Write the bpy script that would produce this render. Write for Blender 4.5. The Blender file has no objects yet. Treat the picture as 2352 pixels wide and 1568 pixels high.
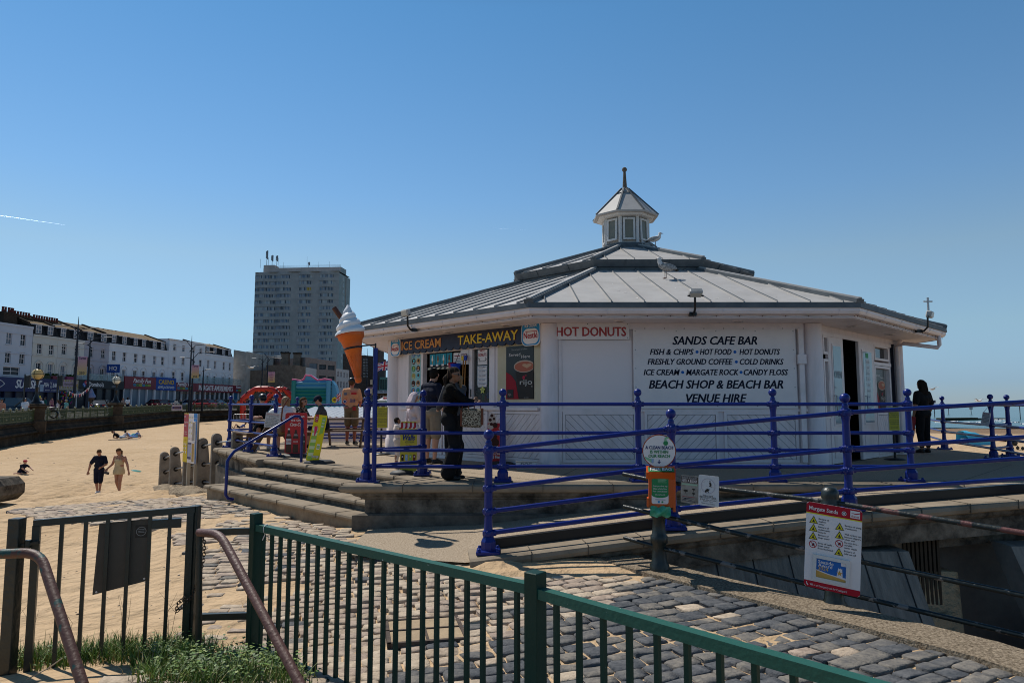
import bpy, math, random
import numpy as np
from mathutils import Vector, Matrix
R_ = math.radians
rnd = random.Random(7)
SC = bpy.context.scene
COL = SC.collection
# ------------------------------------------------------------------ camera, sky, sun, exposure
CZ, PITCH, FPX = 1.12, R_(5.31), 1568.0          # eye height above the cafe deck (deck = z 0)
cam_d = bpy.data.cameras.new('camera'); cam_d.sensor_width = 36; cam_d.lens = 24
cam_d.clip_start = .05; cam_d.clip_end = 30000
cam_d.dof.use_dof = True; cam_d.dof.focus_distance = 14; cam_d.dof.aperture_fstop = 8
cam = bpy.data.objects.new('camera', cam_d); COL.objects.link(cam)
cam.location = (0, 0, CZ); cam.rotation_euler = (math.pi/2 + PITCH, 0, 0)
SC.camera = cam
SUN_EL = R_(54); SUN_H = Vector((-.71, .70, 0)).normalized()
SUN_DIR = SUN_H*math.cos(SUN_EL) + Vector((0, 0, math.sin(SUN_EL)))
w = bpy.data.worlds.new('World'); SC.world = w; w.use_nodes = True
nt = w.node_tree; bg = nt.nodes['Background']
sky = nt.nodes.new('ShaderNodeTexSky'); sky.sky_type = 'NISHITA'; sky.sun_disc = False
sky.sun_elevation = SUN_EL; sky.sun_rotation = math.atan2(SUN_H.x, SUN_H.y)
sky.air_density = 1.5; sky.dust_density = 0; sky.ozone_density = 6; sky.altitude = 0
# tint the sky by elevation only, unseen zenith dimmed to deepen the shade (a property of the direction, not of the viewer)
wtc = nt.nodes.new('ShaderNodeTexCoord'); wsx = nt.nodes.new('ShaderNodeSeparateXYZ'); nt.links.new(wtc.outputs['Generated'], wsx.inputs[0])
wrp = nt.nodes.new('ShaderNodeValToRGB'); nt.links.new(wsx.outputs['Z'], wrp.inputs[0])
for i_, (p_, c_) in enumerate([(.03, (.44, .69, 1.28)), (.1, (.68, .83, 1.06)), (.2, (.86, .9, .93)), (.29, (.74, .9, 1.0)), (.52, (.55, .86, .97)), (.66, (.34, .48, .53)), (1, (.22, .31, .34))]):
    e_ = wrp.color_ramp.elements[i_] if i_ < 2 else wrp.color_ramp.elements.new(p_)
    e_.position = p_; e_.color = (*[q_/1.3 for q_ in c_], 1)
wmx = nt.nodes.new('ShaderNodeMix'); wmx.data_type = 'RGBA'; wmx.blend_type = 'MULTIPLY'; wmx.inputs['Factor'].default_value = 1
nt.links.new(sky.outputs[0], wmx.inputs['A']); nt.links.new(wrp.outputs[0], wmx.inputs['B']); nt.links.new(wmx.outputs['Result'], bg.inputs[0]); bg.inputs[1].default_value = .13
sl = bpy.data.lights.new('sun', 'SUN'); sl.energy = 4.4; sl.angle = R_(.53); sl.color = (1, .955, .88)
so = bpy.data.objects.new('sun', sl); COL.objects.link(so); so.location = SUN_DIR*60
so.rotation_mode = 'QUATERNION'; so.rotation_quaternion = SUN_DIR.to_track_quat('Z', 'Y')
SC.view_settings.view_transform = 'Standard'; SC.view_settings.look = 'None'
SC.view_settings.exposure = 0; SC.view_settings.gamma = 1
SC.render.engine = 'CYCLES'; SC.cycles.max_bounces = 6; SC.cycles.transparent_max_bounces = 12
SC.cycles.use_denoising = True; SC.cycles.filter_width = 1.0

# ------------------------------------------------------------------ from the photo's lines of sight to real points
def ray(x, y):
    u = (x-1176)/FPX; v = (784-y)/FPX
    return Vector((u, math.cos(PITCH)-v*math.sin(PITCH), math.sin(PITCH)+v*math.cos(PITCH)))
EYE = Vector((0, 0, CZ))
def at(x, y, Y): d = ray(x, y); return EYE + d*(Y/d.y)
def on(x, y, z): d = ray(x, y); return EYE + d*((z-CZ)/d.z)
def hit(x, y, P, N): d = ray(x, y); return EYE + d*((P-EYE).dot(N)/d.dot(N))

# ------------------------------------------------------------------ materials
def s(r, g, b):
    f = lambda c: (c/255/12.92) if c <= 10 else ((c/255+.055)/1.055)**2.4
    return (f(r), f(g), f(b))
MATS = {}
def M(name, col, rough=.6, col2=None, scale=6., bump=0., bscale=None, metal=0., spec=.4, detail=5., lo=.35, hi=.65, stretch=None, emit=0, coat=0., alpha=None, bdist=.02):
    if name in MATS: return MATS[name]
    if rough >= .8 and spec == .4: spec = .1
    m = bpy.data.materials.new(name); m.use_nodes = True; n = m.node_tree.nodes; L = m.node_tree.links
    b = n['Principled BSDF']; b.inputs['Roughness'].default_value = rough; b.inputs['Metallic'].default_value = metal
    b.inputs['Specular IOR Level'].default_value = spec; b.inputs['Base Color'].default_value = (*col, 1)
    b.inputs['Coat Weight'].default_value = coat
    if alpha is not None: b.inputs['Alpha'].default_value = alpha
    if emit: b.inputs['Emission Color'].default_value = (*col, 1); b.inputs['Emission Strength'].default_value = emit
    if col2 or bump:
        tc = n.new('ShaderNodeTexCoord'); mp = n.new('ShaderNodeMapping'); L.new(tc.outputs['Object'], mp.inputs[0])
        if stretch: mp.inputs['Scale'].default_value = stretch
    if col2:
        t = n.new('ShaderNodeTexNoise'); t.inputs['Scale'].default_value = scale; t.inputs['Detail'].default_value = detail
        t.inputs['Roughness'].default_value = .65
        L.new(mp.outputs[0], t.inputs[0])
        r = n.new('ShaderNodeValToRGB'); r.color_ramp.elements[0].position = lo; r.color_ramp.elements[1].position = hi
        r.color_ramp.elements[0].color = (*col, 1); r.color_ramp.elements[1].color = (*col2, 1)
        L.new(t.outputs['Fac'], r.inputs[0]); L.new(r.outputs[0], b.inputs['Base Color'])
    if bump:
        t = n.new('ShaderNodeTexNoise'); t.inputs['Scale'].default_value = bscale or scale*3; t.inputs['Detail'].default_value = 6
        L.new(mp.outputs[0], t.inputs[0])
        bp = n.new('ShaderNodeBump'); bp.inputs['Strength'].default_value = bump; bp.inputs['Distance'].default_value = bdist
        L.new(t.outputs['Fac'], bp.inputs['Height']); L.new(bp.outputs[0], b.inputs['Normal'])
    MATS[name] = m
    return m
WHITE = M('white_paint', (.74, .65, .64), .5, (.53, .46, .43), 2.2, .06, 9, lo=.48, hi=.9, stretch=(2.5, 2.5, .45))
WHITE2 = M('white_trim', (.77, .68, .67), .45, (.64, .57, .55), 3.5, .04, 14, lo=.45, hi=.8)
SIGNW = M('sign_white', (.76, .69, .67), .4, (.68, .62, .6), 2.5, lo=.45, hi=.9)
BLUE = M('blue_gloss_paint', (.004, .017, .165), .34, (.16, .13, .13), 21, .15, 18, spec=.35, lo=.705, hi=.725)
GREEN = M('dark_green_paint', (.004, .034, .024), .45, (.006, .04, .028), 5, .12, 30, spec=.25)
GREENW = M('worn_green_paint', (.018, .095, .068), .45, (.5, .52, .5), 17, .15, 40, lo=.69, hi=.72, spec=.3)
GREENB = M('dark_bollard_paint', (.007, .012, .011), .4, (.014, .022, .02), 8, .5, 22, spec=.5, bdist=.012)
PIPEW = M('peeling_pipe_paint', (.008, .014, .014), .42, (.16, .14, .125), 9, .3, 30, lo=.56, hi=.6)
PIPER = M('red_undercoat_pipe', (.01, .016, .016), .5, (.12, .045, .04), 4, .3, 30, lo=.5, hi=.53)
RUST = M('rusty_tube', (.085, .035, .026), .55, (.13, .06, .048), 7, .3, 40, lo=.35, hi=.7)
RUSTG = M('rust_with_green_paint', (.085, .035, .026), .55, (.012, .06, .055), 6, .3, 30, lo=.6, hi=.64)
BLACK = M('black_paint', (.008, .008, .009), .4)
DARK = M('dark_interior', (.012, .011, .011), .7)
ZINC = M('zinc_sheet', (.35, .335, .32), .62, (.45, .433, .415), 1.6, .1, 9, spec=.25, lo=.3, hi=.75)
ZINC2 = M('zinc_flashing', (.075, .088, .098), .6, (.125, .138, .145), 3.5, .1, 12, spec=.3)
STONE = M('weathered_coping', (.19, .152, .11), .88, (.33, .27, .2), 2.6, .5, 60, lo=.3, hi=.75, bdist=.006)
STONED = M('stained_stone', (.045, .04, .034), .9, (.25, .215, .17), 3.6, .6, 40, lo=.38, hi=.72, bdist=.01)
STONEB = M('plinth_base_stone', (.085, .074, .062), .9, (.2, .17, .135), 4, .4, 40, lo=.35, hi=.7, bdist=.006)
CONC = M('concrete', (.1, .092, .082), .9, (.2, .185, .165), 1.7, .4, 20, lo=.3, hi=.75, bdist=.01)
AGG = M('exposed_aggregate', (.2, .15, .1), .9, (.47, .38, .28), 55, .5, 90, lo=.32, hi=.68, bdist=.008)
AGGD = M('kerb_aggregate', (.1, .075, .05), .9, (.35, .28, .2), 48, .8, 70, lo=.36, hi=.68, bdist=.012)
RED = M('red_print', (.42, .008, .014), .4)
NAVY = M('navy_print', (.006, .01, .045), .4)
YEL = M('yellow_print', (.75, .52, .02), .4)
GLASS = M('window_glass', (.02, .025, .03), .06, spec=.8)
GLASSB = M('pale_window_glass', (.16, .2, .24), .1, spec=.7)
STEEL = M('galvanised_steel', (.4, .41, .42), .4, metal=.7)
WOOD = M('weathered_table_wood', (.07, .04, .022), .7, (.16, .1, .062), 3, .4, 16, stretch=(1, 12, 12), lo=.3, hi=.7)
def flat(name, c, rough=.6): return M(name, c, rough, spec=.25)

# ------------------------------------------------------------------ mesh builder
class Fr:                                         # a flat drawing frame: origin O, right R, up U, outward N
    def __init__(f, O, R, U=(0, 0, 1)):
        f.O = Vector(O); f.R = Vector(R).normalized(); f.U = Vector(U).normalized(); f.N = f.R.cross(f.U).normalized()
    def p(f, x, y, n=0): return f.O + f.R*x + f.U*y + f.N*n
_TX = {}
def glyphs(body, bold=0., shear=0., sp=1.):
    k = (body, bold, shear, sp)
    if k not in _TX:
        c = bpy.data.curves.new('t', 'FONT'); c.body = body; c.size = 1; c.offset = bold; c.shear = shear; c.space_character = sp
        c.resolution_u = 2; c.fill_mode = 'FRONT'; c.align_x = 'LEFT'
        o = bpy.data.objects.new('t', c); COL.objects.link(o)
        dg = bpy.context.evaluated_depsgraph_get(); me = o.evaluated_get(dg).to_mesh()
        V = [(q.co.x, q.co.y) for q in me.vertices]; F = [tuple(p.vertices) for p in me.polygons]
        o.evaluated_get(dg).to_mesh_clear(); bpy.data.objects.remove(o); bpy.data.curves.remove(c)
        _TX[k] = (V, F)
    return _TX[k]
class MB:
    def __init__(b): b.v = []; b.f = []; b.m = []; b.mats = []; b.sm = []
    def mi(b, m):
        if m not in b.mats: b.mats.append(m)
        return b.mats.index(m)
    def add(b, V, F, m, smooth=False):
        o = len(b.v); k = b.mi(m); b.v += [tuple(q) for q in V]
        for q in F: b.f.append(tuple(o+i for i in q)); b.m.append(k); b.sm.append(smooth)
    def box(b, c, sz, m, rot=None, bev=0):
        x, y, z = [q/2 for q in sz]
        if bev:
            e = min(bev, .45*min(sz)); V = []
            for sx in (-1, 1):
                for sy in (-1, 1):
                    for sz_ in (-1, 1):
                        V += [(sx*x, sy*(y-e), sz_*(z-e)), (sx*(x-e), sy*y, sz_*(z-e)), (sx*(x-e), sy*(y-e), sz_*z)]
            id_ = lambda a, b_, c_, k: ((a*2+b_)*2+c_)*3+k
            F = []
            for a in (0, 1):
                q = [id_(a, 0, 0, 0), id_(a, 1, 0, 0), id_(a, 1, 1, 0), id_(a, 0, 1, 0)]; F.append(q if a else q[::-1])
                q = [id_(0, a, 0, 1), id_(0, a, 1, 1), id_(1, a, 1, 1), id_(1, a, 0, 1)]; F.append(q if a else q[::-1])
                q = [id_(0, 0, a, 2), id_(1, 0, a, 2), id_(1, 1, a, 2), id_(0, 1, a, 2)]; F.append(q if a else q[::-1])
            for a in (0, 1):
                for c_ in (0, 1):
                    F.append([id_(0, a, c_, 1), id_(1, a, c_, 1), id_(1, a, c_, 2), id_(0, a, c_, 2)])
                    F.append([id_(a, 0, c_, 0), id_(a, 1, c_, 0), id_(a, 1, c_, 2), id_(a, 0, c_, 2)])
                    F.append([id_(a, c_, 0, 0), id_(a, c_, 1, 0), id_(a, c_, 1, 1), id_(a, c_, 0, 1)])
            for a in (0, 1):
                for b_ in (0, 1):
                    for c_ in (0, 1): F.append([id_(a, b_, c_, k) for k in (0, 1, 2)])
        else:
            V = [(-x, -y, -z), (x, -y, -z), (x, y, -z), (-x, y, -z), (-x, -y, z), (x, -y, z), (x, y, z), (-x, y, z)]
            F = [(0, 3, 2, 1), (4, 5, 6, 7), (0, 1, 5, 4), (1, 2, 6, 5), (2, 3, 7, 6), (3, 0, 4, 7)]
        c = Vector(c)
        V = [c + ((rot @ Vector(q)) if rot else Vector(q)) for q in V]
        b.add(V, F, m)
    def bar(b, p, q, wx, wz, m, up=(0, 0, 1)):      # square bar from p to q
        p = Vector(p); q = Vector(q); d = (q-p); L = d.length; d.normalize(); up = Vector(up)
        r = d.cross(up)
        if r.length < 1e-4: r = Vector((1, 0, 0))
        r.normalize(); u = r.cross(d)
        V = []
        for e in (p, q):
            for a, c in ((-1, -1), (1, -1), (1, 1), (-1, 1)): V.append(e + r*a*wx/2 + u*c*wz/2)
        b.add(V, [(0, 1, 2, 3), (7, 6, 5, 4), (0, 4, 5, 1), (1, 5, 6, 2), (2, 6, 7, 3), (3, 7, 4, 0)], m)
    def tube(b, pts, r, m, n=10, caps=True):
        P = [Vector(q) for q in pts]; rr = r if isinstance(r, (list, tuple)) else [r]*len(P); V = []; F = []
        pr = None
        for i, q in enumerate(P):
            d = (P[min(i+1, len(P)-1)] - P[max(i-1, 0)]).normalized()
            if pr is None:
                pr = d.cross(Vector((0, 0, 1)))
                if pr.length < .05: pr = d.cross(Vector((0, 1, 0)))
            pr = (pr - d*pr.dot(d)).normalized(); u = d.cross(pr)
            for k in range(n):
                a = 2*math.pi*k/n; V.append(q + (pr*math.cos(a) + u*math.sin(a))*rr[i])
        for i in range(len(P)-1):
            for k in range(n):
                k2 = (k+1) % n; F.append((i*n+k, i*n+k2, (i+1)*n+k2, (i+1)*n+k))
        b.add(V, F, m, True)
        if caps: b.add(V[:n], [tuple(range(n))[::-1]], m); b.add(V[-n:], [tuple(range(n))], m)
    def lathe(b, prof, c, m, n=16, smooth=True, a0=0., squash=1.):
        c = Vector(c); V = []; F = []
        for r, z in prof:
            for k in range(n):
                a = a0+2*math.pi*k/n; V.append((c.x+r*math.cos(a), c.y+r*math.sin(a)*squash, c.z+z))
        for i in range(len(prof)-1):
            for k in range(n):
                k2 = (k+1) % n; F.append((i*n+k, i*n+k2, (i+1)*n+k2, (i+1)*n+k))
        b.add(V, F, m, smooth)
        if prof[0][0] > 1e-4: b.add(V[:n], [tuple(range(n))[::-1]], m)
        if prof[-1][0] > 1e-4: b.add(V[-n:], [tuple(range(n))], m)
    def ell(b, c, r, m, n=12, k=8, rot=None):
        c = Vector(c); r = r if isinstance(r, (tuple, list)) else (r, r, r); V = []; F = []
        for i in range(k+1):
            t = math.pi*i/k
            for j in range(n):
                a = 2*math.pi*j/n; q = Vector((r[0]*math.sin(t)*math.cos(a), r[1]*math.sin(t)*math.sin(a), r[2]*math.cos(t)))
                V.append(c + (rot @ q if rot else q))
        for i in range(k):
            for j in range(n):
                j2 = (j+1) % n; F.append((i*n+j, (i+1)*n+j, (i+1)*n+j2, i*n+j2))
        b.add(V, F, m, True)
    def prism(b, pts, ext, m, msides=None):           # planar polygon (list of Vectors, CCW seen from +ext side) pushed along ext
        n = len(pts); P = [Vector(q) for q in pts]; e = Vector(ext); V = P + [q+e for q in P]
        b.add(V, [tuple(range(n))[::-1], tuple(range(n, 2*n))], m)
        b.add(V, [(i, (i+1) % n, n+(i+1) % n, n+i) for i in range(n)], msides or m)
    # --- drawing on a frame
    def rect(b, f, x, y, w_, h, m, n=0.004): b.add([f.p(x, y, n), f.p(x+w_, y, n), f.p(x+w_, y+h, n), f.p(x, y+h, n)], [(0, 1, 2, 3)], m)
    def fpoly(b, f, pts, m, n=.004): b.add([f.p(x, y, n) for x, y in pts], [tuple(range(len(pts)))], m)
    def disc(b, f, x, y, rx, m, n=.004, ry=None, k=20): b.fpoly(f, [(x+rx*math.cos(2*math.pi*i/k), y+(ry or rx)*math.sin(2*math.pi*i/k)) for i in range(k)], m, n)
    def ring(b, f, x, y, r0, r1, m, n=.006, k=20):
        V = []; F = []
        for i in range(k):
            a = 2*math.pi*i/k; V += [f.p(x+r0*math.cos(a), y+r0*math.sin(a), n), f.p(x+r1*math.cos(a), y+r1*math.sin(a), n)]
        for i in range(k): j = (i+1) % k; F.append((2*i, 2*i+1, 2*j+1, 2*j))
        b.add(V, F, m)
    def slab(b, f, x, y, w_, h, n0, n1, m, bev=0):
        V = [f.p(a, c, n) for n in (n0, n1) for a, c in ((x, y), (x+w_, y), (x+w_, y+h), (x, y+h))]
        b.add(V, [(3, 2, 1, 0), (4, 5, 6, 7), (0, 1, 5, 4), (1, 2, 6, 5), (2, 3, 7, 6), (3, 0, 4, 7)], m)
    def rslab(b, f, x, y, w_, h, rad, n0, n1, m, k=5):
        pts = []
        for cx, cy, a0 in ((x+w_-rad, y+rad, -90), (x+w_-rad, y+h-rad, 0), (x+rad, y+h-rad, 90), (x+rad, y+rad, 180)):
            for i in range(k+1): a = R_(a0+90*i/k); pts.append((cx+rad*math.cos(a), cy+rad*math.sin(a)))
        b.prism([f.p(px, py, n0) for px, py in pts], f.N*(n1-n0), m)
        return pts
    def text(b, f, body, x, y, h, m, w_=None, bold=.0, shear=0., n=.006, al='c', maxw=None, sp=1., rise=0.):
        if bold > .02:
            for i_, dx in enumerate((-1, 0, 1)): b.text(f, body, x+dx*(bold-.012)*h*.75, y, h, m, w_ and w_-(bold-.012)*h*1.5, .012, shear, n+.0006*i_, al, maxw, sp, rise)
            return
        V, F = glyphs(body, bold, shear, sp)
        if not V: return
        x0 = min(q[0] for q in V); x1 = max(q[0] for q in V); k = h/.70; kx = k
        if w_: kx = w_/(x1-x0)
        elif maxw and (x1-x0)*k > maxw: kx = maxw/(x1-x0)
        W = (x1-x0)*kx; ox = x-W/2 if al == 'c' else (x if al == 'l' else x-W)
        b.add([f.p(ox+(q[0]-x0)*kx, y+q[1]*k + rise*(ox+(q[0]-x0)*kx-x), n) for q in V], F, m)
    def make(b, name, parent=None, world=False, origin=None):
        me = bpy.data.meshes.new(name)
        V = b.v
        if parent is not None and world:
            inv = wm(parent).inverted(); V = [inv @ Vector(q) for q in V]
        loc = None
        if parent is None:
            A = np.array(V)
            loc = Vector(origin) if origin is not None else Vector(((A[:, 0].min()+A[:, 0].max())/2, (A[:, 1].min()+A[:, 1].max())/2, A[:, 2].min()))
            V = [tuple(q) for q in (A - np.array(loc))]
        me.from_pydata([tuple(q) for q in V], [], b.f)
        for m in b.mats: me.materials.append(m)
        me.polygons.foreach_set('material_index', b.m); me.polygons.foreach_set('use_smooth', b.sm); me.update()
        o = bpy.data.objects.new(name, me); COL.objects.link(o)
        if parent is not None: o.parent = parent
        else: o.location = loc
        return o
def wm(o):
    m = Matrix.Translation(o.location) @ o.rotation_euler.to_matrix().to_4x4()
    return wm(o.parent) @ m if o.parent else m
def tag(o, label, cat, group=None, kind=None):
    o['label'] = label; o['category'] = cat
    if group: o['group'] = group
    if kind: o['kind'] = kind
    return o
def setting(o, kind='structure'): o['kind'] = kind; return o
def thing(name, label, cat, loc=(0, 0, 0), rz=0, group=None):
    o = bpy.data.objects.new(name, None); o.empty_display_size = .2; COL.objects.link(o); o.location = loc; o.rotation_euler = (0, 0, rz)
    return tag(o, label, cat, group)
def dup(o, parent=None, loc=None, rz=None, label=None, scale=None):
    c = o.copy(); COL.objects.link(c)
    if parent is not None: c.parent = parent
    if loc is not None: c.location = loc
    if rz is not None: c.rotation_euler = (0, 0, rz)
    if label: c['label'] = label
    if scale: c.scale = scale
    for ch in [q for q in o.children]: dup(ch, c)
    return c
def sweep(b, path, prof, m, closed=False, caps=True, mats=None):
    # profile points (out, z): out to the left of the walking direction, z relative to the path height
    P = [Vector(q) if len(q) == 3 else Vector((q[0], q[1], 0)) for q in path]; n = len(P); k = len(prof); V = []
    for i, q in enumerate(P):
        d0 = (P[i]-P[i-1]) if (i > 0 or closed) else None
        d1 = (P[(i+1) % n]-P[i]) if (i < n-1 or closed) else None
        ns = []
        for d in (d0, d1):
            if d is not None: t = Vector((-d.y, d.x, 0)); t.normalize(); ns.append(t)
        if len(ns) == 2:
            t = (ns[0]+ns[1]); t.normalize(); t = t/max(.3, t.dot(ns[0]))
        else: t = ns[0]
        for o_, z in prof: V.append(q + t*o_ + Vector((0, 0, z)))
    for j in range(k-1):
        F = []
        for i in range(n if closed else n-1):
            i2 = (i+1) % n; F.append((i*k+j, i*k+j+1, i2*k+j+1, i2*k+j))
        b.add(V, F, mats[j] if mats else m)
    if caps and not closed:
        b.add(V[:k], [tuple(range(k))[::-1]], mats[0] if mats else m); b.add(V[-k:], [tuple(range(k))], mats[0] if mats else m)
def inpoly(x, y, P):
    c = False; j = len(P)-1
    for i in range(len(P)):
        if (P[i][1] > y) != (P[j][1] > y) and x < (P[j][0]-P[i][0])*(y-P[i][1])/(P[j][1]-P[i][1])+P[i][0]: c = not c
        j = i
    return c
def clip(P, a, b_, c):                              # keep a x + b y <= c
    o = []
    for i in range(len(P)):
        p, q = P[i], P[(i+1) % len(P)]; dp = a*p[0]+b_*p[1]-c; dq = a*q[0]+b_*q[1]-c
        if dp <= 0: o.append(p)
        if dp*dq < 0: t = dp/(dp-dq); o.append((p[0]+(q[0]-p[0])*t, p[1]+(q[1]-p[1])*t))
    return o
# ------------------------------------------------------------------ ground
CP = [(-2, 5.5, -.85), (-4, 5.3, -.9), (.2, 3.6, -.75), (1.3, 2.4, -.65), (1.5, 7.2, -.6), (2.6, 5.8, -.62), (3.2, 4.6, -.62), (-2.2, 9.9, -.62),
      (-5.6, 13, -.66), (0, 2, -.7), (-.3, 7.6, -.57), (-7, 14, -.95), (-9.5, 20, -1.22), (-8, 17, -1.05), (-14, 24, -1.95), (-5, 9, -.85), (-8, 9.5, -1.15),
      (-9, 6, -1.15), (-19, 30, -1.95), (-18, 23, -1.95), (-12, 16, -1.35), (-31, 55, -1.5), (-33.75, 45, -1.7), (-37.4, 54, -1.72), (-40, 66, -1.5), (-45.7, 92, -1.42), (-43, 107, -1.1), (-37, 122, -1.0), (-20, 125, -1.0), (-60, 60, -2.6), (-70, 110, -2.4), (-55, 160, -2.4), (-20, 185, -2.4), (-90, 90, -3.2), (-8, 26, -1.6), (-6, 42, -1.55),
      (-3, 60, -1.35), (0, 85, -1.3), (-40, 40, -1.9), (-30, 32, -1.95), (12, 30, -2.1), (45, 57, -2.1), (60, 75, -2.3), (40, 90, -2.5), (30, 140, -2.9), (80, 140, -3.0), (90, 90, -2.75), (14, 18, -1.9),
      (15, 100, -2.3), (-60, 20, -1.8), (-5, 5, -.93), (-2.6, 4.4, -.62), (-2, 3.4, -.52), (-4, 4, -.6), (2, 1.5, -.6), (-6, 3, -.6), (4, 12, -.9), (20, 8, -2.6)]
_A = np.array([c[:2] for c in CP]); _z = np.array([c[2] for c in CP]); _n = len(CP)
def _phi(r): return np.where(r > 0, r, 0)              # linear kernel: tame between the points
_K = np.zeros((_n+3, _n+3)); _D = np.linalg.norm(_A[:, None]-_A[None], axis=2)
_K[:_n, :_n] = _phi(_D); _K[:_n, _n] = 1; _K[:_n, _n+1:] = _A; _K[_n, :_n] = 1; _K[_n+1:, :_n] = _A.T
_W = np.linalg.solve(_K, np.concatenate([_z, [0, 0, 0]]))
def gz(x, y):
    x = np.atleast_1d(np.asarray(x, float)); y = np.atleast_1d(np.asarray(y, float))
    d = np.sqrt((x[:, None]-_A[:, 0])**2+(y[:, None]-_A[:, 1])**2)
    return _phi(d) @ _W[:_n] + _W[_n] + x*_W[_n+1] + y*_W[_n+2]
def g1(x, y): return float(gz(x, y)[0])
KERB = [(1.05, 8.3), (1.45, 7.5), (2.0, 6.85), (2.75, 5.95), (3.45, 5.0), (4.1, 3.8), (5.0, 1.0)]   # pit-side line of the slipway kerb
def gp(x, y):
    z = -.8
    for _ in range(6): p = on(x, y, z); z = g1(p.x, p.y)
    return (p.x, p.y)
AREA = [(-2.75, 3.2), (-2.75, 5.9), gp(452, 1300), gp(395, 1222), gp(230, 1205), gp(60, 1185), gp(20, 1172), gp(100, 1160), gp(300, 1150), gp(470, 1139), (-5.75, 13.25), (-2.3, 9.8), (-2.0, 8.7), (-.75, 7.75), (-.2, 6.95), (1.2, 7.05), (1.75, 6.7), (2.4, 5.95), (3.05, 5.05), (3.68, 3.8), (4.4, 2.0), (-1.5, 2.0)]
_rr = np.random.RandomState(3)
def vnoise(x, y, sc, seed=0):
    g = np.random.RandomState(seed).rand(257, 257); X = (x*sc) % 256; Y = (y*sc) % 256
    i = np.floor(X).astype(int); j = np.floor(Y).astype(int); u = X-i; v = Y-j; u = u*u*(3-2*u); v = v*v*(3-2*v)
    return (g[i, j]*(1-u)+g[i+1, j]*u)*(1-v)+(g[i, j+1]*(1-u)+g[i+1, j+1]*u)*v-.5
def axis(lo, d0, d1, step, hi):
    a = list(np.arange(d0, d1, step)); st = step; q = d0; l = []
    while q > lo: st *= 1.1; q -= st; l.append(q)
    st = step; q = a[-1]; r = []
    while q < hi: st *= 1.1; q += st; r.append(q)
    return np.array(l[::-1]+a+r)
xs = axis(-75, -19, 5.5, .13, 150); ys = axis(.2, 2.5, 31, .13, 300)
GX, GY = np.meshgrid(xs, ys); gx = GX.ravel(); gy = GY.ravel(); zz = gz(gx, gy)
far = np.clip((gy-7)/12, 0, 1)*np.clip((33-gy)/9, .12, 1)
zz += far*(.12*vnoise(gx+.4*gy, gy*1.6, .8, 1)+.42*np.minimum(0, vnoise(gx, gy*.7, 1.5, 2)+.05)+.2*vnoise(gx, gy*.7, 2.6, 8)) + (gy > 20)*.12*vnoise(gx, gy, .12, 4)*np.clip((gy-20)/20, 0, 1)
paved = np.array([1. if (-12 < x < 5 and y < 16.5 and inpoly(x, y, AREA)) else 0. for x, y in zip(gx, gy)])
far = far*(1-paved); zz = gz(gx, gy)+(zz-gz(gx, gy))*(1-paved)
near = np.clip((10-gy)/2, 0, 1)
zz += near*(.022*vnoise(gx, gy, 1.3, 5)+.012*vnoise(gx, gy, 4, 6))
kx = np.interp(-gy, [-q[1] for q in KERB], [q[0] for q in KERB])
PIT = (gx > kx-.2) & (gy < 8.3) | (gx > 5.4) & (gy < 9.0)
zz = np.where(PIT, -3.3, zz)
zz = np.where((gy > 6.9) & (gy < 8.2) & (gx > -.3) & (gx < 1.3), zz+.08*np.clip(gy-6.9, 0, .7)+.05*vnoise(gx*.6, gy*3, 2.4, 9), zz)
nx, ny = len(xs), len(ys)
def gs(x, y):
    i = int(np.clip(np.searchsorted(xs, x), 1, nx-1)); j = int(np.clip(np.searchsorted(ys, y), 1, ny-1)); i -= abs(xs[i-1]-x) < abs(xs[i]-x); j -= abs(ys[j-1]-y) < abs(ys[j]-y); return float(zz[j*nx+i])
b = MB()
SAND = M('beach_sand', (.45, .312, .18), .95, (.53, .38, .235), .35, .9, 2.8, bdist=.22, lo=.3, hi=.7, spec=.1)
n_ = SAND.node_tree.nodes; l_ = SAND.node_tree.links       # fine grain on top of the ripples, wet sand near the water
bs = n_['Principled BSDF']; src = bs.inputs['Base Color'].links[0].from_socket
tg = n_.new('ShaderNodeNewGeometry'); sx = n_.new('ShaderNodeSeparateXYZ'); l_.new(tg.outputs['Position'], sx.inputs[0])
mr = n_.new('ShaderNodeMapRange'); mr.inputs['From Min'].default_value = -2.45; mr.inputs['From Max'].default_value = -2.62; l_.new(sx.outputs['Z'], mr.inputs['Value'])
my = n_.new('ShaderNodeMapRange'); my.inputs['From Min'].default_value = 60; my.inputs['From Max'].default_value = 66; l_.new(sx.outputs['Y'], my.inputs['Value'])
mu = n_.new('ShaderNodeMath'); mu.operation = 'MULTIPLY'; l_.new(mr.outputs[0], mu.inputs[0]); l_.new(my.outputs[0], mu.inputs[1])
mx = n_.new('ShaderNodeMix'); mx.data_type = 'RGBA'; l_.new(mu.outputs[0], mx.inputs['Factor']); l_.new(src, mx.inputs['A']); mx.inputs['B'].default_value = (.21, .14, .09, 1); l_.new(mx.outputs['Result'], bs.inputs['Base Color'])
b.add(np.stack([gx, gy, zz], 1), [(j*nx+i, j*nx+i+1, (j+1)*nx+i+1, (j+1)*nx+i) for j in range(ny-1) for i in range(nx-1)], SAND, True)
setting(b.make('sand_beach', origin=(0, 0, 0)))
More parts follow.
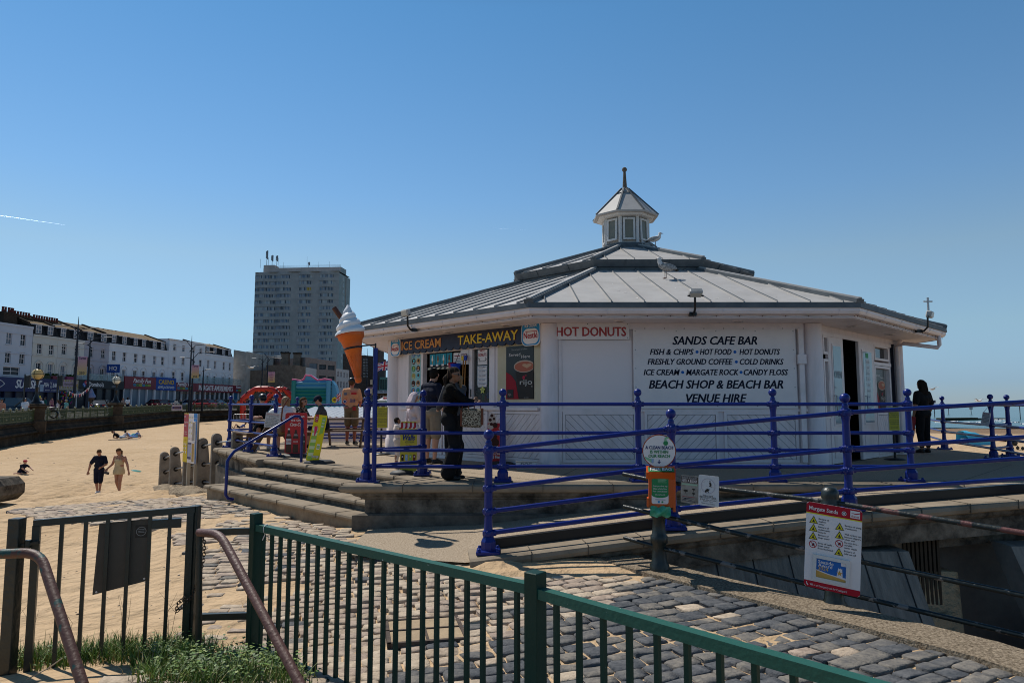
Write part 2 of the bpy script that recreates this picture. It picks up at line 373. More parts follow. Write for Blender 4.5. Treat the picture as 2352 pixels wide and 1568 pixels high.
# cobbled slipway: every sett a rounded stone, half drowned in blown sand
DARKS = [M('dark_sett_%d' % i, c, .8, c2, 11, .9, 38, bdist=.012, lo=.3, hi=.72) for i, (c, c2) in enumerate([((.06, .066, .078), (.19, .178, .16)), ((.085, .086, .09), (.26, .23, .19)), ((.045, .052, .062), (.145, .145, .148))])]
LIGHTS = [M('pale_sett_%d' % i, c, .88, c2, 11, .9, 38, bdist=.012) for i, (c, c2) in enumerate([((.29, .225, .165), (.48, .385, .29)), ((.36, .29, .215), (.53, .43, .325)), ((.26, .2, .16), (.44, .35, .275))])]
b = MB(); r3 = random.Random(11); stones = []
C0 = (-4.0, 17.0); rr_ = .6
k = 0
while rr_ < 15.5:
    wd = r3.uniform(.125, .165)
    for side in (0, 1):
        t = r3.uniform(0, .2); lim = rr_*2.2 if side == 0 else 7.5
        while t < lim:
            ln = r3.uniform(.17, .27)
            m_ = t+ln/2
            if side == 0:
                a = -math.pi/2 + m_/rr_; x, y, ang = C0[0]+rr_*math.cos(a), C0[1]+rr_*math.sin(a), m_/rr_
            else: x, y, ang = C0[0]-m_, C0[1]-rr_, 0
            if y > 1.9 and x < 5 and inpoly(x, y, AREA): stones.append((x, y, ang+r3.uniform(-.06, .06), ln-.013, wd-.011))
            t += ln
    rr_ += wd
sa = np.array([q[:2] for q in stones]); sz_ = gz(sa[:, 0], sa[:, 1]); cover = vnoise(sa[:, 0], sa[:, 1], .55, 12)+.5*vnoise(sa[:, 0], sa[:, 1], 1.9, 13)
bn = vnoise(sa[:, 0], sa[:, 1], 1.1, 14)
ring = [(-.5, -.42), (-.4, -.5), (.4, -.5), (.5, -.42), (.5, .42), (.4, .5), (-.4, .5), (-.5, .42)]
for (x, y, a, ln, wd), z, cv, nz in zip(stones, sz_, cover, bn):
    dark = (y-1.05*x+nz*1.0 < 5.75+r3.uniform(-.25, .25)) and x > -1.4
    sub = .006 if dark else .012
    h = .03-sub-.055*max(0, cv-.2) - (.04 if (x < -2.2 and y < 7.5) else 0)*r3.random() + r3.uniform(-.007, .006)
    if h < .004: continue
    ca, sn = math.cos(a), math.sin(a); V = []; tx, ty = r3.uniform(-.04, .04), r3.uniform(-.06, .06)
    for sc, zo in ((1.0, -.05), (1.0, h-.009), (.93, h-.001), (.5, h+.002)):
        for px, py in ring:
            px2 = px*ln*sc+(r3.uniform(-.012, .012) if sc > .5 else 0); py2 = py*wd*sc+(r3.uniform(-.01, .01) if sc > .5 else 0)
            V.append((x+ca*px2-sn*py2, y+sn*px2+ca*py2, z+zo+tx*px2+ty*py2+r3.uniform(-.002, .002)))
    F = [(q*8+i, q*8+(i+1) % 8, q*8+8+(i+1) % 8, q*8+8+i) for q in range(3) for i in range(8)] + [tuple(range(24, 32))]
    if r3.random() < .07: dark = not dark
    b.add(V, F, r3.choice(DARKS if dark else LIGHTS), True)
setting(b.make('cobbled_slipway', origin=(0, 0, 0)))
# slipway kerb, with the wall that drops to the lower beach
b = MB()
kp = [(x, y, g1(x-.35, y-.3)+.05) for x, y in KERB]
sweep(b, kp[::-1], [(.4, -.12), (.38, .0), (.02, .03), (0, .01), (0, -3.2)], AGGD)
tag(b.make('slipway_kerb'), 'rough concrete kerb edging the cobbles above the drop', 'kerb')
b = MB(); r8 = random.Random(31)
for i in range(150):
    p_ = gp(r8.uniform(-20, 480), r8.uniform(1010, 1450)) if i < 110 else (r8.uniform(10, 24), r8.uniform(24, 60)); c_ = Vector((*p_, gs(*p_))); q_ = r8.uniform(.005, .014)*(1+max(0, p_[1]-10)*.07); b.ell(c_, (q_*r8.uniform(.8, 2.2), q_, q_*.5), flat('wrack_%d' % (i % 3), [(.03, .025, .018), (.09, .07, .05), (.45, .4, .34)][i % 3]), 6, 4, Matrix.Rotation(r8.uniform(0, 3), 3, 'Z'))
setting(b.make('shells_and_seaweed', origin=(0, 0, 0)), 'stuff')
# sunken drain cover in the sand by the fence
b = MB(); c = on(1000, 1480, -.78); f = Fr((c.x-.33, c.y-.3, g1(c.x, c.y)+.03), (.97, .22, 0), (-.22, .97, 0))
IRON = M('rusty_iron', (.07, .055, .05), .8, (.12, .09, .07), 20, .4)
DUST = M('sandy_cover', (.33, .25, .165), .95, (.41, .31, .2), 9, .3, 50)
for xx, yy, ww, hh in ((0, 0, .62, .03), (0, .57, .62, .03), (0, 0, .03, .6), (.59, 0, .03, .6), (.3, 0, .02, .6), (0, .3, .62, .02)): b.slab(f, xx, yy, ww, hh, -.03, .012+.001*xx, IRON)
b.slab(f, .03, .03, .56, .54, -.04, .004, DUST)
tag(b.make('drain_cover'), 'square iron drain cover sunk in sand behind the green fence', 'drain cover')

# ------------------------------------------------------------------ sea
b = MB(); SEA = M('sea_water', (.035, .085, .085), .18, (.05, .12, .115), .02, .6, .16, spec=.5, stretch=(.5, 1.6, 1), bdist=.5)
sxs = list(np.linspace(-60, 260, 90)); sys_ = [115+i*1.6 for i in range(60)]
V = []; F = []
for j, y in enumerate(sys_):
    for x in sxs: V.append((x, y, -2.78+.16*math.sin(y*.62+.3*math.sin(x*.07))*math.exp(-((y-150)/40)**2)+.05*math.sin(x*.35+y)))
nn = len(sxs)
F = [(j*nn+i, j*nn+i+1, (j+1)*nn+i+1, (j+1)*nn+i) for j in range(len(sys_)-1) for i in range(nn-1)]
b.add(V, F, SEA, True)
y1 = sys_[-1]
b.add([(-60, y1, -2.78), (260, y1, -2.78), (260, 9000, -2.78), (-60, 9000, -2.78), (-9000, 400, -2.8), (-9000, 9000, -2.8), (9000, 115, -2.8), (9000, 9000, -2.8), (260, 115, -2.8)], [(0, 1, 2, 3), (8, 6, 7, 2)], SEA)
setting(b.make('sea', origin=(0, 0, 0)))
FOAM = M('sea_foam', (.75, .78, .78), .6, (.5, .56, .57), 1.2, lo=.45, hi=.6)
b = MB()
for x, y, L, wd in [(91+1.9*i+r3.uniform(-.8, .8), r3.uniform(133, 158), r3.uniform(1.2, 4.2), r3.uniform(.3, .8)) for i in range(18)]+[(60+6*i, r3.uniform(140, 190), r3.uniform(2, 5), .6) for i in range(24)]:
    n = 14; V = []
    for i in range(n+1):
        t = i/n; hw = wd*math.sin(math.pi*t)**.5*r3.uniform(.45, 1)
        V += [(x+L*(t-.5), y-hw*.5+r3.uniform(-.2, .2), -2.74), (x+L*(t-.5), y, -2.52), (x+L*(t-.5), y+hw*.6, -2.72)]
    b.add(V, [(3*i+a, 3*i+3+a, 3*i+4+a, 3*i+1+a) for i in range(n) for a in (0, 1)], FOAM, True)
setting(b.make('breaking_waves', origin=(0, 0, 0)), 'stuff')
# contrails far up in the sky
CT = bpy.data.materials.new('ice_cloud'); CT.use_nodes = True
_tn = CT.node_tree; _tr = _tn.nodes.new('ShaderNodeBsdfTranslucent'); _tr.inputs[0].default_value = (.95, .97, 1, 1); _df = _tn.nodes.new('ShaderNodeBsdfDiffuse'); _df.inputs[0].default_value = (.95, .97, 1, 1); _ad = _tn.nodes.new('ShaderNodeAddShader')
_tn.links.new(_tr.outputs[0], _ad.inputs[0]); _tn.links.new(_df.outputs[0], _ad.inputs[1]); _tn.links.new(_ad.outputs[0], _tn.nodes['Material Output'].inputs[0])
for (x0, y0), (x1, y1), Y, r0, lab in (((-60, 486), (150, 517), 6000, 1.5, 'long white contrail low in the sky at the far left'), ((1130, 524), (1208, 528), 9000, .22, 'faint short contrail left of the roof lantern')):
    b = MB(); p, q = at(x0, y0, Y), at(x1, y1, Y); b.tube([p, p.lerp(q, .5), q], [r0, r0*.8, r0*.2], CT, 8)
    tag(b.make('contrail'), lab, 'contrail', kind='stuff')

# ------------------------------------------------------------------ cafe deck, its wall, steps, ramp
A_ = Vector((-2.25, 9.75, 0)); O_ = Vector((-1.45, 10.55, 0)); Ed = Vector((-.7071, .7071, 0)); Nd = Vector((-.7071, -.7071, 0))
LT = O_+Ed*5.16
b = MB()
deck = [(6.6, 9.75), (A_.x+.2, 9.95), (O_.x+.1, O_.y+.1), (LT.x+.1, LT.y+.1), (-7.55, 17.95), (-6.6, 20.9), (-3, 21.2), (3, 22.8), (10.9, 22.5), (11.0, 14.0), (12.6, 11.6), (12.6, 8.6), (6.6, 8.5)]
b.add([(x, y, .002) for x, y in deck], [tuple(range(len(deck)))[::-1]], AGG)
b.add([(x, y, -.3) for x, y in deck], [tuple(range(len(deck)))], CONC)
n = len(deck); b.add([(x, y, z) for z in (-.3, .002) for x, y in deck], [(i, (i+1) % n, n+(i+1) % n, n+i)[::-1] for i in range(n)], CONC)
JOINT = flat('deck_joint', (.1, .085, .065), .9)
for p, q in (((-2, 11.4), (-4.9, 14.6)), ((-1.1, 11.9), (.4, 10.3)), ((.4, 10.3), (6, 10.3)), ((.6, 10.3), (1.2, 12.4)), ((2.6, 10.3), (2.6, 12.6)), ((4.6, 10.3), (4.6, 12.6)), ((-4, 15.6), (-3.2, 20)), ((6.4, 10), (9.4, 13))):
    d = Vector((q[0]-p[0], q[1]-p[1], 0)).normalized(); n2 = Vector((-d.y, d.x, 0))*.006
    b.add([Vector((*p, .006))-n2, Vector((*q, .006))-n2, Vector((*q, .006))+n2, Vector((*p, .006))+n2], [(0, 1, 2, 3)], JOINT)
setting(b.make('terrace_floor', origin=(0, 0, 0)))
WP = [(-.55, -.02), (-.5, .012), (.03, .012), (.065, -.01), (.075, -.05), (.06, -.09), (.01, -.11), (-.01, -.15), (-.045, -.18), (-.05, -.2), (-.07, -.21), (-.07, -.39), (-.05, -.4), (-.002, -.42), (-.002, -1.2)]
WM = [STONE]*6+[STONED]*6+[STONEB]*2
def joints(b, path, prof_lo, prof_hi, step, out):         # thin open joints cut across a coping
    for p, q in zip(path[:-1], path[1:]):
        p = Vector(p); q = Vector(q); L = (q-p).length; d = (q-p)/L; nrm = Vector((-d.y, d.x, 0)); t = step*.6
        while t < L-.1:
            c = p+d*t; b.bar(c+nrm*(out-.45)+Vector((0, 0, prof_hi)), c+nrm*out+Vector((0, 0, prof_hi)), .008, .006, JOINT)
            b.bar(c+nrm*(out+.002)+Vector((0, 0, prof_hi)), c+nrm*(out+.002)+Vector((0, 0, prof_lo)), .008, .008, JOINT, up=nrm); t += step
t = thing('terrace_wall', 'moulded stone plinth wall under the blue deck railing', 'wall', A_)
b = MB(); path = [(6.9, 9.75, 0), tuple(A_), tuple(O_+Nd*-.25)]
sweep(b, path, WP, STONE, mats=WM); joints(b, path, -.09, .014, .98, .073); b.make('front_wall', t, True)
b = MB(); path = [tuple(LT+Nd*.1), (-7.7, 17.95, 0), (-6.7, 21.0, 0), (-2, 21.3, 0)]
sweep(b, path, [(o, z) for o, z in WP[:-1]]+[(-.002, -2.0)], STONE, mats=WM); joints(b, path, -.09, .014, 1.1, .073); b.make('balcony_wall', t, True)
t = thing('stone_steps', 'four worn stone steps climbing to the cafe deck', 'steps', O_+Ed*2.5+Nd*.9+Vector((0, 0, -.64)))
SPR = [(-.55, 0), (.0, 0), (.028, -.015), (.036, -.04), (.022, -.07), (-.02, -.08), (-.025, -.30)]
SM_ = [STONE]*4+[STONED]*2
for kk, (d, z) in enumerate(((.0, .004), (.36, -.15), (.69, -.30), (1.02, -.45))):
    b = MB(); s1 = 5.14+.12*kk
    path = [tuple(O_+Nd*d+Vector((0, 0, z))), tuple(O_+Ed*s1+Nd*d+Vector((0, 0, z))), tuple(O_+Ed*s1+Nd*(d-.5)+Vector((0, 0, z)))]
    sweep(b, path, SPR, STONE, mats=SM_ if kk < 3 else [STONE]*4+[M('brown_riser_stone', (.2, .15, .1), .9, (.3, .235, .16), 4, .3)]*2); joints(b, path[:2], -.07, .002, .93, .034); b.make('step', t, True)  # lowest riser is painted a lighter brown than the others
# ramp
RK = [(12.4, 8.75, .03), (6.3, 8.25, .03), (3.9, 7.95, -.11), (1.8, 7.72, -.29), (-.45, 7.48, -.52)]
b = MB()
rp = [(-1.95, 8.1, -.6), (-.5, 7.5, -.56), (1.8, 7.75, -.3), (3.9, 8.0, -.12), (6.3, 8.3, .0), (6.7, 9.8, .0), (3.9, 9.8, -.12), (1.8, 9.8, -.3), (-.5, 9.8, -.55), (-2.0, 9.7, -.6)]
b.add(rp, [(0, 1, 8, 9), (1, 2, 7, 8), (2, 3, 6, 7), (3, 4, 5, 6)], AGG); setting(b.make('ramp', origin=(0, 0, 0)))
t = thing('ramp_wall', 'sloping stone wall and kerb carrying the ramp railing', 'wall', (3, 7.8, -.6))
b = MB()
RP = [(-.5, -.1), (-.5, .0), (.0, .0), (.045, -.02), (.06, -.06), (.045, -.1), (-.01, -.12), (-.02, -.16), (-.05, -.19), (-.07, -.2), (-.07, -.4), (-.3, -.42), (-.3, -.55)]
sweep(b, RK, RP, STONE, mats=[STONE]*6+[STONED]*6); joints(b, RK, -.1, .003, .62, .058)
b.make('coping', t, True)
b = MB(); sweep(b, RK[:-1]+[(-.25, 7.51, -.505)], [(-.42, -.01), (-.42, .115), (-.34, .115), (-.34, -.01)], BLACK); b.make('black_kerb', t, True)
# battered sea wall in the shaded gap under the ramp
t = thing('sea_wall', 'shaded battered concrete sea wall below the ramp', 'wall', (5.2, 7.5, -3.2))
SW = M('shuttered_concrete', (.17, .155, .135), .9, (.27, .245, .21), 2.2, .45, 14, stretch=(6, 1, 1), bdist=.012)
b = MB()
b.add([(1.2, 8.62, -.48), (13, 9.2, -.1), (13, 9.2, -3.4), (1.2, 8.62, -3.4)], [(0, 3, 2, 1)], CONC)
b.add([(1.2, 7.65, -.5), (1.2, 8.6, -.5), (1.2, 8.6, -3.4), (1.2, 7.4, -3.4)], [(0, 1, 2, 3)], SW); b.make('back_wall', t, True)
def slab3(b, x0, x1, yt, yb, zt, zb, th, m):
    V = [(x0, yt, zt), (x1, yt, zt), (x1+.0, yb, zb), (x0, yb, zb)]; V2 = [(x, y+th, z) for x, y, z in V]
    b.add(V+V2, [(3, 2, 1, 0)[::-1], (4, 5, 6, 7)[::-1], (0, 4, 5, 1)[::-1], (1, 5, 6, 2)[::-1], (2, 6, 7, 3)[::-1], (3, 7, 4, 0)[::-1]], m)
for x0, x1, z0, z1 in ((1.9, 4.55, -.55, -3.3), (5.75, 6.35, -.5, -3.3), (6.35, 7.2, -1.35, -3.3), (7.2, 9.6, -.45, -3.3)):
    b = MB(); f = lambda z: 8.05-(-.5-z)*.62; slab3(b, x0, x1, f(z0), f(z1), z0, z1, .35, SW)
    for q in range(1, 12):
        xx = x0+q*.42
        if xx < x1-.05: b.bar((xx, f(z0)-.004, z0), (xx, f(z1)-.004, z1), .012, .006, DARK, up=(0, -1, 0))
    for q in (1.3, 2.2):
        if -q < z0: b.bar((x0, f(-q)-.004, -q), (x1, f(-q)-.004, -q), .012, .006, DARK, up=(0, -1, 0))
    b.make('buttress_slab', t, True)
b = MB()
for q in range(9): b.box((4.68+q*.05, 8.35, -1.5), (.03, .04, 2.2), M('ribbed_brown', (.06, .048, .036), .9))
b.make('ribbed_panel', t, True)
b = MB(); b.tube([(4.65, 7.2, -1.6), (4.65, 7.05, -1.6), (4.65, 6.95, -2.05), (4.65, 7.1, -2.1)], .018, STEEL, 8); b.make('iron_rung', t, True)
b = MB()
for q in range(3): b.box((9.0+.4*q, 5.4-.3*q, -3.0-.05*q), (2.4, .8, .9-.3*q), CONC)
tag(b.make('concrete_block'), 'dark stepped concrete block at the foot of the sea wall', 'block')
# tumbled concrete footing on the beach left of the steps
for (x, y, zt, rx, ry, rz), lab in (((-7.7, 17.1, -1.12, 1.8, .4, .22), 'rough concrete footing along the beach beside the steps'), ((-9.7, 19.8, -1.33, 1.3, .35, .2), 'crumbling footing under the beach sign posts')):
    b = MB(); b.ell((0, 0, 0), (rx, ry, rz), M('rubble', (.19, .145, .1), .95, (.33, .26, .18), 5, .9, 14, bdist=.05), 30, 14); b.v = [(q[0], q[1]+.12*vnoise(np.array([q[0]*3+50]), np.array([q[2]*9+50]), 1, 5)[0], q[2]+.16*vnoise(np.array([q[0]*4+50]), np.array([q[1]*4+50]), 1, 3)[0]) for q in b.v]; b.sm = [False]*len(b.sm); o = b.make('footing'); o.location = (x, y, zt-.3); o.rotation_euler = (0, 0, -.75); tag(o, lab, 'footing')
b = MB(); b.box((0, 0, 0), (1.6, 1.1, .6), STONED, bev=.18); o = b.make('kerb_stone'); c = on(-30, 1150, -1.35); o.location = (c.x-.1, c.y, -1.35); tag(o, 'dark block of masonry at the left edge of the sand', 'block')
# ------------------------------------------------------------------ the octagonal cafe
CC = Vector((3.1, 18.3, 0)); T8 = math.tan(math.pi/8)
def octv(a, z, k):                                  # corner k, k=0 front left, counter-clockwise seen from above ... k=1 front right
    an = -math.pi/2 - math.pi/8 + k*math.pi/4; r = a/math.cos(math.pi/8)
    return CC + Vector((r*math.cos(an), r*math.sin(an), z))
def octf(a, k, z=0):                                # frame of the face between corner k and k+1 (k=0 front, 1 front right, 7 front left)
    p, q = octv(a, z, k), octv(a, z, k+1); return Fr(p, q-p)
WA = 5.85; SIDE = 2*WA*T8
cafe = thing('cafe_pavilion', 'white octagonal beach cafe with grey zinc roof and small lantern', 'cafe', CC)
K = lambda b, n, par=cafe: b.make(n, par, True)
BLIND = M('plain_white_panel', (.79, .7, .69), .5, (.73, .645, .635), .9, lo=.3, hi=.8)
def chevron(b, f, x, y, w_, h, sgn, n0=.0):           # framed boarded panel with diagonal boards
    b.slab(f, x, y, w_, h, n0-.03, n0+.004, M('board_gap', (.25, .25, .26), .8))
    for q in range(-14, 15):
        st = .105
        lo, hi = q*st+.004, (q+1)*st-.004
        P = [(x+.02, y+.02), (x+w_-.02, y+.02), (x+w_-.02, y+h-.02), (x+.02, y+h-.02)]
        a, c = (.7071, .7071*sgn)
        cx, cy = x+w_/2, y+h/2
        P = clip(P, a, c, hi+a*cx+c*cy); P = clip(P, -a, -c, -(lo+a*cx+c*cy)) if len(P) > 2 else P
        if len(P) > 2: b.prism([f.p(px, py, n0+.004) for px, py in P], f.N*.012, WHITE)
    for xx, yy, ww, hh in ((x-.04, y-.04, w_+.08, .05), (x-.04, y+h-.01, w_+.08, .05), (x-.04, y+.01, .05, h-.02), (x+w_-.01, y+.01, .05, h-.02)): b.slab(f, xx, yy, ww, hh, n0, n0+.03, WHITE2)
F7, F0, F1 = octf(WA, 7), octf(WA, 0), octf(WA, 1)
# corner columns and the plain back walls
for k in range(8):
    b = MB(); c = octv(WA-.02, 0, k); b.lathe([(.19, 0), (.19, .36), (.165, .38), (.165, 2.6)], c, WHITE, 20); K(b, 'corner_column')
for k in (2, 3, 4, 5, 6):
    b = MB(); f = octf(WA, k); b.slab(f, 0, 0, SIDE, 2.61, -.15, 0, WHITE); K(b, 'wall')
# left front face, with serving hatch
b = MB(); f = F7
b.slab(f, .1, 0, SIDE-.2, 1.06, -.15, -.004, WHITE); b.slab(f, .1, 2.3, SIDE-.2, .31, -.15, 0, WHITE)
for x0, x1 in ((.1, .55), (3.4, SIDE-.1)): b.slab(f, x0, 1.06, x1-x0, 1.24, -.15, 0, WHITE)
b.slab(f, .3, 1.02, 4.3, .05, 0, .06, WHITE2); b.slab(f, .15, 0, 4.5, .07, 0, .02, WHITE2)
chevron(b, f, .52, .12, 1.25, .84, -1); chevron(b, f, 1.9, .12, 1.28, .84, 1); chevron(b, f, 3.36, .12, 1.28, .84, -1)
K(b, 'wall')
b = MB()
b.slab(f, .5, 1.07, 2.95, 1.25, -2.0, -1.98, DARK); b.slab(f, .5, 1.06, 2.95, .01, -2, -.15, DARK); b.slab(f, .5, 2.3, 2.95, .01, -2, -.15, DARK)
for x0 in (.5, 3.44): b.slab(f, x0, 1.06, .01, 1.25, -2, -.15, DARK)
for i, c in enumerate([(.2, .02, .02), (.05, .2, .05), (.5, .35, .05), (.1, .1, .3), (.3, .3, .3), (.15, .05, .05)]):
    for j in range(3): b.box(f.p(1.2+.33*i, 1.25+.33*j, -1.7), (.2, .2, .2), flat('stock_%d' % i, c), bev=.03)
for j in range(3): b.slab(f, .55, 1.12+.33*j, 2.85, .025, -1.95, -1.5, flat('shelf', (.1, .1, .1)))
K(b, 'hatch_interior')
b = MB()
for x0, x1, y0, y1 in ((.52, .6, 1.1, 2.32), (1.06, 1.12, 1.1, 2.32), (2.66, 2.76, 1.1, 2.32), (3.27, 3.42, 1.1, 2.32)): b.slab(f, x0, y0, x1-x0, y1-y0, -.1, .02, WHITE2)
b.slab(f, .52, 1.07, 2.9, .07, -.1, .05, WHITE2); b.slab(f, .6, 2.25, 2.67, .06, -.1, .022, WHITE2)
K(b, 'hatch_frame')
b = MB(); b.slab(f, 2.76, 1.17, .51, 1.08, -.06, -.04, M('hatch_glass', (.012, .014, .015), .04, spec=.6, alpha=.35)); K(b, 'hatch_pane')
b = MB(); b.slab(f, 2.72, 1.28, .02, .16, .02, .035, BLACK); K(b, 'hatch_hinge')
# front face
b = MB(); f = F0
b.slab(f, .1, 0, SIDE-.2, 2.61, -.15, 0, WHITE); b.slab(f, .15, 1.0, SIDE-.3, .05, 0, .035, WHITE2); b.slab(f, .2, 0, SIDE-.4, .07, 0, .02, WHITE2)
b.slab(f, .24, 1.06, 1.27, 1.24, 0, .012, BLIND); b.slab(f, .17, .1, .06, 2.3, 0, .03, WHITE2); b.slab(f, .1, 2.5, 4.55, .11, 0, .05, WHITE2)
for x0, sg in ((.28, 1), (1.76, -1), (3.2, 1)): chevron(b, f, x0, .13, 1.26, .83, sg)
K(b, 'wall')
b = MB(); b.slab(f, .1, 1.95, .05, .17, .0, .03, WHITE2); b.disc(f, .125, 2.04, .014, BLACK, .032, k=10); K(b, 'key_switch')
# right front face, with the doors
b = MB(); f = F1
b.slab(f, .1, 2.48, SIDE-.2, .13, -.15, 0, WHITE); b.slab(f, 3.2, 0, SIDE-3.3, .95, -.15, 0, WHITE); b.slab(f, 4.28, .95, .45, 1.55, -.15, 0, WHITE)
b.slab(f, .3, 2.42, 4.3, .07, 0, .03, WHITE2); b.slab(f, .1, 0, .3, 2.5, -.15, 0, WHITE); b.slab(f, 3.15, 1.98, 1.2, .07, 0, .03, WHITE2)
for x0 in (.62, 2.27, 3.16): b.slab(f, x0, .02, .07, 2.42, -.03, .025, WHITE2)
chevron(b, f, 3.3, .12, .95, .8, -1)
K(b, 'wall')
b = MB()
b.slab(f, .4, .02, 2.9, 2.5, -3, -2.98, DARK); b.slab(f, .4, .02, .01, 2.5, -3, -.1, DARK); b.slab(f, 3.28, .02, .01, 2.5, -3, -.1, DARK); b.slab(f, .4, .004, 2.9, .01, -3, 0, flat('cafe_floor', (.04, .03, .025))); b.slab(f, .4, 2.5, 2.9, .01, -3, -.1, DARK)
K(b, 'doorway_interior')
def door(fr, w_, h):
    b = MB(); b.slab(fr, 0, 0, w_, h, -.045, 0, WHITE2)
    b.slab(fr, .1, .1, w_-.2, .42, 0, .012, WHITE)
    b.slab(fr, .12, .7, w_-.24, h-.85, 0, .014, WHITE2); o = K(b, 'door')
    b = MB(); b.slab(fr, .16, .74, w_-.32, h-.93, .014, .02, M('door_glass', (.25, .34, .37), .08, (.32, .42, .45), .8, spec=.8)); b.make('pane', o, False); inv = wm(cafe).inverted()
    for q in o.children:
        for vv in q.data.vertices: vv.co = inv @ vv.co
    b = MB(); b.tube([fr.p(w_*.2, .95, .0), fr.p(w_*.2, .95, .06), fr.p(w_*.2, 1.28, .06), fr.p(w_*.2, 1.28, .0)], .013, STEEL, 8); h_ = b.make('handle', o, False)
    for vv in h_.data.vertices: vv.co = inv @ vv.co
    return o
dR = (f.R+f.N*.025).normalized(); d1 = Fr(f.p(.7, .02, .005), dR); o1 = door(d1, .7, 2.42)
d2 = Fr(f.p(2.3, .02, .03), f.R); o2 = door(d2, .84, 2.4)
b = MB(); b.text(d1, 'OPEN', .35, 1.62, .13, flat('grey_vinyl', (.24, .27, .29)), n=.024, maxw=.36, bold=.02)
b.text(d1, 'PULL', .2, 1.42, .03, NAVY, n=.022); b.make('window_lettering', o1, False)
for q in o1.children:
    if q.name.startswith('window_lettering'):
        for vv in q.data.vertices: vv.co = wm(cafe).inverted() @ vv.co
b = MB()
for i in range(9): b.slab(d2, .3, 1.95-.12*i, .22, .1, .021, .023, M('paper_notice', (.5, .56, .58), .6)); b.text(d2, ('HOT FOOD', 'TOAST', 'COFFEE', 'TEA', 'CAKES', 'Please order', 'at front', 'window', 'Thank you')[i], .41, 1.98-.12*i, .025, NAVY, n=.025, maxw=.19)
b.slab(d2, .3, 2.08, .16, .1, .021, .024, flat('green_notice', (.05, .35, .15)))
b.make('window_notices', o2, False)
for q in o2.children:
    if q.name.startswith('window_notices'):
        for vv in q.data.vertices: vv.co = wm(cafe).inverted() @ vv.co
for x0, x1, y0, y1 in ((.42, .62, .9, 1.95), (.42, .62, 2.1, 2.4), (3.28, 4.25, 1.0, 1.94), (3.3, 4.2, 2.12, 2.4)):
    b = MB(); b.slab(f, x0, y0, x1-x0, y1-y0, -.08, -.06, GLASS if y0 > 2 else M('frosted_glass', (.3, .3, .29), .3))
    for xx, yy, ww, hh in ((x0-.03, y0-.03, x1-x0+.06, .05), (x0-.03, y1-.02, x1-x0+.06, .05), (x0-.03, y0+.02, .05, y1-y0-.04), (x1-.02, y0+.02, .05, y1-y0-.04)): b.slab(f, xx, yy, ww, hh, -.1, .025, WHITE2)
    K(b, 'window')
b = MB(); b.slab(f, .42, .02, .2, .88, -.1, .01, WHITE); b.slab(f, 4.42, .05, .1, 2.45, .0, .07, flat('dark_blue_strip', (.006, .008, .02))); K(b, 'door_surround')
# soffit, fascia, gutter, eaves
b = MB()
for k in range(8):
    V = [octv(WA-.2, 2.605, k), octv(WA-.2, 2.605, k+1), octv(6.7, 2.605, k+1), octv(6.7, 2.605, k)]; b.add(V, [(0, 1, 2, 3)], WHITE)
K(b, 'soffit')
b = MB(); path = [octv(6.66, 2.6, k) for k in range(8)]
sweep(b, [q for q in path][::-1], [(0, .2), (.02, .2), (.02, -.005), (0, -.005)], WHITE2, closed=True); K(b, 'fascia')
GP = [(.02, .12), (.012, .05), (.03, .01), (.06, -.008), (.09, .005), (.115, .05), (.118, .12), (.108, .12), (.06, .03), (.03, .12)]
b = MB(); sweep(b, [octv(6.68, 2.665, k) for k in range(8)][::-1], GP, WHITE2, closed=True)
for k in (7, 0, 1, 6, 2):
    f = octf(6.68, k); L = 2*6.68*T8
    for i in range(6):
        x = .3+i*(L-.6)/5; b.tube([f.p(x, 2.79, .0), f.p(x, 2.73, .135), f.p(x, 2.66, .075), f.p(x, 2.655, .01)], .008, WHITE2, 6)
K(b, 'gutter')
b = MB()
for k in (7, 0, 1):
    f = octf(6.7, k); L = 2*6.7*T8; n = 42; pts = []
    for i in range(n+1):
        x = .02+i*(L-.04)/n; pts.append(f.p(x, 2.632-.012*math.sin(math.pi*(i % 3)/1.5)**2, .03))
        if i % 3 == 0: b.ell(f.p(x, 2.63, .03), .011, flat('rusty_clip', (.1, .03, .015)), 6, 4)
    b.tube(pts, .003, flat('cable', (.15, .13, .12)), 5)
K(b, 'festoon_cable')
for k, xs_ in ((7, (.9, 2.6, 4.3)), (0, (1.4, 3.5)), (1, (1.0, 3.2))):
    f = octf(6.25, k)
    for x in xs_:
        b = MB(); b.lathe([(.0, 0), (.09, .0), (.1, -.012), (.1, .004)], f.p(x, 2.6), WHITE2, 16); b.lathe([(.07, -.014), (.001, -.016)], f.p(x, 2.6), flat('lamp_lens', (.3, .28, .25), .2), 12); K(b, 'soffit_light')
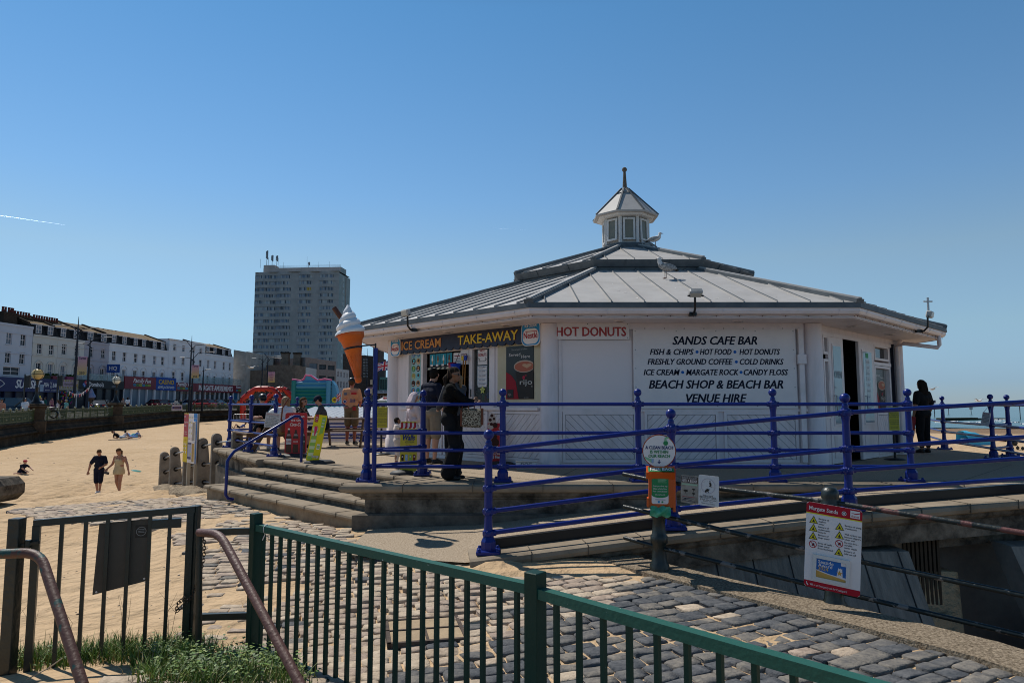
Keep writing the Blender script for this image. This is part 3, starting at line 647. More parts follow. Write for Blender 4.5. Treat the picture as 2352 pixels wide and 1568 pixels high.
# roofs
def roof(name, a0, z0, a1, z1, nseam, hipw, side=ZINC):
    b = MB()
    for k in range(8):
        p0, p1, q1, q0 = octv(a0, z0, k), octv(a0, z0, k+1), octv(a1, z1, k+1), octv(a1, z1, k)
        b.add([p0, p1, q1, q0], [(0, 1, 2, 3)], side)
        nrm = (p1-p0).cross(q0-p0).normalized(); L = (p1-p0).length; dr = (p1-p0)/L
        up = ((q0+q1)/2-(p0+p1)/2); sl_ = up.length; up.normalize(); half = L/2; r_ = (q1-q0).length/2
        for i in range(nseam):
            t = (i+.5)/nseam*2-1; x = t*half
            frac = 1 if abs(x) <= r_ else (half-abs(x))/(half-r_)
            p = (p0+p1)/2+dr*x; b.bar(p+nrm*.014, p+up*sl_*frac+nrm*.014, .014, .03, ZINC2 if False else side, up=nrm)
            b.bar(p+nrm*.03, p+up*sl_*frac+nrm*.03, .018, .008, ZINC2, up=nrm)
    for k in range(8):
        p, q = octv(a0+.01, z0+.02, k), octv(a1, z1+.02, k); b.bar(p, q, hipw, .07, ZINC2); b.bar(p+Vector((0, 0, .045)), q+Vector((0, 0, .045)), hipw*.5, .04, ZINC)
    return b
b = roof('r', 6.8, 2.86, 2.8, 4.22, 10, .17); rq = random.Random(3); p0_, p1_, q0_ = octv(6.8, 2.86, 0), octv(6.8, 2.86, 1), octv(2.8, 4.22, 0); u1_ = (p1_-p0_).normalized(); nr_ = (p1_-p0_).cross(q0_-p0_).normalized(); v1_ = nr_.cross(u1_)
for _ in range(34):
    c_ = (p0_+p1_)/2+u1_*rq.uniform(-2.1, 2.1)+v1_*rq.uniform(.2, 3.6)+nr_*.004; w1_, h1_ = rq.uniform(.01, .03), rq.uniform(.015, .09); b.add([c_-u1_*w1_, c_-v1_*h1_, c_+u1_*w1_*.8, c_+v1_*h1_*.5], [(0, 1, 2, 3)], flat('bird_dropping', (.6, .58, .55)))
sweep(b, [octv(6.8, 2.86, k) for k in range(8)][::-1], [(-.1, .0), (.012, .0), (.02, -.095), (-.06, -.095)], ZINC2, closed=True); K(b, 'roof')
b = roof('r', 3.02, 4.41, .58, 5.27, 4, .13)
sweep(b, [octv(2.86, 4.1, k) for k in range(8)][::-1], [(-.02, 0), (.03, .0), (.04, .15), (.09, .16), (.17, .28), (.18, .31), (.05, .31)], ZINC2, closed=True)
for k in range(8):
    f = octf(3.04, k)
    for x in (.75, 1.75): b.bar(f.p(x, 4.27, -.06), f.p(x, 4.41, .012), .02, .02, ZINC2)
K(b, 'upper_roof')
b = MB(); b.lathe([(.66, 5.2), (.66, 5.36), (.64, 5.4), (.55, 5.4), (.55, 5.2)], CC, ZINC2, 8, False, a0=math.pi/8); K(b, 'lantern_base')
b = MB(); LW = M('flaking_white_paint', (.62, .61, .59), .6, (.24, .2, .17), 14, .3, lo=.6, hi=.72)
b.lathe([(.54, 5.4), (.54, 6.12)], CC, LW, 8, False, a0=math.pi/8)
for k in range(8):
    c = octv(.56, 0, k); b.box(c+Vector((0, 0, 5.76)), (.07, .07, .72), LW, Matrix.Rotation(math.pi/8+k*math.pi/4, 3, 'Z'))
K(b, 'lantern_wall')
for k in range(8):
    f = octf(.555, k); wl = 2*.555*T8; b = MB()
    tilt = .03 if k in (7, 1) else 0
    fr = Fr(f.p(.07, 5.47, .012+tilt), f.R, f.U-f.N*tilt*1.5)
    ww = wl-.14
    for x, y, a, c in ((0, 0, ww, .05), (0, .55, ww, .05), (0, .05, .05, .5), (ww-.05, .05, .05, .5)): b.slab(fr, x, y, a, c, 0, .035, LW)
    o = K(b, 'lantern_window'); b = MB(); b.slab(fr, .05, .05, ww-.1, .5, .005, .012, M('dusty_glass', (.16, .15, .11), .25, (.2, .19, .14), 5)); p_ = b.make('pane', o)
    for vv in p_.data.vertices: vv.co = wm(cafe).inverted() @ vv.co
b = MB(); b.lathe([(.54, 6.1), (.76, 6.12), (.8, 6.16), (.8, 6.2)], CC, LW, 8, False, a0=math.pi/8); K(b, 'lantern_eaves')
b = MB(); a8 = 1/math.cos(math.pi/8)
b.lathe([(.83*a8, 6.17), (.84*a8, 6.21), (.13*a8, 6.98), (.1*a8, 7.02), (.0, 7.04)], CC, ZINC, 8, False, a0=math.pi/8)
for k in range(8): b.bar(octv(.84, 6.215, k), octv(.1, 7.03, k), .045, .035, ZINC2)
b.lathe([(.26*a8, 6.84), (.275*a8, 6.86)], CC, ZINC2, 8, False, a0=math.pi/8)
K(b, 'lantern_roof')
b = MB(); OAK = M('weathered_finial', (.1, .085, .07), .9, (.2, .17, .14), 12, .5, stretch=(6, 6, 1))
b.lathe([(.065, 7.0), (.06, 7.1), (.036, 7.5), (.035, 7.52)], CC, OAK, 10); b.ell(CC+Vector((0, 0, 7.57)), .07, OAK); K(b, 'finial')
# downpipes
b = MB(); f = F0; b.slab(f, 4.53, .1, .09, 2.4, .02, .1, WHITE2); b.slab(f, 4.5, 1.86, .15, .17, .02, .13, WHITE2); K(b, 'downpipe')
b = MB(); f = F1; p = f.p(4.66, .05, .08); e = octf(6.68, 1).p(5.2, 2.66, .06)
b.tube([p, p+Vector((0, 0, 2.4)), p+Vector((.1, -.1, 2.47)), e-Vector((.02, -.02, .26)), e-Vector((0, 0, .2)), e], .045, WHITE2, 10)
for z in (.5, 1.2, 1.9): b.lathe([(.055, z), (.055, z+.04)], p, WHITE2, 10)
K(b, 'downpipe')
# ------------------------------------------------------------------ things on the cafe walls
f = F7
aw = thing('awning_sign', 'navy scalloped ice cream take-away board over the serving hatch', 'sign', f.p(2.3, 2.3, .05))
b = MB(); AWN = M('painted_navy_board', (.005, .012, .045), .45, (.012, .02, .055), 8)
pts = [(0.02, 2.62), (0.02, 2.34)]
n = 21; SL = SIDE-.12
for i in range(n):
    x0 = .02+i*SL/n
    for j in range(1, 7): a = math.pi*j/6; pts.append((x0+SL/n*(1-math.cos(a))/2, 2.34-.085*math.sin(a)))
pts += [(.02+SL, 2.62)]
b.prism([f.p(x, y, .08) for x, y in pts], f.N*.04, AWN)
b.make('board', aw, True)
b = MB(); ORG = flat('faded_orange_letters', (.62, .3, .1)); RO = flat('letter_outline_red', (.3, .03, .02))
for body, x, w_, m in (('ICE CREAM', 1.17, 1.4, ORG), ('TAKE-AWAY', 3.3, 1.75, YEL)):
    b = MB(); b.text(f, body, x, 2.35, .195, RO, w_=w_+.02, bold=.055, n=.124); b.text(f, body, x, 2.355, .185, m, w_=w_, bold=.025, n=.128); b.make('lettering', aw, True)
LB = flat('logo_blue', (.02, .24, .5)); LR = flat('logo_red', (.4, .012, .03))
for cx, w_, h in ((.24, .38, .43), (4.52, .48, .46)):
    b = MB(); cy = 2.44
    b.rslab(f, cx-w_/2, cy-h/2, w_, h, .12, .121, .14, SIGNW, 8); b.rslab(f, cx-w_/2+.015, cy-h/2+.015, w_-.03, h-.03, .11, .14, .142, LB, 8)
    b.rslab(f, cx-w_/2+.04, cy-h/2+.035, w_-.08, h*.62, .12, .142, .144, SIGNW, 8)
    b.text(f, 'ICE CREAM', cx, cy+h*.26, .05, SIGNW, w_=w_*.62, n=.146, bold=.02); b.text(f, 'Nestlé', cx, cy-.09, .11, LR, w_=w_*.74, n=.147, bold=.035)
    b.rect(f, cx-w_*.27, cy+.03, w_*.62, .012, LR, .147)
    tag(b.make('logo_badge'), 'oval blue and white ice cream badge at the '+('far left' if cx < 1 else 'right')+' end of the navy board', 'sign', 'badges on the navy board')
b = MB(); TQ = flat('turquoise_poster', (.33, .5, .5)); b.slab(f, .6, 1.18, .46, 1.12, -.06, -.04, TQ)
cols = [(.05, .03, .02), (.03, .03, .03), (.02, .18, .45), (.5, .28, .1), (.09, .03, .02), (.02, .2, .4), (.35, .4, .12), (.4, .2, .08), (.05, .25, .08), (.1, .45, .5)]
for i in range(3):
    for j in range(7):
        x, y = .71+.17*i, 1.27+.165*j
        if x < 1.03: b.disc(f, x, y, .07, flat('flavour_%d' % ((i*3+j*2) % 10), cols[(i*3+j*2) % 10]), -.037); b.disc(f, x+.01, y+.015, .035, flat('flavour_%d' % ((i+j*3+4) % 10), cols[(i+j*3+4) % 10]), -.033, k=9); b.rect(f, x-.035, y-.04, .07, .012, SIGNW, -.031)
tag(b.make('flavour_poster'), 'pale turquoise poster with rows of round ice cream pictures left of the hatch', 'poster')
b = MB(); b.slab(f, 1.3, 1.93, .8, .3, -.02, -.012, flat('cone_photo_backing', (.012, .012, .012)))
for i, (c1, c2) in enumerate([((.75, .72, .66), (.03, .3, .38)), ((.2, .1, .05), (.02, .25, .35)), ((.7, .7, .66), (.02, .33, .42)), ((.12, .06, .04), (.02, .25, .36))]):
    x = 1.34+.19*i; b.rect(f, x, 1.98, .175, .24, flat('cone_sky', (.02, .26, .36)), -.01); b.fpoly(f, [(x+.06, 2.08), (x+.085, 1.99), (x+.11, 2.08)], flat('wafer', (.45, .26, .1)), -.008)
    for q, r in ((2.09, .035), (2.12, .03), (2.15, .022), (2.175, .012)): b.disc(f, x+.085, q, r, flat('swirl_%d' % i, c1), -.006+.001*(q-2), ry=.02, k=10)
    b.rect(f, x+.02, 1.955, .08, .04, SIGNW, -.007)
tag(b.make('menu_board'), 'row of four soft ice cream photographs over the hatch opening', 'menu board')
b = MB(); b.slab(f, 1.25, 1.88, 1.1, .05, -.03, .0, BLACK)
for i in range(7): b.fpoly(f, [(1.28+.155*i, 1.885), (1.36+.155*i, 1.885), (1.39+.155*i, 1.925), (1.31+.155*i, 1.925)], flat('cream_stripe', (.5, .48, .36)), .004)
tag(b.make('striped_shutter_bar'), 'black and cream striped bar across the top of the serving hatch', 'bar')
b = MB(); b.slab(f, 2.14, 1.93, .24, .28, -.01, -.004, SIGNW); b.rect(f, 2.18, 2.13, .16, .02, RED, -.002)
for i, l in enumerate(('PLEASE NOTE', 'WE DO NOT FILL', 'WATER BOTTLES', 'THANK YOU')): b.text(f, l, 2.26, 2.13-.055*i, .022, NAVY, n=-.001, maxw=.2, bold=.01)
tag(b.make('paper_notice'), 'small white paper notice with four short lines above the hatch', 'notice')
b = MB(); b.slab(f, 2.41, 1.95, .25, .31, .024, .03, SIGNW); b.text(f, 'OPEN', 2.535, 2.08, .1, flat('maroon_print', (.16, .02, .05)), w_=.22, n=.033, bold=.01)
tag(b.make('open_sign'), 'white OPEN sign hanging in the serving hatch', 'sign')
b = MB()
b.slab(f, 2.87, 1.93, .28, .3, -.038, -.034, SIGNW); b.text(f, 'HOT', 3.01, 2.19, .045, LR, n=-.03, bold=.02); b.text(f, 'DONUTS', 3.01, 2.1, .06, LR, w_=.24, n=-.03, bold=.03); b.text(f, '6 for £4.50', 3.01, 1.99, .03, NAVY, n=-.03)
for sx_ in (-.1, .1):
    for q in range(3): b.disc(f, 3.01+sx_+.015*math.sin(q*2), 2.04+.02*q-.02, .012, BLACK, -.03, k=8)
tag(b.make('price_notice'), 'white hot donuts price sheet in the right hatch pane', 'notice')
b = MB(); b.slab(f, 2.86, 1.52, .29, .39, -.038, -.034, flat('menu_blue', (.4, .46, .52)))
for i, l in enumerate(('Takeaway Menu', 'HOT DRINKS', 'COLD DRINKS', 'HOT FOOD', 'HOT DONUTS')):
    y = 1.88-.086*i; b.slab(f, 2.875, y-.055, .26, .072, -.034, -.032, SIGNW); b.text(f, l, 3.005, y-.01, .022, NAVY, n=-.03, bold=.02, maxw=.22)
    for q in range(3): b.rect(f, 2.89, y-.022-.012*q, .2-.03*q, .003, flat('grey_print', (.3, .3, .33)), -.03)
tag(b.make('takeaway_menu'), 'long takeaway menu sheets stuck in the right hatch pane', 'menu')
b = MB(); b.fpoly(f, [(3.02+.085*(1 if i % 2 == 0 else .55)*math.cos(R_(90+36*i)), 1.42+.085*(1 if i % 2 == 0 else .55)*math.sin(R_(90+36*i))) for i in range(10)], flat('pale_yellow_card', (.6, .6, .15)), -.03)
for q in range(3): b.rect(f, 2.99, 1.4+.02*q, .06, .005, NAVY, -.027)
tag(b.make('star_card'), 'pale yellow star shaped card in the hatch pane', 'card')
b = MB()
for i, (x, y, c, r) in enumerate([(2.83, 1.27, (.03, .2, .06), .045), (2.9, 1.24, (.3, .02, .03), .04), (2.97, 1.3, (.02, .05, .3), .05), (3.05, 1.25, (.35, .2, .02), .045), (2.84, 1.42, (.2, .35, .02), .04)]): b.lathe([(r*.7, 0), (r, .05), (r*.95, .1), (r*.5, .13)], f.p(x, y-.05, -.25), flat('toy_%d' % i, c), 10)
tag(b.make('toy_display'), 'small coloured tubs and toys behind the hatch pane', 'toys', kind='stuff')
# coffee posters
def coffee(fr, w_, h, lab, name='coffee_poster'):
    b = MB(); b.slab(fr, 0, 0, w_, h, .0, .01, M('poster_black', (.012, .012, .012), .3))
    b.fpoly(fr, [(0, 0), (w_*.47, 0), (w_*.36, h*.33), (w_*.2, h*.45), (0, h*.52)], flat('poster_crimson', (.3, .008, .02)), .013)
    b.fpoly(fr, [(w_*.36, h*.52), (w_*.5, 0), (w_, 0), (w_, h*.52)], flat('cup_charcoal', (.028, .024, .022)), .016)
    q = [(x, y) for x, y in [(w_*.3+w_*.75*.5*(1-math.cos(a)), h*.61+h*.115*math.sin(a)) for a in [math.pi*2*i/28 for i in range(28)]]]
    b.fpoly(fr, [(min(x, w_), y) for x, y in q], flat('cup_rim', (.5, .38, .3)), .018)
    q = [(w_*.33+w_*.69*.5*(1-math.cos(a)), h*.605+h*.095*math.sin(a)) for a in [math.pi*2*i/28 for i in range(28)]]
    b.fpoly(fr, [(min(x, w_-.004), y) for x, y in q], flat('coffee_foam', (.42, .12, .07)), .02)
    q = [(w_*.78+w_*.17*math.sin(a)**3, h*.62+h*.05*(13*math.cos(a)-5*math.cos(2*a)-2*math.cos(3*a)-math.cos(4*a))/16) for a in [-math.pi*2*i/24 for i in range(24)]]
    b.fpoly(fr, q[::-1], flat('foam_heart', (.55, .33, .2)), .023)
    b.text(fr, 'The real spirit of coffee...', w_*.5, h*.92, h*.03, flat('chalk', (.4, .4, .4)), n=.014, maxw=w_*.9, shear=.15)
    b.text(fr, 'Served', w_*.32, h*.81, h*.06, SIGNW, n=.014, w_=w_*.42); b.text(fr, 'Here', w_*.73, h*.765, h*.06, SIGNW, n=.014, w_=w_*.31)
    b.text(fr, 'rijo', w_*.74, h*.27, h*.1, flat('warm_white', (.55, .52, .48)), n=.02, w_=w_*.44); b.text(fr, '42', w_*.94, h*.22, h*.03, flat('warm_white', (.5, .5, .5)), n=.02)
    for hx, hy, r in ((.66, .4, .05), (.74, .435, .022)): b.disc(fr, w_*hx, h*hy, w_*r, flat('heart_red', (.4, .02, .05)), .02, k=8)
    b.slab(fr, w_*.05, h*.02, w_*.23, h*.16, .013, .017, BLACK); b.text(fr, 'rijo', w_*.15, h*.07, h*.045, flat('pinkish', (.5, .35, .35)), n=.02)
    b.text(fr, '0800 023 4240', w_*.75, h*.02, h*.014, flat('chalk', (.4, .4, .4)), n=.02, maxw=w_*.3)
    return tag(b.make(name), lab, 'poster')
b = MB(); b.slab(f, 3.5, 1.13, 1.17, 1.17, .0, .012, M('cream_panel', (.5, .43, .28), .6, (.56, .5, .36), 2)); tag(b.make('cream_panel'), 'yellowed cream panel behind the coffee poster right of the hatch', 'panel')
coffee(Fr(f.p(3.75, 1.23, .012), f.R), .73, 1.01, 'large dark coffee cup poster on the cream panel')
coffee(Fr(F1.p(3.4, .98, -.058), F1.R), .68, .94, 'coffee cup poster behind glass beside the cafe door')
f = F0
b = MB(); b.slab(f, .06, 2.31, 1.4, .3, .055, .075, SIGNW); b.text(f, 'HOT DONUTS', .765, 2.37, .165, M('worn_red_letters', (.33, .015, .02), .5, (.4, .06, .06), 9), w_=1.28, bold=.045, n=.078)
for x, y in ((.09, 2.34), (1.43, 2.34), (.09, 2.585), (1.43, 2.585), (.7, 2.59)): b.disc(f, x, y, .009, BLACK, .078, k=7)
tag(b.make('shop_sign'), 'white HOT DONUTS board with worn red letters under the eaves', 'sign')
b = MB(); b.slab(f, 1.53, 1.06, 2.96, 1.44, .035, .06, SIGNW); INK = flat('sign_navy', (.004, .007, .025)); DB = flat('sign_dot_blue', (.01, .12, .42))
for body, x, y, h, w_ in (('SANDS CAFE BAR', 3.02, 2.215, .15, 1.55), ('FRESHLY GROUND COFFEE', 2.56, 1.85, .105, 1.55), ('COLD DRINKS', 3.86, 1.85, .105, .8), ('FISH & CHIPS', 2.23, 2.03, .105, .8), ('HOT FOOD', 3.03, 2.03, .105, .58), ('HOT DONUTS', 3.83, 2.03, .105, .74), ('ICE CREAM', 2.04, 1.66, .105, .66), ('MARGATE ROCK', 2.96, 1.66, .105, .96), ('CANDY FLOSS', 3.93, 1.66, .105, .81), ('BEACH SHOP & BEACH BAR', 3.02, 1.42, .15, 2.44), ('VENUE HIRE', 3.02, 1.17, .15, 1.1)):
    b.text(f, body, x, y, h, INK, w_=w_, bold=.045, shear=.25, n=.064)
for x, y in ((2.69, 2.08), (3.38, 2.08), (3.4, 1.9), (2.42, 1.71), (3.48, 1.71)): b.disc(f, x, y, .028, DB, .064, k=14)
for i in range(5):
    for j in range(5):
        if i in (0, 4) or j in (0, 4) or (i+j) % 2: b.disc(f, 1.57+2.88*i/4+(.0 if i in (0, 4) else .03), 1.1+1.36*j/4, .013, flat('screw_cap', (.5, .5, .5)), .063, k=8); b.disc(f, 1.57+2.88*i/4+(.0 if i in (0, 4) else .03), 1.1+1.36*j/4, .005, BLACK, .066, k=6)
for i in range(8): b.disc(f, 1.75+.36*i, 2.51, .012, flat('rusty_clip', (.1, .03, .015)), .05, k=6)
tag(b.make('menu_sign'), 'big white SANDS CAFE BAR board listing food in navy brush letters', 'sign')
# floodlights
def flood(p, out, lab, tilt=.3, stick=False):
    p = Vector(p); out = Vector(out).normalized(); sd = Vector((-out.y, out.x, 0))
    t = thing('floodlight', lab, 'floodlight', p, group='floodlights on the eaves')
    b = MB(); b.tube([p, p+out*.12, p+out*.19+Vector((0, 0, .07)), p+out*.2+Vector((0, 0, .28))], .02, BLACK, 8); b.box(p+out*.02, (.12, .08, .06), BLACK); b.make('arm', t, True)
    b = MB(); c = p+out*.24+Vector((0, 0, .33)); rot = Matrix((sd, out, Vector((0, 0, 1)))).transposed() @ Matrix.Rotation(-tilt, 3, 'X')
    b.box(c, (.22, .1, .14), M('lamp_housing', (.45, .44, .42), .5, (.3, .29, .27), 9), rot, bev=.02); b.box(c-Vector((0, 0, .05)), (.27, .02, .02), BLACK, rot); b.make('housing', t, True)
    b = MB(); b.box(c+rot @ Vector((0, .052, 0)), (.18, .008, .1), M('lamp_glass', (.5, .5, .46), .15), rot); b.make('lens', t, True)
    if stick: b = MB(); b.tube([p+out*.22+Vector((0, 0, .3)), p+out*.22+Vector((0, 0, .68))], .022, STEEL, 8); b.tube([p+out*.22+Vector((-.09, 0, .6)), p+out*.22+Vector((.09, 0, .6))], .014, STEEL, 6); b.make('stub_pole', t, True)
f = octf(6.72, 7); flood(f.p(2.35, 2.64, .02), f.N, 'pale floodlight on a bent black arm above the serving hatch')
f = octf(6.72, 0); flood(f.p(2.76, 2.66, .02), f.N, 'floodlight on the eaves above the white menu board', .9)
f = octf(6.72, 1); flood(f.p(3.55, 2.64, .02), f.N, 'floodlight with a stub pole on the right hand eaves', .2, True)
# buckets and spades hung in the hatch, ice cream tub, litter
f = F7
b = MB(); p = f.p(2.33, 1.85, .12)
for i, (dx, z, r, c) in enumerate([(0, -.1, .1, (.35, .01, .015)), (.03, 0, .115, (.01, .05, .4)), (-.08, .03, .09, (.4, .02, .03))]):
    q = p+f.R*dx+Vector((0, 0, z)); prof = [(r*.72, -.13), (r*.8, -.02), (r, .12), (r*.92, .12), (r*.7, -.1)]
    b.lathe(prof, q, flat('bucket_%d' % i, c, .3), 12)
b.tube([p+Vector((0, 0, .1)), p+f.R*.1+Vector((0, 0, .28)), p+f.R*.16+Vector((0, 0, .38))], .006, BLACK, 5)
tag(b.make('toy_buckets'), 'blue and red seaside buckets hung in a bunch at the hatch', 'buckets')
for i, (dx, hc, bc) in enumerate([(.22, (.3, .13, .03), (.6, .42, .02)), (.29, (.3, .15, .06), (.01, .05, .35))]):
    t = thing('toy_spade', ('yellow' if i == 0 else 'blue')+' bladed toy spade with wooden handle hung at the hatch', 'spade', f.p(2.33+dx, 1.2, .1))
    b = MB(); b.tube([f.p(2.33+dx, 1.5, .1), f.p(2.33+dx+.03, 2.08, .1)], .013, flat('spade_handle', hc), 8); b.make('handle', t, True)
    b = MB(); b.slab(f, 2.28+dx, 1.24, .09, .25, .095, .11, flat('spade_blade_%d' % i, bc)); b.make('blade', t, True)
    b = MB(); b.slab(f, 2.31+dx, 2.03, .08, .09, .09, .115, flat('spade_grip_%d' % i, bc)); b.make('grip', t, True)
b = MB(); c = on(1282, 1066, .03); c = Vector((.25, 12.15, .002)); b.box(c+Vector((0, 0, .07)), (.36, .24, .14), M('white_plastic', (.6, .62, .62), .4), bev=.02); b.box(c+Vector((0, 0, .145)), (.38, .26, .02), M('white_plastic', (.6, .62, .62), .4))
b.text(Fr(c+Vector((-.1, -.121, .03)), (1, 0, 0)), 'DOG', .1, .03, .06, NAVY, n=.004); tag(b.make('water_tub'), 'white plastic tub marked DOG at the foot of the corner column', 'tub')
# ------------------------------------------------------------------ blue railings
def post_mesh():
    b = MB()
    b.box((0, 0, .02), (.26, .26, .04), BLUE, bev=.008)
    for sx in (-1, 1):
        for sy in (-1, 1): b.lathe([(.02, .04), (.02, .06), (.01, .066)], (sx*.1, sy*.1, 0), BLUE, 6)
    b.lathe([(.085, .04), (.085, .13), (.045, .205), (.044, .25)], (0, 0, 0), BLUE, 8, False, a0=math.pi/8)
    b.lathe([(.05, .24), (.045, .3), (.041, .42), (.045, .5), (.045, .66), (.044, .8), (.041, 1.0), (.05, 1.06), (.054, 1.1), (.052, 1.16), (.032, 1.19), (.04, 1.2), (.03, 1.215), (.024, 1.235), (.03, 1.25)], (0, 0, 0), BLUE, 14)
    for z, h in ((.215, .09), (.45, .09), (.70, .09), (1.12, .1)):
        b.box((0, 0, z), (.108, .108, h), BLUE, bev=.02)
        for sx, sy in ((0, 1), (0, -1), (1, 0), (-1, 0)):
            rot = Matrix.Rotation(math.pi/2, 3, 'X') if sy else Matrix.Rotation(math.pi/2, 3, 'Y')
            b.ell((sx*.054, sy*.054, z), (.036 if sy else .012, .036 if sx else .012, .036), BLUE, 10, 6)
    b.ell((0, 0, 1.29), .058, BLUE, 16, 10)
    return b
POSTM = None
def railing(label, runs, group=None, heads=(1.12, .70, .45, .215), extra=None):
    global POSTM
    allp = []
    for r in runs:
        for q in r:
            if not any((Vector(q)-w_).length < .05 for w_ in allp): allp.append(Vector(q))
    t = thing('blue_railing', label, 'railing', allp[0], 0, group)
    for q in allp:
        if q in [Vector(e) for e in (extra or [])]: continue
        if POSTM is None: o = post_mesh().make('post', t); POSTM = o.data
        else: o = bpy.data.objects.new('post', POSTM); COL.objects.link(o); o.parent = t
        o.location = q-allp[0]
    for r in runs:
        for p, q in zip(r[:-1], r[1:]):
            p = Vector(p); q = Vector(q); d = (q-p).normalized()
            for h in heads:
                b = MB(); e = Vector((0, 0, h)); b.tube([p+e+d*.05, q+e-d*.05], .026, BLUE, 12); b.tube([p+e+d*.055, p+e+d*.085], .036, BLUE, 10); b.tube([q+e-d*.085, q+e-d*.055], .036, BLUE, 10); b.make('rail', t, True)
    return t
fy = 10.08
FP = [(-2.12+1.985*i, fy, .012) for i in range(5)]
railing('long blue railing along the front edge of the cafe deck', [FP, [FP[0], (-1.42, 10.98, .012)]])
RPT = [(-.26, 7.68, -.5), (1.82, 7.87, -.27), (3.92, 8.07, -.09), (6.42, 8.32, .05)]
railing('blue railing sloping up along the ramp kerb', [RPT])
railing('blue railing round the balcony tables left of the steps', [[(-5.15, 14.95, .012), (-6.25, 16.45, .012), (-7.45, 18.15, .012), (-6.5, 20.75, .012), (-4.5, 20.95, .012), (-2.5, 21.1, .012)]])
railing('blue railing on the shaded seaward side of the deck', [[(12.3, 20.4, .0), (10.95, 17.45, .0), (10.05, 14.4, .0), (8.75, 10.9, .0)], [(10.05, 14.4, .0), (10.9, 15.1, .0)]])
b = MB(); p = [(-4.12, 13.5, .01), (-4.12, 13.5, .82), (-4.17, 13.44, .9), (-4.24, 13.37, .9), (-5.12, 12.72, .27), (-5.17, 12.67, .18), (-5.2, 12.62, .1), (-5.2, 12.6, -.5), (-5.17, 12.63, -.57), (-5.1, 12.7, -.6)]
b.tube(p, .028, BLUE, 12); tag(b.make('step_handrail'), 'blue tube handrail descending the stone steps', 'handrail')
# ------------------------------------------------------------------ giant ice cream cone on its pole
b = MB(); b.tube([(-1.99, 9.98, .01), (-2.0, 9.98, 1.95)], .034, BLUE, 12); b.box((-1.99, 9.98, .02), (.14, .14, .03), BLUE)
for z in (1.42, 1.55): b.box((-2.045, 9.95, z-.1), (.03, .03, .07), M('old_bracket', (.4, .33, .25), .7))
tag(b.make('sign_pole'), 'plain blue pole beside the corner post of the front railing', 'pole')
b0, b1 = Vector((-2.222, 9.9, 1.46)), Vector((-2.362, 9.93, 2.16)); ax = (b1-b0).normalized(); rot = Vector((0, 0, 1)).rotation_difference(ax).to_matrix()
cone = thing('giant_ice_cream', 'giant model ice cream cone with flake strapped to the blue pole', 'ice cream model', b0)
def onax(bm):
    bm.v = [tuple(b0+rot @ Vector(q)) for q in bm.v]; return bm
WAF = M('orange_wafer', (.72, .135, .008), .4, (.6, .1, .006), 6, .1, 20)
b = MB(); b.lathe([(.03, -.02), (.045, 0), (.052, .06), (.046, .065), (.1, .36), (.128, .47), (.133, .48), (.128, .5), (.155, .6), (.185, .64), (.195, .7), (.19, .725)], (0, 0, 0), WAF, 24)
for kk in range(10):
    for sg in (1, -1):
        pts = []
        for i in range(7):
            z = .07+.4*i/6; r = .046+(z-.065)*.183; a = kk*math.pi/5+sg*i*.16; pts.append((r*math.cos(a), r*math.sin(a), z))
        b.tube(pts, .0045, WAF, 5, False)
onax(b).make('wafer_cone', cone, True)
b = MB(); ICE = M('glossy_white_ice', (.78, .78, .79), .3)
V = []; nseg = 40; rows = 46
for j in range(rows+1):
    t = j/rows; z = .70+.44*t; R0 = .192*(1-t**1.5)*(1-.12*t)+.012
    for i in range(nseg):
        a = 2*math.pi*i/nseg; ph = (t*3.7 - a/(2*math.pi)) % 1
        bulge = .79+.27*abs(math.sin(math.pi*ph))**.6
        V.append((R0*bulge*math.cos(a)*1.05+.03*t**2, R0*bulge*math.sin(a)*1.05, z))
b.add(V, [(j*nseg+i, j*nseg+(i+1) % nseg, (j+1)*nseg+(i+1) % nseg, (j+1)*nseg+i) for j in range(rows) for i in range(nseg)], ICE, True); b.add(V[-nseg:], [tuple(range(nseg))], ICE)
onax(b).make('ice_swirl', cone, True)
b = MB(); b.tube([(-.07, -.02, .92), (-.165, -.04, 1.13)], .038, M('chocolate_flake', (.07, .02, .012), .6, (.1, .035, .02), 10, .4, 30, stretch=(4, 4, 1)), 9); onax(b).make('chocolate_flake', cone, True)
b = MB(); b.lathe([(.128, .47), (.134, .475), (.134, .495), (.13, .5)], (0, 0, 0), BLACK, 20); onax(b); b.bar((-2.25, 9.9, 1.97), (-2.0, 9.97, 2.0), .02, .02, BLACK); b.bar((-2.0, 9.97, 2.02), (-2.0, 9.97, 1.9), .02, .02, BLACK); b.make('strap', cone, True)
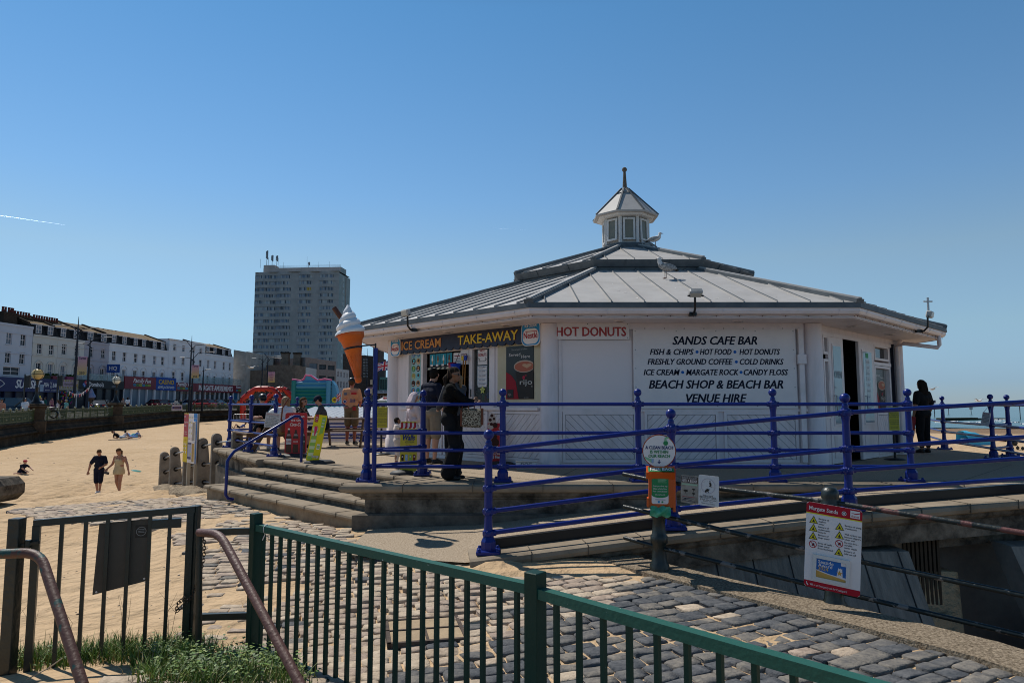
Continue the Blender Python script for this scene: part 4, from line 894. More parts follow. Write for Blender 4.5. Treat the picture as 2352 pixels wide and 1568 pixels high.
# ------------------------------------------------------------------ green fence in the foreground
FA, FB, FC, FD = Vector((-2.02, 5.5, 0)), Vector((.12, 3.62, 0)), Vector((1.2, 2.42, 0)), Vector((2.25, 1.25, 0))
fence = thing('green_fence', 'dark green metal bar fence crossing the foreground', 'fence', FA+Vector((0, 0, -.86)))
for q, w_, z1 in ((FA, .075, .27), (FB, .085, .265), (FD, .085, .26)):
    d = (FB-FA).normalized(); rot = Matrix.Rotation(math.atan2(d.y, d.x), 3, 'Z'); b = MB(); b.box(q+Vector((0, 0, (z1-.95)/2)), (w_, w_, z1+.95), GREEN, rot, bev=.004); b.make('post', fence, True)
for p, q, n in ((FA, FB, 23), (FB, FD, 21)):
    d = (q-p).normalized()
    b = MB(); b.bar(p+d*.045+Vector((0, 0, .165)), q-d*.045+Vector((0, 0, .175)), .058, .05, GREENW); b.make('top_rail', fence, True)
    b = MB(); b.bar(p+d*.045+Vector((0, 0, -.75)), q-d*.045+Vector((0, 0, -.7)), .05, .045, GREEN); b.make('bottom_rail', fence, True)
    for i in range(1, n):
        c = p.lerp(q, i/n); b = MB(); b.bar(c+Vector((0, 0, -.72)), c+Vector((0, 0, .142)), .024, .024, GREEN, up=d); b.make('bar', fence, True)
b = MB(); d = (FB-FA).normalized(); n2 = Vector((-d.y, d.x, 0)); b.bar(FA+d*.1-n2*.03+Vector((0, 0, -.84)), FB+d*.6-n2*.03+Vector((0, 0, -.8)), .3, .1, M('pale_kerb', (.5, .47, .43), .9, (.4, .36, .31), 3)); tag(b.make('pale_kerb'), 'pale concrete kerb under the green fence', 'kerb')
b = MB(); c = FA.lerp(FB, .055)+Vector((0, 0, .165)); pts = [c+Vector((.0, 0, 0))+Vector((.034*math.cos(a)*.3, .034*math.cos(a), .034*math.sin(a))) for a in [math.pi*2*i/10 for i in range(11)]]; b.tube(pts, .004, SIGNW, 6); b.tube([pts[7], pts[7]+Vector((-.02, 0, -.05))], .004, SIGNW, 5); tag(b.make('cable_tie'), 'white cable tie round the end of the green top rail', 'cable tie')
# gate
ga, gb = at(33, 1300, 5.2), at(440, 1300, 5.7)
fence2 = thing('gate_posts', 'dark gate post with its hinge at the far left edge', 'post', (ga.x, 5.2, -.9))
b = MB(); b.box((ga.x, 5.2, -.3), (.085, .085, 1.16+.0), GREENB, bev=.004); b.make('post', fence2, True)
b = MB(); b.bar((ga.x+.04, 5.2, .08), (ga.x+.16, 5.215, .1), .03, .02, GREENB); b.lathe([(.022, .06), (.022, .12)], (ga.x+.09, 5.2, 0), GREENB, 8); b.make('hinge', fence2, True)
gate = thing('garden_gate', 'dark green bar gate with a grey sheet tied to it', 'gate', (ga.x+.6, 5.4, -.85))
g0 = at(79, 1300, 5.25); g1_ = at(432, 1300, 5.66); gd = (Vector((g1_.x, g1_.y, 0))-Vector((g0.x, g0.y, 0)))
G = lambda t, z: Vector((g0.x, g0.y, z))+gd*t
GATEM = M('gate_paint', (.006, .013, .013), .4, (.01, .022, .02), 7, .15, 30, spec=.5)
for nm, p, q, w_ in (('top_rail', G(-.02, .235), G(1.03, .275), .05), ('stile', G(0, -.86), G(0, .22), .05), ('stile', G(1, -.86), G(1, .25), .05)):
    b = MB(); b.bar(p, q, w_, w_, GATEM, up=gd if nm == 'stile' else (0, 0, 1)); b.make(nm, gate, True)
for t in (.155, .305, .445, .585, .725, .86):
    b = MB(); b.bar(G(t, -.84), G(t, .21+.04*t), .027, .027, GATEM, up=gd); b.make('bar', gate, True)
b = MB(); f = Fr(G(0, 0), gd); L = gd.length
b.slab(f, .74*L, .14, .2*L, .07, -.03, .03, GATEM); b.make('latch_box', gate, True)
b = MB(); SHT = M('grey_sheet', (.05, .046, .04), .5, (.066, .06, .052), 4)
q = [(.385*L, .2), (.735*L, .215), (.715*L, -.27), (.365*L, -.34)]; b.prism([f.p(x, y, -.04) for x, y in q[::-1]], f.N*.006, SHT); b.disc(f, .37*L+.02, -.32, .008, SIGNW, -.033, k=8); b.disc(f, .7*L, -.25, .008, SIGNW, -.033, k=8); b.make('sheet_panel', gate, True)
b = MB(); b.slab(f, .625*L, .07, .085, .1, -.033, -.032, BLACK); b.ring(f, .625*L+.042, .12, .032, .036, flat('sticker_white', (.3, .3, .3)), -.03)
for i in range(3): b.rect(f, .625*L+.02, .11+.012*i, .045, .004, flat('sticker_white', (.3, .3, .3)), -.029)
b.make('sticker', gate, True)
gp = thing('gate_latch_post', 'thick dark latch post where the gate meets the fence', 'post', (g1_.x+.07, 5.7, -.86))
b = MB(); c = at(442, 1300, 5.7); b.box((c.x, 5.7, -.29), (.075, .075, 1.18), GATEM, bev=.004); b.box((c.x-.012, 5.66, -.25), (.03, .03, 1.0), GATEM); b.make('post', gp, True)
for z in (-.1, .03):
    pass
for y in (1222, 1416):
    p = at(455, y, 5.72); q = at(590, y-4, 5.55); b = MB(); b.bar(p, q, .045, .05, GATEM); b.make('cross_rail', gp, True)
# chain
b = MB(); cp = [at(x, y, 5.55) for x, y in ((462, 1220), (470, 1245), (468, 1285), (455, 1330), (440, 1370), (418, 1392), (404, 1405), (408, 1385), (425, 1372))]
cp = [Vector(q) for q in cp]; tot = sum((p-q).length for p, q in zip(cp[1:], cp[:-1])); nl = 34
def along(P, s_):
    for p, q in zip(P[:-1], P[1:]):
        l = (q-p).length
        if s_ <= l: return p+(q-p)*(s_/l), (q-p).normalized()
        s_ -= l
    return P[-1], (P[-1]-P[-2]).normalized()
for i in range(nl):
    c, d = along(cp, tot*(i+.5)/nl); sdv = d.cross(Vector((0, 1, 0) if i % 2 else (.7, .3, .6))).normalized(); hl = tot/nl*.72
    b.tube([c+d*hl*math.cos(a)+sdv*.011*math.sin(a) for a in [2*math.pi*k/10 for k in range(11)]], .0035, M('rusty_chain', (.03, .02, .015), .5, metal=.4), 5, False)
tag(b.make('chain'), 'rusty chain looped round the latch post of the gate', 'chain')
# bent tube handrails
def bend(pts, r, n=6):
    P = [Vector(q) for q in pts]; out = [P[0]]
    for i in range(1, len(P)-1):
        a = P[i]+(P[i-1]-P[i]).normalized()*r; c = P[i]+(P[i+1]-P[i]).normalized()*r
        for k in range(n+1): t = k/n; out.append(a*(1-t)**2+P[i]*2*t*(1-t)+c*t*t)
    return out+[P[-1]]
b = MB(); b.tube(bend([at(-60, 1274, 4.95), at(92, 1268, 4.95), at(191, 1575, 4.35)], .13), .034, RUSTG, 14); tag(b.make('bent_handrail'), 'rusty bent tube handrail at the bottom left corner', 'handrail')
b = MB(); b.tube(bend([at(458, 1222, 5.25), at(506, 1226, 5.05), at(700, 1590, 4.1)], .12), .03, RUST, 14); b.tube([at(458, 1215, 5.27), at(456, 1475, 5.27)], .024, GREENB, 10); tag(b.make('bent_handrail'), 'rusty bent tube handrail in front of the chained latch post', 'handrail')
# ------------------------------------------------------------------ bollards and pipes on the slipway kerb
B1, B2, B3 = Vector((1.5, 7.12, -.56)), Vector((2.74, 5.98, -.62)), Vector((4.15, 4.55, -.72))
bol = thing('bollard_rail', 'three pipe rail on knobbly dark bollards along the slipway kerb', 'rail', B1)
def bollard(h):
    b = MB()
    b.lathe([(.1, 0), (.1, .06), (.08, .1), (.068, .2), (.07, .27), (.088, .29), (.088, .35), (.072, .37), (.064, .44), (.062, .52), (.082, .55), (.082, .6), (.064, .63), (.06, .78), (.078, .82), (.08, .9), (.065, .93), (.072, .95), (.07, h-.04), (.05, h-.01), (.0, h)], (0, 0, 0), GREENB, 16)
    return b
for c, h in ((B1, 1.0), (B2, 1.04), (B3, 1.04)):
    o = bollard(h).make('bollard', bol); o.location = c-B1
HZ = [(.9, .91, .88), (.56, .46, .44), (.235, .17, .16)]
for (h1, h2, h3), mt in zip(HZ, (PIPEW, PIPEW, PIPEW)):
    d = (B1-B2); d.z = 0; d.normalize()
    p1, p2, p3 = B1+Vector((0, 0, h1)), B2+Vector((0, 0, h2)), B3+Vector((0, 0, h3)); e = d*.42+Vector((0, 0, .045))
    b = MB(); b.tube([p1+e, p1, p2], .022, mt, 12); b.make('pipe', bol, True)
    b = MB(); b.tube([p2, p3, p3+(p3-p2)], .021, PIPER if h1 == .9 else mt, 12); b.make('pipe', bol, True)
# litter bag dispenser
ORA = M('orange_dispenser', (.55, .09, .008), .35); SGN = flat('sign_green', (.03, .22, .08)); SNV = flat('sign_ink_blue', (.02, .03, .14)); PAL = flat('pale_green_hand', (.25, .48, .28))
dR = Vector((.985, -.17, 0)).normalized(); dO = Vector((1.5, 7.0, 0)); f = Fr(dO+dR*-.0, dR, (.02, 0, 1))
dsp = thing('bag_dispenser', 'orange free litter bag dispenser with round clean beach sign', 'dispenser', dO+Vector((0, 0, .08)))
b = MB(); b.slab(f, -.125, .1, .245, .4, -.06, .045, ORA); b.slab(f, -.14, .1, .02, .09, -.06, .06, ORA); b.slab(f, .115, .06, .025, .42, -.05, .05, ORA); b.slab(f, -.11, .08, .22, .02, -.06, .04, DARK); b.make('box', dsp, True)
b = MB(); pr = [(-.148, .46, .05), (.13, .46, .05), (.13, .425, .12), (-.148, .425, .12)]
b.add([f.p(*q) for q in [(-.15, .505, .0), (.132, .505, .0), (.132, .45, .12), (-.15, .45, .12), (.132, .38, .05), (-.15, .38, .05)]], [(3, 2, 1, 0)[::-1], (3, 2, 4)[::-1] if False else (0, 5, 3), (1, 2, 4), (3, 5, 4, 2)], ORA)
ff = Fr(f.p(-.14, .452, .121), f.R, (f.p(0, .505, 0)-f.p(0, .45, .12))); b.rect(ff, .01, .01, .25, .1, SGN, .003); b.text(ff, 'FREE BAG', .135, .03, .055, SIGNW, w_=.21, bold=.04, n=.006); b.make('lid', dsp, True)
b = MB(); b.rslab(f, -.095, .135, .165, .275, .02, .045, .05, SIGNW); b.rslab(f, -.095, .21, .165, .2, .02, .05, .052, SGN); b.disc(f, -.013, .225, .082, SGN, .0525, ry=.03)
for i, l in enumerate(('Grab your free bag', 'Clean a little litter', 'Feel a little better')): b.text(f, l, -.012, .305-.026*i, .014, SIGNW, n=.055, maxw=.14)
b.text(f, '#RiseUpCleanUp', -.012, .222, .011, SIGNW, n=.055, maxw=.1)
for i in range(4): b.rect(f, -.035, .345+.012*i, .085-.01*(i % 2), .004, PAL, .055)
b.rect(f, -.06, .175, .1, .005, SNV, .053); b.rect(f, -.035, .145, .02, .02, LB, .053); b.disc(f, .01, .155, .01, SGN, .053, k=8); b.make('front_panel', dsp, True)
b = MB(); b.disc(f, -.02, .655, .168, ORA, .0, k=40); b.prism([f.p(-.02+.168*math.cos(a), .655+.168*math.sin(a), -.012) for a in [2*math.pi*i/40 for i in range(40)]], f.N*.012, ORA)
b.disc(f, -.02, .655, .159, SIGNW, .004, k=40); b.slab(f, -.1, .47, .16, .06, -.012, .002, ORA)
b.text(f, 'A CLEAN BEACH', -.02, .675, .032, SNV, w_=.275, bold=.05, n=.007); b.text(f, 'IS WITHIN', -.02, .632, .032, SGN, w_=.18, bold=.05, n=.007); b.text(f, 'OUR REACH', -.02, .59, .032, SGN, w_=.215, bold=.05, n=.007)
b.disc(f, .045, .735, .024, SGN, .007, k=14); b.fpoly(f, [(.03, .755), (.06, .755), (.05, .775), (.085, .79), (.06, .8), (.035, .79)], PAL, .008)
b.fpoly(f, [(-.155, .575), (-.165, .6), (-.1, .575), (-.075, .58), (-.075, .535), (-.1, .54)], PAL, .007); b.disc(f, -.085, .556, .012, flat('pale_blue_bottle', (.3, .4, .6)), .009, ry=.025, k=8)
b.rect(f, -.024, .535, .008, .035, SNV, .007); b.fpoly(f, [(-.036, .545), (-.02, .528), (-.004, .545), (-.01, .55), (-.02, .54), (-.03, .55)], SNV, .0075); b.make('round_sign', dsp, True)
b = MB(); BAGM = M('green_bag_film', (.03, .3, .16), .28, (.1, .45, .3), 12, .8, 18, bdist=.02); V = []; F = []
for j in range(7):
    for i in range(9): x = -.105+.2*i/8-.012*j/6; y = .115-.105*j/6+.006*math.sin(i*1.7+j); V.append(f.p(x, y, .055+.03*math.sin(i*1.3+j*.8)+.03*math.sin(math.pi*j/6)))
F = [(j*9+i, j*9+i+1, j*9+i+10, j*9+i+9)[::-1] for j in range(6) for i in range(8)]; b.add(V, F, BAGM, True); b.make('green_bag', dsp, True)
# bird roost notices on the top pipe
pd = ((B2+Vector((0, 0, .91)))-(B1+Vector((0, 0, .9)))).normalized(); hd = Vector((pd.x, pd.y, 0)).normalized()
def onpipe(t, dz, n): return B1+Vector((0, 0, .9))+pd*t+Vector((0, 0, dz))
uu = Vector((0, 0, 1))-pd*pd.z*1.3
for t0, w_, h, dark in ((.28, .19, .27, True), (.475, .21, .29, False)):
    f = Fr(onpipe(t0, -.17, 0)+Vector((-.03, -.035, 0)), pd, uu); b = MB()
    if dark:
        b.rslab(f, 0, 0, w_, h, .015, 0, .004, M('grimy_notice', (.32, .3, .27), .5, (.14, .12, .1), 9)); b.rect(f, .005, .2, .18, .06, flat('notice_brown', (.06, .045, .04)), .0055)
        b.text(f, 'BIRDS ROOST?', .095, .235, .022, flat('chalk', (.5, .5, .5)), n=.007, maxw=.16); b.text(f, 'NEED A BOOST', .095, .205, .025, SIGNW, n=.007, w_=.165, bold=.03)
        b.rect(f, .01, .175, .17, .015, flat('mint', (.3, .45, .32)), .0055)
        for bx, by, r in ((.055, .12, .025), (.14, .14, .018), (.14, .1, .018), (.05, .045, .012)): b.disc(f, bx, by, r, BLACK, .006, ry=r*.45, k=10); b.rect(f, bx-.003, by-.025, .004, .02, BLACK, .0065)
        for i in range(4): b.rect(f, .02, .06-.014*i, .14-.02*(i % 3), .005, flat('print_red', (.3, .06, .06)) if i == 0 else NAVY, .0065)
    else:
        b.rslab(f, 0, 0, w_, h, .015, .006, .012, M('scuffed_white_notice', (.55, .55, .56), .45, (.36, .35, .33), 30, lo=.55, hi=.7)); b.ring(f, .1, .19, .068, .074, flat('pale_ring', (.4, .38, .42)), .014)
        b.disc(f, .12, .235, .007, BLACK, .015, k=8); b.fpoly(f, [(.11, .185), (.118, .2), (.11, .222), (.128, .226), (.138, .205), (.128, .19), (.142, .178), (.125, .185)], BLACK, .015)
        b.fpoly(f, [(.065, .14), (.09, .165), (.12, .16), (.105, .145), (.11, .125), (.09, .14), (.08, .12)], BLACK, .015)
        for l, y, h_ in (('Important', .09, .018), ('BIRD ROOST AREA', .07, .02), ('@ high tides or night', .053, .014), ('October - March', .04, .01), ('Thanet Coast Project', .018, .011)): b.text(f, l, .1, y, h_, BLACK, n=.014, maxw=.17)
    tag(b.make('roost_notice'), 'grimy bird roost notice with a dark heading tied to the top pipe' if dark else 'white BIRD ROOST AREA notice tied to the top pipe', 'notice')
# beach safety sign on the second bollard
b = MB(); TL, TR, BL_ = at(1853, 1150, 5.92), at(1981, 1172, 5.74), at(1846, 1343, 5.92)
f = Fr(BL_, TR-TL, TL-BL_); W, H = (TR-TL).length, (TL-BL_).length; SRED = flat('safety_red', (.42, .006, .02)); SY = flat('hazard_yellow', (.72, .6, .02))
sgn = thing('safety_sign', 'white and red Margate Sands warning sign on the second bollard', 'sign', f.p(W/2, 0, 0))
b.rslab(f, 0, 0, W, H, .025, 0, .006, SIGNW); pts = [(0, H*.875), (W, H*.875), (W, H-.02), (W-.02, H), (.02, H), (0, H-.02)]; b.fpoly(f, pts, SRED, .008)
b.fpoly(f, [(0.02, 0), (W-.02, 0), (W, .02), (W, H*.075), (0, H*.075), (0, .02)], SRED, .008); b.rect(f, 0, H*.865, W, .008, SY, .0085)
b.text(f, 'Margate Sands', W*.05, H*.91, .032, SIGNW, w_=W*.52, al='l', n=.011, bold=.015); b.disc(f, W*.68, H*.93, .018, SIGNW, .011, k=14); b.ring(f, W*.68, H*.93, .008, .013, BLACK, .013)
b.rect(f, W*.79, H*.895, W*.17, H*.085, SIGNW, .011); b.fpoly(f, [(W*.79, H*.955), (W*.88, H*.95), (W*.96, H*.965), (W*.96, H*.955), (W*.88, H*.94)], SRED, .013); b.text(f, 'thanet', W*.875, H*.905, .017, SRED, n=.013, w_=W*.14)
rows = [('t', .08, .78, ['Beware of', 'shallow', 'water'], .23), ('t', .08, .685, ['Beware of', 'underwater', 'hazards'], .23), ('t', .08, .59, ['Beware of', 'deep water'], .23), ('r', .08, .495, ['Keep off walls -', 'Enter water', 'from the beach'], .23), ('t', .55, .755, ['Beware of sharp', 'crustaceans'], .7), ('t', .55, .655, ['Wall surfaces can', 'become slippery', 'when wet'], .7), ('r', .55, .56, ['Do not dive -', 'variable', 'water depth'], .7), ('t', .55, .46, ['Beware of', 'tidal cut off'], .7)]
for kd, x, y, ls, tx in rows:
    cx, cy = W*(x+.06), H*(y+.01)
    if kd == 't':
        b.fpoly(f, [(cx-.034, cy-.026), (cx+.034, cy-.026), (cx, cy+.036)], BLACK, .008); b.fpoly(f, [(cx-.026, cy-.021), (cx+.026, cy-.021), (cx, cy+.026)], SY, .0095); b.fpoly(f, [(cx-.012, cy-.015), (cx+.014, cy-.017), (cx+.004, cy-.004), (cx+.002, cy+.014), (cx-.004, cy)], BLACK, .011)
    else:
        b.disc(f, cx, cy, .03, SRED, .008, k=20); b.disc(f, cx, cy, .024, SIGNW, .0095, k=18); b.fpoly(f, [(cx-.01, cy-.014), (cx+.014, cy-.01), (cx+.01, cy+.012), (cx-.004, cy+.006)], BLACK, .011); b.fpoly(f, [(cx-.02, cy+.016), (cx-.016, cy+.02), (cx+.02, cy-.016), (cx+.016, cy-.02)], SRED, .0125)
    for i, l in enumerate(ls): b.text(f, l, W*tx, cy+.012-.021*i, .0135, flat('sign_text', (.03, .03, .04)), al='l', n=.008, maxw=W*.29, bold=.012)
b.text(f, '999 in an Emergency ask for Coastguard', W*.11, .016, .016, SIGNW, al='l', w_=W*.66, n=.011); b.fpoly(f, [(W*.045, .04), (W*.055, .043), (W*.06, .03), (W*.085, .016), (W*.075, .01), (W*.05, .022)], SIGNW, .011)
b.make('panel', sgn, True)
b = MB(); x0, y0, w_, h = W*.15, H*.095, W*.66, H*.3
for xx, yy, ww, hh in ((x0, y0, w_, .028), (x0, y0+h-.028, w_, .028), (x0, y0+.028, .028, h-.056), (x0+w_-.028, y0+.028, .028, h-.056)): b.slab(f, xx, yy, ww, hh, .006, .024, M('aluminium_frame', (.6, .6, .6), .35, metal=.3))
b.make('snap_frame', sgn, True)
b = MB(); x0 += .028; y0 += .028; w_ -= .056; h -= .056; b.rect(f, x0, y0, w_, h, flat('award_blue', (.02, .13, .42)), .011)
b.fpoly(f, [(x0, y0+h*.4), (x0+w_*.45, y0+h*.27), (x0+w_, y0+h*.22), (x0+w_, y0+h*.12), (x0+w_*.5, y0+h*.2), (x0, y0+h*.32)], SIGNW, .012); b.fpoly(f, [(x0, y0), (x0+w_, y0), (x0+w_, y0+h*.12), (x0+w_*.5, y0+h*.22), (x0+w_*.25, y0+h*.27), (x0, y0+h*.36)], flat('award_sand', (.6, .33, .08)), .013)
for l, y, m in (('Seaside', .75, SIGNW), ('Award', .57, SIGNW), ('2024', .4, flat('award_gold', (.55, .35, .12)))): b.text(f, l, x0+w_*.06, y0+h*y, .028, m, al='l', n=.0125, bold=.01)
b.fpoly(f, [(x0+w_*.69, y0+h*.2), (x0+w_*.9, y0+h*.17), (x0+w_*.87, y0+h*.7), (x0+w_*.84, y0+h*.64), (x0+w_*.81, y0+h*.7), (x0+w_*.77, y0+h*.64), (x0+w_*.74, y0+h*.7)], SIGNW, .014); b.rect(f, x0+w_*.83, y0+h*.82, .04, .025, SIGNW, .0125); b.fpoly(f, [(x0+w_*.79+.024*(1 if i % 2 == 0 else .4)*math.cos(R_(90+36*i)), y0+h*.42+.024*(1 if i % 2 == 0 else .4)*math.sin(R_(90+36*i))) for i in range(10)], flat('award_star', (.6, .3, .05)), .016)
b.make('award_poster', sgn, True)
# ------------------------------------------------------------------ grass and weeds on the sandy bank
GR = [M('grass_%d' % i, c, .6, c2, 3) for i, (c, c2) in enumerate([((.06, .14, .015), (.13, .24, .03)), ((.12, .19, .02), (.22, .28, .05)), ((.03, .075, .012), (.08, .14, .02)), ((.3, .25, .1), (.4, .33, .16))])]
r4 = random.Random(5); b = MB()
def tuft(x, y, n, h, spread, wd=.004):
    z = g1(x, y)-.01
    for _ in range(n):
        a = r4.uniform(0, 6.28); px, py = x+r4.gauss(0, spread), y+r4.gauss(0, spread); L = h*r4.uniform(.45, 1.25); lean = r4.uniform(.15, .75)
        dx, dy = math.cos(a), math.sin(a); m = r4.choices(GR, (5, 4, 4, 1.6))[0]; wv = wd*r4.uniform(.6, 1.5); V = []
        for k in range(4):
            t = k/3; w2 = wv*(1-t)+.0004; ox = lean*L*t*t; V += [(px+dx*ox-dy*w2, py+dy*ox+dx*w2, z+L*t*(1-.35*lean*t)), (px+dx*ox+dy*w2, py+dy*ox-dx*w2, z+L*t*(1-.35*lean*t))]
        b.add(V, [(0, 1, 3, 2), (2, 3, 5, 4), (4, 5, 7, 6)], m)
def weed(x, y, h, n):
    z = g1(x, y)
    for _ in range(n):
        a = r4.uniform(0, 6.28); L = h*r4.uniform(.4, 1.1); px, py = x+r4.gauss(0, .06), y+r4.gauss(0, .05)
        for k in range(6):
            t = (k+1)/6; c = Vector((px+math.cos(a)*.12*t, py+math.sin(a)*.12*t, z+L*t)); la = r4.uniform(0, 6.28); l = .026*r4.uniform(.6, 1.3)
            d = Vector((math.cos(la), math.sin(la), r4.uniform(-.2, .5))); sdv = Vector((-d.y, d.x, 0))*.45
            b.add([c, c+d*l*.5+sdv*l, c+d*l, c+d*l*.5-sdv*l], [(0, 1, 2, 3)], GR[r4.choice((0, 2, 2, 1))])
for _ in range(330):
    p = on(r4.uniform(-40, 470), r4.triangular(1455, 1530, 1480), -.78); tuft(p.x, p.y, 10, .15, .04, .0045)
for _ in range(300):
    p = on(r4.uniform(330, 690), r4.uniform(1468, 1620), -.76)
    if p.x+p.y*1.15 < 4.2: tuft(p.x, p.y, 12, .155, .05, .0045)
for _ in range(95):
    p = on(r4.uniform(380, 660), r4.uniform(1470, 1610), -.76)
    if p.x+p.y*1.15 < 4.2: weed(p.x, p.y, .17, 4)
for _ in range(14):
    p = on(r4.uniform(-30, 130), r4.uniform(1480, 1520), -.8); weed(p.x, p.y, .14, 3); tuft(p.x, p.y, 8, .16, .04)
for x, y in ((30, 1470), (150, 1480), (70, 1500), (390, 1465), (280, 1470)):
    p = on(x, y, -.8)
    for _ in range(3): q = Vector((p.x, p.y, g1(p.x, p.y))); b.tube([q, q+Vector((r4.uniform(-.05, .05), 0, .25)), q+Vector((r4.uniform(-.15, .18), 0, .42))], [.002, .0016, .0008], flat('dry_stem', (.06, .04, .025)), 4, False)
setting(b.make('grass', origin=(0, 0, 0)), 'stuff')
for i in range(3):
    c = on((380, 60, 440)[i], (1545, 1560, 1535)[i], -.7); c.z = g1(c.x, c.y)+.02; b = MB(); b.tube([c, c+Vector((.12, .03, .06)), c+Vector((.2, .05, .12))], .004, flat('bleached_twig', (.4, .33, .24)), 5); tag(b.make('dry_twig'), 'bleached dry twig on the sand by the handrail, '+('the middle one', 'the leftmost one', 'the rightmost one')[i], 'twig')
# ------------------------------------------------------------------ people: round limbs fused into one surface, coloured by what covers each part
def capsule(b, p, q, r0, r1, n=12):
    p = Vector(p); q = Vector(q); d = q-p; L = d.length
    if L < 1e-5: d = Vector((0, 0, 1)); L = 1e-5
    d = d/L if L > 1e-5 else Vector((0, 0, 1)); u = d.cross(Vector((.3, .9, .2))).normalized(); v = d.cross(u); rings = []
    for k in range(1, 5): a = math.pi/2*(1-k/4); rings.append((p-d*r0*math.sin(a), r0*math.cos(a)))
    for k in range(0, 4): a = math.pi/2*k/4; rings.append((q+d*r1*math.sin(a), r1*math.cos(a)))
    V = [p-d*r0]; F = []
    for c, r in rings: V += [c+u*r*math.cos(2*math.pi*i/n)+v*r*math.sin(2*math.pi*i/n) for i in range(n)]
    V.append(q+d*r1); m = len(rings)
    for i in range(n): F.append((0, 1+(i+1) % n, 1+i)); F.append((len(V)-1, 1+(m-1)*n+i, 1+(m-1)*n+(i+1) % n))
    for k in range(m-1):
        for i in range(n): j = (i+1) % n; F.append((1+k*n+i, 1+k*n+j, 1+(k+1)*n+j, 1+(k+1)*n+i))
    b.add(V, F, WHITE, True)
def fuse(prims, voxel, name, parent, smooth=3):
    b = MB()
    for p, q, r0, r1, m in prims: capsule(b, p, q, r0, r1)
    me = bpy.data.meshes.new('tmp'); me.from_pydata([tuple(q) for q in b.v], [], b.f); o = bpy.data.objects.new('tmp', me); COL.objects.link(o)
    md = o.modifiers.new('r', 'REMESH'); md.mode = 'VOXEL'; md.voxel_size = voxel; md.use_smooth_shade = True
    s_ = o.modifiers.new('s', 'SMOOTH'); s_.factor = .5; s_.iterations = smooth
    dg = bpy.context.evaluated_depsgraph_get(); new = bpy.data.meshes.new_from_object(o.evaluated_get(dg)); bpy.data.objects.remove(o); bpy.data.meshes.remove(me)
    nf = len(new.polygons); C = np.empty(nf*3); new.polygons.foreach_get('center', C); C = C.reshape(-1, 3)
    mats = []; best = np.full(nf, 9.); idx = np.zeros(nf, int)
    for p, q, r0, r1, m in prims:
        if m not in mats: mats.append(m)
        p = np.array(p); d = np.array(q)-p; L2 = max(1e-9, d@d); t = np.clip(((C-p)@d)/L2, 0, 1); ds = np.linalg.norm(C-(p+t[:, None]*d), axis=1)-(r0+(r1-r0)*t)
        k = ds < best-1e-4; best[k] = ds[k]; idx[k] = mats.index(m)
    new.materials.clear()
    for m in mats: new.materials.append(m)
    new.polygons.foreach_set('material_index', idx.astype(np.int32)); new.polygons.foreach_set('use_smooth', np.ones(nf, bool)); new.name = name; new.update()
    o = bpy.data.objects.new(name, new); COL.objects.link(o); o.parent = parent
    return o
SKIN = M('skin_fair', (.46, .24, .16), .55, (.52, .28, .19), 8); SKIN2 = M('skin_brown', (.22, .1, .055), .5, (.26, .125, .07), 8); SKIN3 = M('skin_tanned', (.36, .17, .1), .55, (.42, .2, .13), 8)
HAIRD = M('dark_hair', (.01, .008, .007), .85, (.02, .014, .01), 60, .5, 90, stretch=(1, 1, .2)); HAIRB = M('brown_hair', (.07, .035, .018), .85, (.12, .065, .03), 60, .5, 90, stretch=(1, 1, .2)); HAIRL = M('blonde_hair', (.32, .2, .09), .5, (.16, .09, .04), 40, .5, 90, stretch=(1, 1, .2))
def C_(name, c, c2=None, sc=6.): return M(name, c, .85, c2 or tuple(q*1.35+.002 for q in c), sc, .15, 25, spec=.15)
BASE = dict(head=(0, -.005, .93), neck=(0, .01, .85), chest=(0, .008, .745), belly=(0, 0, .63), pelvis=(0, .006, .535),
            sL=(.1, .012, .808), eL=(.135, .02, .635), wL=(.14, -.03, .49), sR=(-.1, .012, .808), eR=(-.135, .02, .635), wR=(-.14, -.03, .49),
            hL=(.05, 0, .515), kL=(.056, -.008, .285), aL=(.058, .016, .05), tL=(.068, -.075, .018), hR=(-.05, 0, .515), kR=(-.056, -.008, .285), aR=(-.058, .016, .05), tR=(-.068, -.075, .018))
